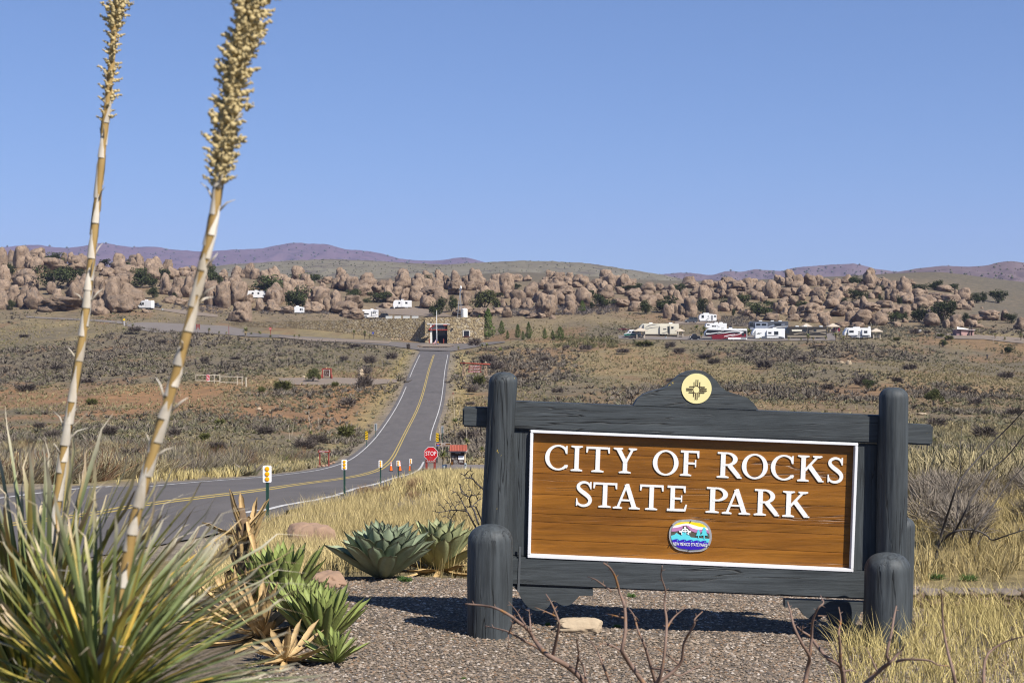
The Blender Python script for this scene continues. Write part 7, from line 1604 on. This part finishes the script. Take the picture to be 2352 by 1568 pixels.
for x in (9*s, 15*s): b = MB(); b.tube([(x,-.22,0),(x,-.22,25*s)], .9*s, 8); b.obj('vent_pipe', M_black, root, smooth=True)
b = MB(); b.box(4*s, 6*s, -.02, -.003, .2*s, 5*s); b.obj('vent_panel', M_dark, root); b = MB(); b.box(-8*s, -6.5*s, -.02, -.003, 1*s, 4*s); b.obj('vent_panel', M_dark, root)
# pale box sign beyond
g, s = at(2112, 764); root = empty('notice_box', g, 0, 'small white notice box on posts on the right plain', 'sign'); b = MB(); b.box(-4*s, 4*s, 0, .4, 1.2*s, 6.5*s); b.obj('board', M_white, root)
for x in (-3*s, 3*s): b = MB(); b.box(x-.08, x+.08, .1, .25, -.3, 1.15*s); b.obj('leg', M_dark, root)
# camp shelters: pyramid roof on posts
M_tanr = mat('shelter_roof', (.40,.335,.26), (.46,.39,.31), scale=3, rough=.8)
def shelter(px, w_, pyr, pye, pyb, label):
    g, s = at(px, pyb); root = empty('camp_shelter', g, 0, label, 'shelter', 'tan roofed picnic shelters in the campground'); W = w_*s/2; ze, zr = (pyb-pye)*s, (pyb-pyr)*s
    b = MB(); b.add([(-W,-W,ze),(W,-W,ze),(W,W,ze),(-W,W,ze),(0,0,zr),(-W,-W,ze-.15),(W,-W,ze-.15),(W,W,ze-.15),(-W,W,ze-.15)], [(0,1,4),(1,2,4),(2,3,4),(3,0,4),(0,5,6,1),(1,6,7,2),(2,7,8,3),(3,8,5,0),(5,8,7,6)]); b.obj('roof', M_tanr, root)
    for x, y in ((.55,-.6),(-.55,-.6),(.55,.6),(-.55,.6)): b = MB(); b.box(W*x-.12, W*x+.12, W*y-.12, W*y+.12, -.2, ze-.16); b.obj('post', M_tanr, root)
    b = MB(); b.box(-1, 1, -.4, .4, .7, .78).box(-1, 1, -.95, -.7, .42, .47).box(-1, 1, .7, .95, .42, .47).box(-.7, -.6, -.6, .6, 0, .7).box(.6, .7, -.6, .6, 0, .7); t = tag(b.obj('picnic_table', col('concrete_table', (.42,.40,.37), .9), loc=g), 'concrete picnic table under the '+label, 'table', 'picnic tables under the shelters')
for a in ((1471,32,752,759.5,776,'tan pyramid roofed shelter beside the green and white van'),(1562,20,754,760,775,'tan shelter half hidden behind the beige trailer'),(1852,26,742,750.5,761,'tan shelter behind the dark striped motorhome'),(1913,28,742,749.5,764,'tan shelter right of the dark striped motorhome'),(2012,27,753.5,760.8,777,'tan shelter right of the white trailer with slide-outs')): shelter(*a)
# ------------------------------------------------------------------ vehicles
M_rvw = col('white_fibreglass', (.68,.68,.68), .35, .5); M_rvc = col('cream_fibreglass', (.56,.52,.42), .35, .5); M_glass = col('tinted_glass', (.012,.013,.016), .08, .7); M_tyre = col('tyre', (.018,.018,.018), .9)
M_rim = col('wheel_rim', (.45,.45,.46), .35, .5, .6); M_grey = col('rv_grey', (.20,.205,.22), .4); M_dgrey = col('rv_dark_grey', (.07,.075,.09), .35, .5); M_mar = col('maroon_paint', (.16,.012,.018), .3, .5); M_blk = col('gloss_black', (.014,.014,.017), .25, .5)
M_blu = col('dark_blue_paint', (.02,.03,.11), .3, .5); M_olv = col('dark_taupe_paint', (.032,.027,.021), .3, .5); M_tau = col('taupe_paint', (.24,.20,.15), .35); M_grn = col('green_paint', (.015,.10,.07), .35); M_gun = col('gunmetal_paint', (.06,.065,.075), .3, .5, .2); M_lamp = col('lamp_lens', (.6,.6,.55), .1, .7); M_slv = col('bluish_silver', (.28,.31,.38), .3, .5, .2)
GV = 'vehicles parked in the campground'
def wheel(root, x, y, r, wd=.22, side=-1):
    b = MB(); M_ = Matrix.Translation((x, y, r)) @ Matrix.Rotation(pi/2, 4, 'X'); b.lathe([(r*.6,-wd/2),(r*.92,-wd/2),(r,-wd*.35),(r,wd*.35),(r*.92,wd/2),(r*.6,wd/2)], n=16, M=M_); w_ = b.obj('wheel', M_tyre, root, auto=40)
    b = MB(); b.lathe([(r*.6,wd*.38),(r*.5,wd*.50),(r*.15,wd*.56)], n=14, M=M_); b.obj('rim', M_rim, w_, auto=40)
def rv(name, cat, label, x0, x1, ytop, pyb, prof, body, W=2.5, d=None, yaw=0.0, parts=(), wheels=(), acs=(), ground=.0, group=GV, mir=False):
    """prof: side outline in 0..1 of length and height; parts: (name, material, polygon or (x0,x1,z0,z1), proud)"""
    pc = (x0+x1)/2; g = G(pc, pyb) if d is None else P(pc, pyb, d); s = g.y/F; L = (x1-x0)*s/cos(yaw); H = (pyb-ytop)*s
    if d is not None: g.z = zs(g.x, g.y)+.05; H = P(pc, ytop, d).z-g.z
    root = empty(name, g+Vector((0, W/2, .08)), yaw, label, cat, group)
    tf = lambda q: [(((1-x) if mir else x)*L-L/2, z*H) for x, z in q]
    b = MB(); b.prism(tf(prof), -W/2, W/2); o = b.obj('body', body, root)
    bm = bmesh.new(); bm.from_mesh(o.data); bmesh.ops.bevel(bm, geom=[e for e in bm.edges if len(e.link_faces) == 2], offset=.07, segments=2, affect='EDGES', clamp_overlap=True); bm.to_mesh(o.data); bm.free(); o.data.polygons.foreach_set('use_smooth', [True]*len(o.data.polygons)); o.data.set_sharp_from_angle(angle=radians(40))
    last = o
    for k, p in enumerate(parts):
        nm, m_, q = p[:3]; pr = p[3] if len(p) > 3 else .02
        if len(q) == 4 and not hasattr(q[0], '__len__'): q = [(q[0],q[2]),(q[1],q[2]),(q[1],q[3]),(q[0],q[3])]
        b = MB(); b.prism(tf(q), -W/2-pr-k*.0006, -W/2+(.0 if pr < .2 else .1)-.004-k*.0003 if pr < .2 else -W/2+.1); b.obj(nm, m_, root)
    for wx, r in wheels:
        for y in (-W/2+.13, W/2-.13): wheel(root, ((1-wx) if mir else wx)*L-L/2, y, r*H)
    for ax in acs:
        x = ((1-ax) if mir else ax)*L-L/2; b = MB(); b.box(x-.5, x+.5, -.45, .25, H*.985, H+.26, bev=.08); b.obj('roof_unit', M_rvw, root)
    return root, L, H
def sw(*p): return [tuple(q) for q in catmull(p, 5)]
def swoosh(a, b_): return sw(*a)+sw(*b_)[::-1]
box5 = [(.10,.12),(.10,.30),(.0,.42),(.02,.72),(.10,.97),(.13,1.0),(1,.985),(1,.12)]
fifth = [(.17,.10),(.17,.36),(.02,.36),(0,.44),(.01,.70),(.07,.95),(.12,1),(1,.97),(1,.10)]
motor = [(.02,.10),(.0,.35),(.015,.80),(.05,.98),(.08,1),(1,1),(1,.10)]
win = lambda x0, x1, z0=.55, z1=.78: ('window', M_glass, (x0, x1, z0, z1))
# red, black and white trailer
rv('fifth_wheel_trailer', 'trailer', 'long black and dark red trailer with white swooshes, front of the camp loop', 1619, 1716, 755, 783, fifth, M_rvw, parts=[
 ('black_band', M_blk, [(.17,.12),(.17,.36),(.02,.37),(.005,.45),(.01,.66),(.06,.90),(.99,.82),(.99,.22),(.55,.12)]), ('red_panel', M_mar, [(.03,.40),(.30,.52),(.62,.60),(.97,.55),(.97,.24),(.60,.24),(.40,.14),(.17,.14),(.17,.38)]),
 ('swoosh', M_rvw, swoosh([(.28,.60),(.45,.68),(.70,.80),(.90,.76),(.88,.60),(.70,.42),(.52,.30)],[(.30,.58),(.47,.63),(.70,.73),(.83,.70),(.82,.58),(.66,.42),(.50,.26)])), ('swoosh', M_rvw, swoosh([(.02,.62),(.15,.62),(.30,.70),(.45,.82)],[(.03,.52),(.16,.56),(.31,.66),(.45,.81)])), ('swoosh', M_rvw, swoosh([(.46,.38),(.60,.50),(.72,.54)],[(.45,.32),(.60,.44),(.72,.51)])),
 ('skirt', M_rvw, (.55,.97,.12,.27)), ('window', M_glass, (.87,.93,.40,.66)), ('door', M_grey, (.85,.97,.14,.30))], wheels=[(.60,.14),(.68,.14)], acs=[.35,.62])
rv('fifth_wheel_trailer', 'trailer', 'long beige trailer with dark swooshes at the left of the camp loop', 1468, 1559.5, 743.5, 771.5, box5, M_rvc, parts=[
 ('slide_out', M_rvc, (.52,.70,.14,.80), .5), ('slide_out', M_rvc, (.77,.93,.14,.84), .5), ('window', M_glass, (.60,.68,.50,.58), .53), ('window', M_glass, (.80,.86,.58,.74), .53), ('door', M_glass, (.71,.745,.22,.78)), ('painted_nose_shade', M_dgrey, [(.02,.50),(.10,.90),(.12,.90),(.12,.60)]),  # shade on the sloping nose is painted in as a dark grey panel
 ('swoosh', M_dgrey, swoosh([(.13,.60),(.25,.85),(.45,.95)],[(.15,.62),(.26,.80),(.46,.93)])), ('swoosh', M_dgrey, swoosh([(.13,.50),(.28,.66),(.50,.72)],[(.13,.47),(.28,.61),(.50,.70)])), ('swoosh', M_dgrey, swoosh([(.56,.22),(.64,.28),(.70,.36)],[(.56,.20),(.65,.24),(.70,.33)]), .53)], wheels=[(.58,.15),(.66,.15)], acs=[.3,.8])
rv('fifth_wheel_trailer', 'trailer', 'white trailer with dark arrow marks and a wide slide-out in the front row', 1727.5, 1803, 754.5, 780.5, box5, M_rvw, parts=[
 ('slide_out', M_rvw, (.44,.80,.16,.82), .5), win(.48,.58,.52,.68)[:3]+(.53,), win(.66,.79,.42,.74)[:3]+(.53,), ('swoosh', M_dgrey, [(.13,.50),(.22,.66),(.20,.58),(.30,.62),(.22,.50),(.30,.46)]), ('swoosh', M_dgrey, swoosh([(.30,.28),(.55,.38),(.80,.30),(.97,.20)],[(.30,.25),(.55,.33),(.80,.26),(.97,.17)]), .53), ('corner_panel', M_grey, [(.02,.50),(.09,.80),(.11,.80),(.11,.42),(.10,.30)])], wheels=[(.55,.16),(.63,.16),(.71,.16)], acs=[.7])
rv('motorhome', 'motorhome', 'large blue grey motorhome with pale swirls behind the white trailers', 1721, 1811, 738.5, 764, motor, M_dgrey, d=438, parts=[
 ('slide_out', M_slv, (.14,.46,.30,.86), .4), win(.17,.28,.55,.78)[:3]+(.43,), win(.31,.43,.55,.78)[:3]+(.43,), ('swoosh', M_slv, swoosh([(.45,.40),(.60,.62),(.90,.72)],[(.46,.30),(.62,.52),(.92,.66)])), ('swoosh', M_slv, swoosh([(.02,.30),(.15,.36),(.40,.28)],[(.02,.12),(.2,.20),(.40,.14)])), win(.64,.82,.56,.82), ('swoosh', M_rvw, swoosh([(.60,.30),(.75,.46),(.98,.50)],[(.60,.26),(.76,.40),(.98,.45)])), ('windscreen', M_glass, (.012,.10,.48,.86))], wheels=[(.12,.14),(.75,.14)], acs=[.3,.6,.8])
rv('motorhome', 'motorhome', 'dark brown motorhome with taupe flame stripes and a rolled awning', 1804, 1899, 751, 778.5, motor, M_olv, parts=[
 ('swoosh', M_tau, swoosh([(.20,.42),(.45,.58),(.70,.74),(.98,.80)],[(.20,.34),(.48,.44),(.72,.52),(.98,.40)])), ('swoosh', M_blk, swoosh([(.30,.40),(.50,.56),(.70,.66)],[(.30,.37),(.52,.50),(.70,.60)])), ('swoosh', M_blk, swoosh([(.50,.46),(.70,.50),(.98,.62)],[(.50,.43),(.70,.44),(.98,.54)])), ('swoosh', M_tau, (.05,.98,.14,.28)), ('awning_panel', M_rvc, (.155,.40,.62,.78)), win(.42,.50,.56,.78), win(.68,.75,.58,.76), ('windscreen', M_glass, (.012,.10,.46,.86)), ('door', M_blk, (.53,.57,.2,.8))], wheels=[(.12,.14),(.72,.14)], acs=[.3,.5,.88])
rv('fifth_wheel_trailer', 'trailer', 'white trailer with two slide-outs and a roof ladder at the right of the camp', 1939.5, 2000.5, 753.5, 778.5, [(.0,.30),(.0,.55),(.10,.95),(.14,1),(1,.98),(1,.16),(.36,.12),(.30,.12),(.16,.30)], M_rvw, parts=[
 ('slide_out', M_rvw, (.14,.50,.34,.94), .4), ('slide_out', M_rvw, (.66,.94,.34,.88), .5), win(.17,.34,.56,.76)[:3]+(.43,), win(.52,.58,.60,.70), win(.72,.85,.52,.74)[:3]+(.53,), ('swoosh', M_dgrey, [(.50,.50),(.62,.58),(.56,.50),(.64,.50),(.52,.38)]), ('swoosh', M_grey, swoosh([(.30,.14),(.45,.28),(.62,.38),(.97,.34)],[(.36,.13),(.48,.20),(.64,.24),(.97,.24)])), ('ladder', M_rvw, (.90,.98,.96,1.14))], wheels=[(.56,.15),(.63,.15)], acs=[.42,.55])
rv('travel_trailer', 'trailer', 'small white trailer with a black front window on the upper campsite', 1605.5, 1646, 721, 740.5, [(.06,.14),(.0,.40),(.02,.75),(.12,.97),(.5,1),(1,.90),(1,.16)], M_rvw, parts=[win(.14,.28,.50,.84), ('window', M_glass, (.50,.54,.55,.80)), ('door', M_grey, (.68,.79,.24,.80)), win(.85,.97,.60,.78), ('swoosh', M_grey, swoosh([(.36,.22),(.46,.40),(.60,.50)],[(.40,.20),(.50,.34),(.60,.46)])), ('nose_panel', M_rvw, (.10,.30,.22,.42))], wheels=[(.55,.15),(.64,.15)], acs=[.35,.5])
rv('travel_trailer', 'trailer', 'white trailer partly hidden behind the long red and black one', 1620, 1669.5, 742.5, 766, [(.0,.55),(.02,.80),(.08,1),(1,.98),(1,.14),(.20,.14),(.18,.48)], M_rvw, d=424, parts=[win(.08,.20,.78,.90), win(.31,.40,.62,.76), win(.42,.49,.62,.76), ('swoosh', M_grey, swoosh([(.50,.80),(.62,.66),(.72,.50)],[(.50,.77),(.60,.63),(.70,.50)])), win(.72,.86,.44,.50)], wheels=[(.6,.14)], acs=[.52,.75])
rv('travel_trailer', 'trailer', 'white trailer on the sandy campsite behind the stone wall', 902, 945, 689, 709.5, [(.04,.18),(.0,.45),(.04,.80),(.12,.97),(1,.93),(1,.18)], M_rvw, parts=[win(.30,.40,.55,.76), win(.49,.54,.50,.76), win(.67,.79,.55,.76), ('slide_out', M_rvw, (.46,.60,.22,.88), .15), ('stripe', M_grey, [(.20,.22),(.30,.40),(.28,.22)]), ('tank', M_rvw, (.06,.12,.06,.22), .1)], wheels=[(.70,.15),(.78,.15)], acs=[.5])
rv('motorhome', 'motorhome', 'small white motorhome with an overcab bunk behind the stone wall', 832, 868, 711, 732.5, [(.02,.14),(.0,.42),(.14,.60),(.0,.66),(.0,.95),(.06,1),(1,.97),(1,.16)], M_rvw, parts=[('windscreen', M_glass, [(.03,.44),(.15,.60),(.40,.60),(.44,.44)]), win(.66,.74,.54,.76), win(.78,.86,.54,.76), ('door', M_grey, (.56,.63,.24,.78)), ('swoosh', M_blu, swoosh([(.70,.86),(.85,.84),(.97,.76)],[(.74,.80),(.86,.80),(.97,.70)])), ('swoosh', M_grey, swoosh([(.45,.26),(.70,.34),(.97,.44)],[(.45,.22),(.70,.28),(.97,.38)])), ('grille', M_dgrey, (.03,.30,.20,.34))], wheels=[(.22,.15),(.76,.15)], acs=[.6])
rv('travel_trailer', 'trailer', 'white trailer rear showing beside a boulder left of the stone wall', 675.5, 697, 704, 721, [(0,.14),(0,.92),(.3,1),(1,.88),(1,.14)], M_rvw, parts=[win(.62,.76,.46,.72), win(.80,.92,.46,.70), ('stripe', M_grey, (.5,.98,.30,.34))], wheels=[(.7,.14)], acs=[.3])
rv('travel_trailer', 'trailer', 'white trailer glimpsed behind the dark oaks above the half hidden trailer', 565, 609, 668, 686, box5, M_rvw, parts=[win(.3,.4), win(.6,.7)], wheels=[(.6,.15)], acs=[.5])
# vans, cars, pickups
def car(name, cat, label, x0, x1, ytop, pyb, prof, body, W, parts, wh, d=None, yaw=0.0, mir=False, acs=()): return rv(name, cat, label, x0, x1, ytop, pyb, prof, body, W, d, yaw, parts, wh, acs, mir=mir)
vanp = [(.02,.16),(.0,.36),(.08,.48),(.22,.84),(.30,.97),(.40,1),(.98,.98),(1,.90),(1,.16)]
rv('cargo_van', 'van', 'white high roofed cargo van parked against the left boulders', 316.5, 350.5, 690.5, 711.5, vanp, M_rvw, 2.1, None, radians(-14), [('windscreen', M_glass, [(.10,.50),(.235,.82),(.30,.82),(.27,.50)]), ('side_window', M_glass, [(.33,.52),(.34,.78),(.45,.78),(.46,.52)]), ('headlight', M_lamp, (.02,.09,.36,.44)), ('lower_cladding', M_dgrey, (.03,.97,.14,.22)), ('seam', M_grey, (.60,.604,.24,.92)), ('front_grille', M_blk, (.01,.12,.18,.33)), ('mirror', M_blk, (.30,.335,.50,.62), .15)], [(.17,.15),(.80,.15)], acs=[.55])
pick = [(.01,.22),(.0,.52),(.05,.58),(.26,.62),(.36,.96),(.42,1),(.64,1),(.70,.62),(.99,.60),(1,.24)]
pickcap = [(.01,.22),(.0,.52),(.05,.58),(.26,.62),(.36,.96),(.42,1),(.98,.97),(1,.60),(1,.24)]
cw = [('window', M_glass, [(.36,.64),(.41,.92),(.51,.94),(.51,.64)]), ('window', M_glass, [(.53,.64),(.53,.94),(.62,.92),(.66,.64)])]
car('pickup_truck', 'pickup', 'dark pickup partly hidden behind the white cargo van', 347, 369, 696, 707.5, pick, M_gun, 1.9, cw+[('white_strip', M_rvw, (.12,.22,.40,.56))], [(.18,.22),(.80,.22)])
car('pickup_truck', 'pickup', 'gunmetal pickup with a canopy parked left of the upper white trailer', 1574.5, 1602.5, 728.5, 742.5, pickcap, M_gun, 2.0, cw+[('window', M_glass, [(.70,.68),(.70,.92),(.95,.92),(.95,.68)]), ('headlight', M_lamp, (.02,.08,.48,.56)), ('grille', M_rim, (.005,.05,.34,.46)), ('bumper', M_dgrey, (.0,.10,.22,.32))], [(.20,.21),(.80,.21)])
car('pickup_truck', 'pickup', 'maroon pickup behind the green and white camper van', 1419, 1447, 755, 768.5, pick, M_mar, 1.9, cw, [(.2,.22),(.8,.22)], d=428)
car('camper_van', 'van', 'white camper van with a dark green lower half at the camp entrance', 1433.5, 1472.5, 758, 775, [(.01,.20),(.0,.40),(.06,.52),(.20,.58),(.27,.84),(.32,1),(.98,.99),(1,.86),(1,.20)], M_rvw, 2.0, [('green_panel', M_grn, [(.01,.20),(.0,.42),(.2,.50),(.5,.46),(.98,.34),(.98,.20)]), ('window', M_glass, [(.26,.60),(.30,.80),(.40,.80),(.40,.60)]), win(.44,.62,.58,.82), win(.68,.86,.58,.82), ('lower_sill', M_dgrey, (.05,.97,.16,.24))], [(.18,.20),(.80,.20)])
car('suv', 'car', 'black pickup facing left beside the red and black trailer', 1584, 1608.5, 767, 782, [(.01,.20),(.0,.55),(.08,.62),(.24,.66),(.36,.98),(.62,1),(.72,.66),(.99,.64),(1,.22)], M_blk, 1.95, cw[:1]+[('window', M_glass, [(.53,.68),(.53,.94),(.62,.94),(.68,.68)]), ('headlight', M_lamp, (.03,.11,.46,.58)), ('number_plate', M_rvw, (.01,.05,.28,.36))], [(.2,.22),(.8,.22)])
car('suv', 'car', 'dark car with bicycles on its roof right of the small motorhome', 868, 892, 719.5, 732.5, [(.01,.2),(.0,.55),(.2,.62),(.3,.96),(.9,1),(1,.62),(1,.2)], M_blk, 1.9, [win(.34,.52,.66,.9), win(.56,.78,.66,.9)], [(.2,.2),(.8,.2)])
car('suv', 'car', 'dark maroon car between the striped motorhome and the slide-out trailer', 1912, 1929.5, 751.5, 765, [(.01,.2),(.0,.55),(.2,.62),(.3,.96),(.9,1),(1,.62),(1,.2)], M_mar, 1.9, [win(.34,.52,.66,.9), win(.56,.78,.66,.9)], [(.2,.2),(.8,.2)], d=436)
car('pickup_truck', 'pickup', 'dark blue pickup behind the yuccas right of the half hidden white trailer', 1669, 1688, 750, 762, pick, M_blu, 1.9, cw, [(.2,.22),(.8,.22)], d=430, mir=True)
g = G(880, 732.5); s = g.y/F
for k, (x, lb) in enumerate(((-4, 'left bicycle carried on the dark car roof'), (4, 'right bicycle carried on the dark car roof'))):
    root = empty('bicycle', g+Vector((x*s, .9, 13.3*s)), 0, lb, 'bicycle', 'bicycles on the dark car')
    for wx in (-.5, .5):
        b = MB(); n = 14
        b.tube([(wx+.33*cos(2*pi*i/n), 0, .35+.33*sin(2*pi*i/n)) for i in range(n+1)], .03, 5); b.obj('wheel', M_tyre, root)
    b = MB(); b.tube([(-.5,0,.35),(-.15,0,.75),(.35,0,.78),(.5,0,.35)], .03, 5); b.tube([(-.15,0,.75),(0,0,.3),(.35,0,.78)], .03, 5); b.obj('frame', M_dgrey, root)
# small camp things
def barrel(px, py, h, label): g, s = at(px, py); root = empty('waste_barrel', g, 0, label, 'bin', 'camp waste barrels'); b = MB(); b.lathe([(2.1*s*h/6,0),(2.1*s*h/6,h*s*.92)], n=14); b.obj('drum', M_gal, root, auto=40); b = MB(); b.lathe([(2.25*s*h/6,h*s*.92+.01),(1.9*s*h/6,h*s)], n=14); b.obj('rim', M_dgrey, root, auto=40)
barrel(373, 713.5, 5.5, 'grey waste barrel on the sandy track right of the cargo van'); barrel(1529, 777.5, 5.5, 'grey waste barrel on the camp loop below the beige trailer')
g, s = at(310, 712); root = empty('fire_grill', g, 0, 'rusty standing fire grill left of the cargo van', 'grill'); b = MB(); b.tube([(0,0,0),(0,0,4*s)], .07, 6); b.obj('post', M_dark, root); b = MB(); b.box(-1.6*s, 1.6*s, -.3, .3, 4*s, 6.2*s, bev=.05); b.obj('firebox', mat('rust', (.16,.07,.03), (.1,.05,.03), rough=.9), root)

# ------------------------------------------------------------------ people (far off)
def person(px, py, hpx, label, top, legs, pose):
    g, s = at(px, py); H = hpx*s; root = empty('person', g, 0, label, 'person')
    J = {'pelvis': (0,0,.52), 'belly': (0,.0,.62), 'chest': (.0,-.005,.75), 'neck': (0,-.01,.845), 'head': (0,-.02,.90), 'crown': (0,-.015,.985), 'ls': (-.095,0,.80), 'le': (-.14,.02,.64), 'lw': (-.15,-.03,.50), 'lf': (-.15,-.045,.44), 'rs': (.095,0,.80), 're': (.14,.02,.64), 'rw': (.15,-.03,.50), 'rf': (.15,-.045,.44),
         'lh': (-.05,0,.50), 'lk': (-.06,-.02+pose*.5,.27), 'la': (-.06,pose,.04), 'lt': (-.065,pose-.075,.015), 'rh': (.05,0,.50), 'rk': (.06,-.02-pose*.3,.27), 'ra': (.06,-pose,.04), 'rt': (.065,-pose-.075,.015)}
    Ed = [('pelvis','belly'),('belly','chest'),('chest','neck'),('neck','head'),('head','crown'),('chest','ls'),('ls','le'),('le','lw'),('lw','lf'),('chest','rs'),('rs','re'),('re','rw'),('rw','rf'),('pelvis','lh'),('lh','lk'),('lk','la'),('la','lt'),('pelvis','rh'),('rh','rk'),('rk','ra'),('ra','rt')]
    Rd = {'pelvis': .085, 'belly': .08, 'chest': .09, 'neck': .032, 'head': .05, 'crown': .045, 'ls': .042, 'le': .032, 'lw': .024, 'lf': .022, 'rs': .042, 're': .032, 'rw': .024, 'rf': .022, 'lh': .06, 'lk': .045, 'la': .032, 'lt': .026, 'rh': .06, 'rk': .045, 'ra': .032, 'rt': .026}
    ks = list(J); me = bpy.data.meshes.new('body'); me.from_pydata([tuple(c*H for c in J[k]) for k in ks], [(ks.index(a), ks.index(c)) for a, c in Ed], []); o = bpy.data.objects.new('body', me); link(o, root)
    sk = o.modifiers.new('skin', 'SKIN'); o.modifiers.new('sub', 'SUBSURF').levels = 1
    for i, k in enumerate(ks): me.skin_vertices[0].data[i].radius = (Rd[k]*H, Rd[k]*H*(.75 if k in ('belly','chest','pelvis') else 1))
    me.skin_vertices[0].data[0].use_root = True
    dg = bpy.context.evaluated_depsgraph_get(); m2 = bpy.data.meshes.new_from_object(o.evaluated_get(dg)); o.modifiers.clear(); o.data = m2; m2.materials.clear()
    for m_ in (legs, top, M_skin, M_hair): m2.materials.append(m_)
    for p in m2.polygons: z = p.center.z/H; hand = abs(p.center.x)/H > .12 and z < .50; p.material_index = 3 if (z > .945 or (z > .89 and p.center.y > 0.01*H)) else 2 if (z > .85 or hand) else 1 if z > .53 else 0; p.use_smooth = True
    b = MB(); b.lathe([(.014*H,0),(.006*H,.03*H)], c=(0,-.065*H,.895*H), n=6); b.obj('nose', M_skin, root)
M_skin = col('skin', (.45,.27,.19), .6); M_hair = col('dark_hair', (.03,.022,.018), .8)
person(1005.8, 794.5, 12.5, 'person in a yellow brown top and blue trousers standing by the flagpole', col('ochre_top', (.36,.18,.04)), col('blue_trousers', (.03,.05,.16)), .0)
person(2267.5, 825.5, 14.0, 'person in dark clothing walking across the right plain', col('dark_top', (.02,.02,.025)), col('dark_trousers', (.025,.025,.03)), .07)
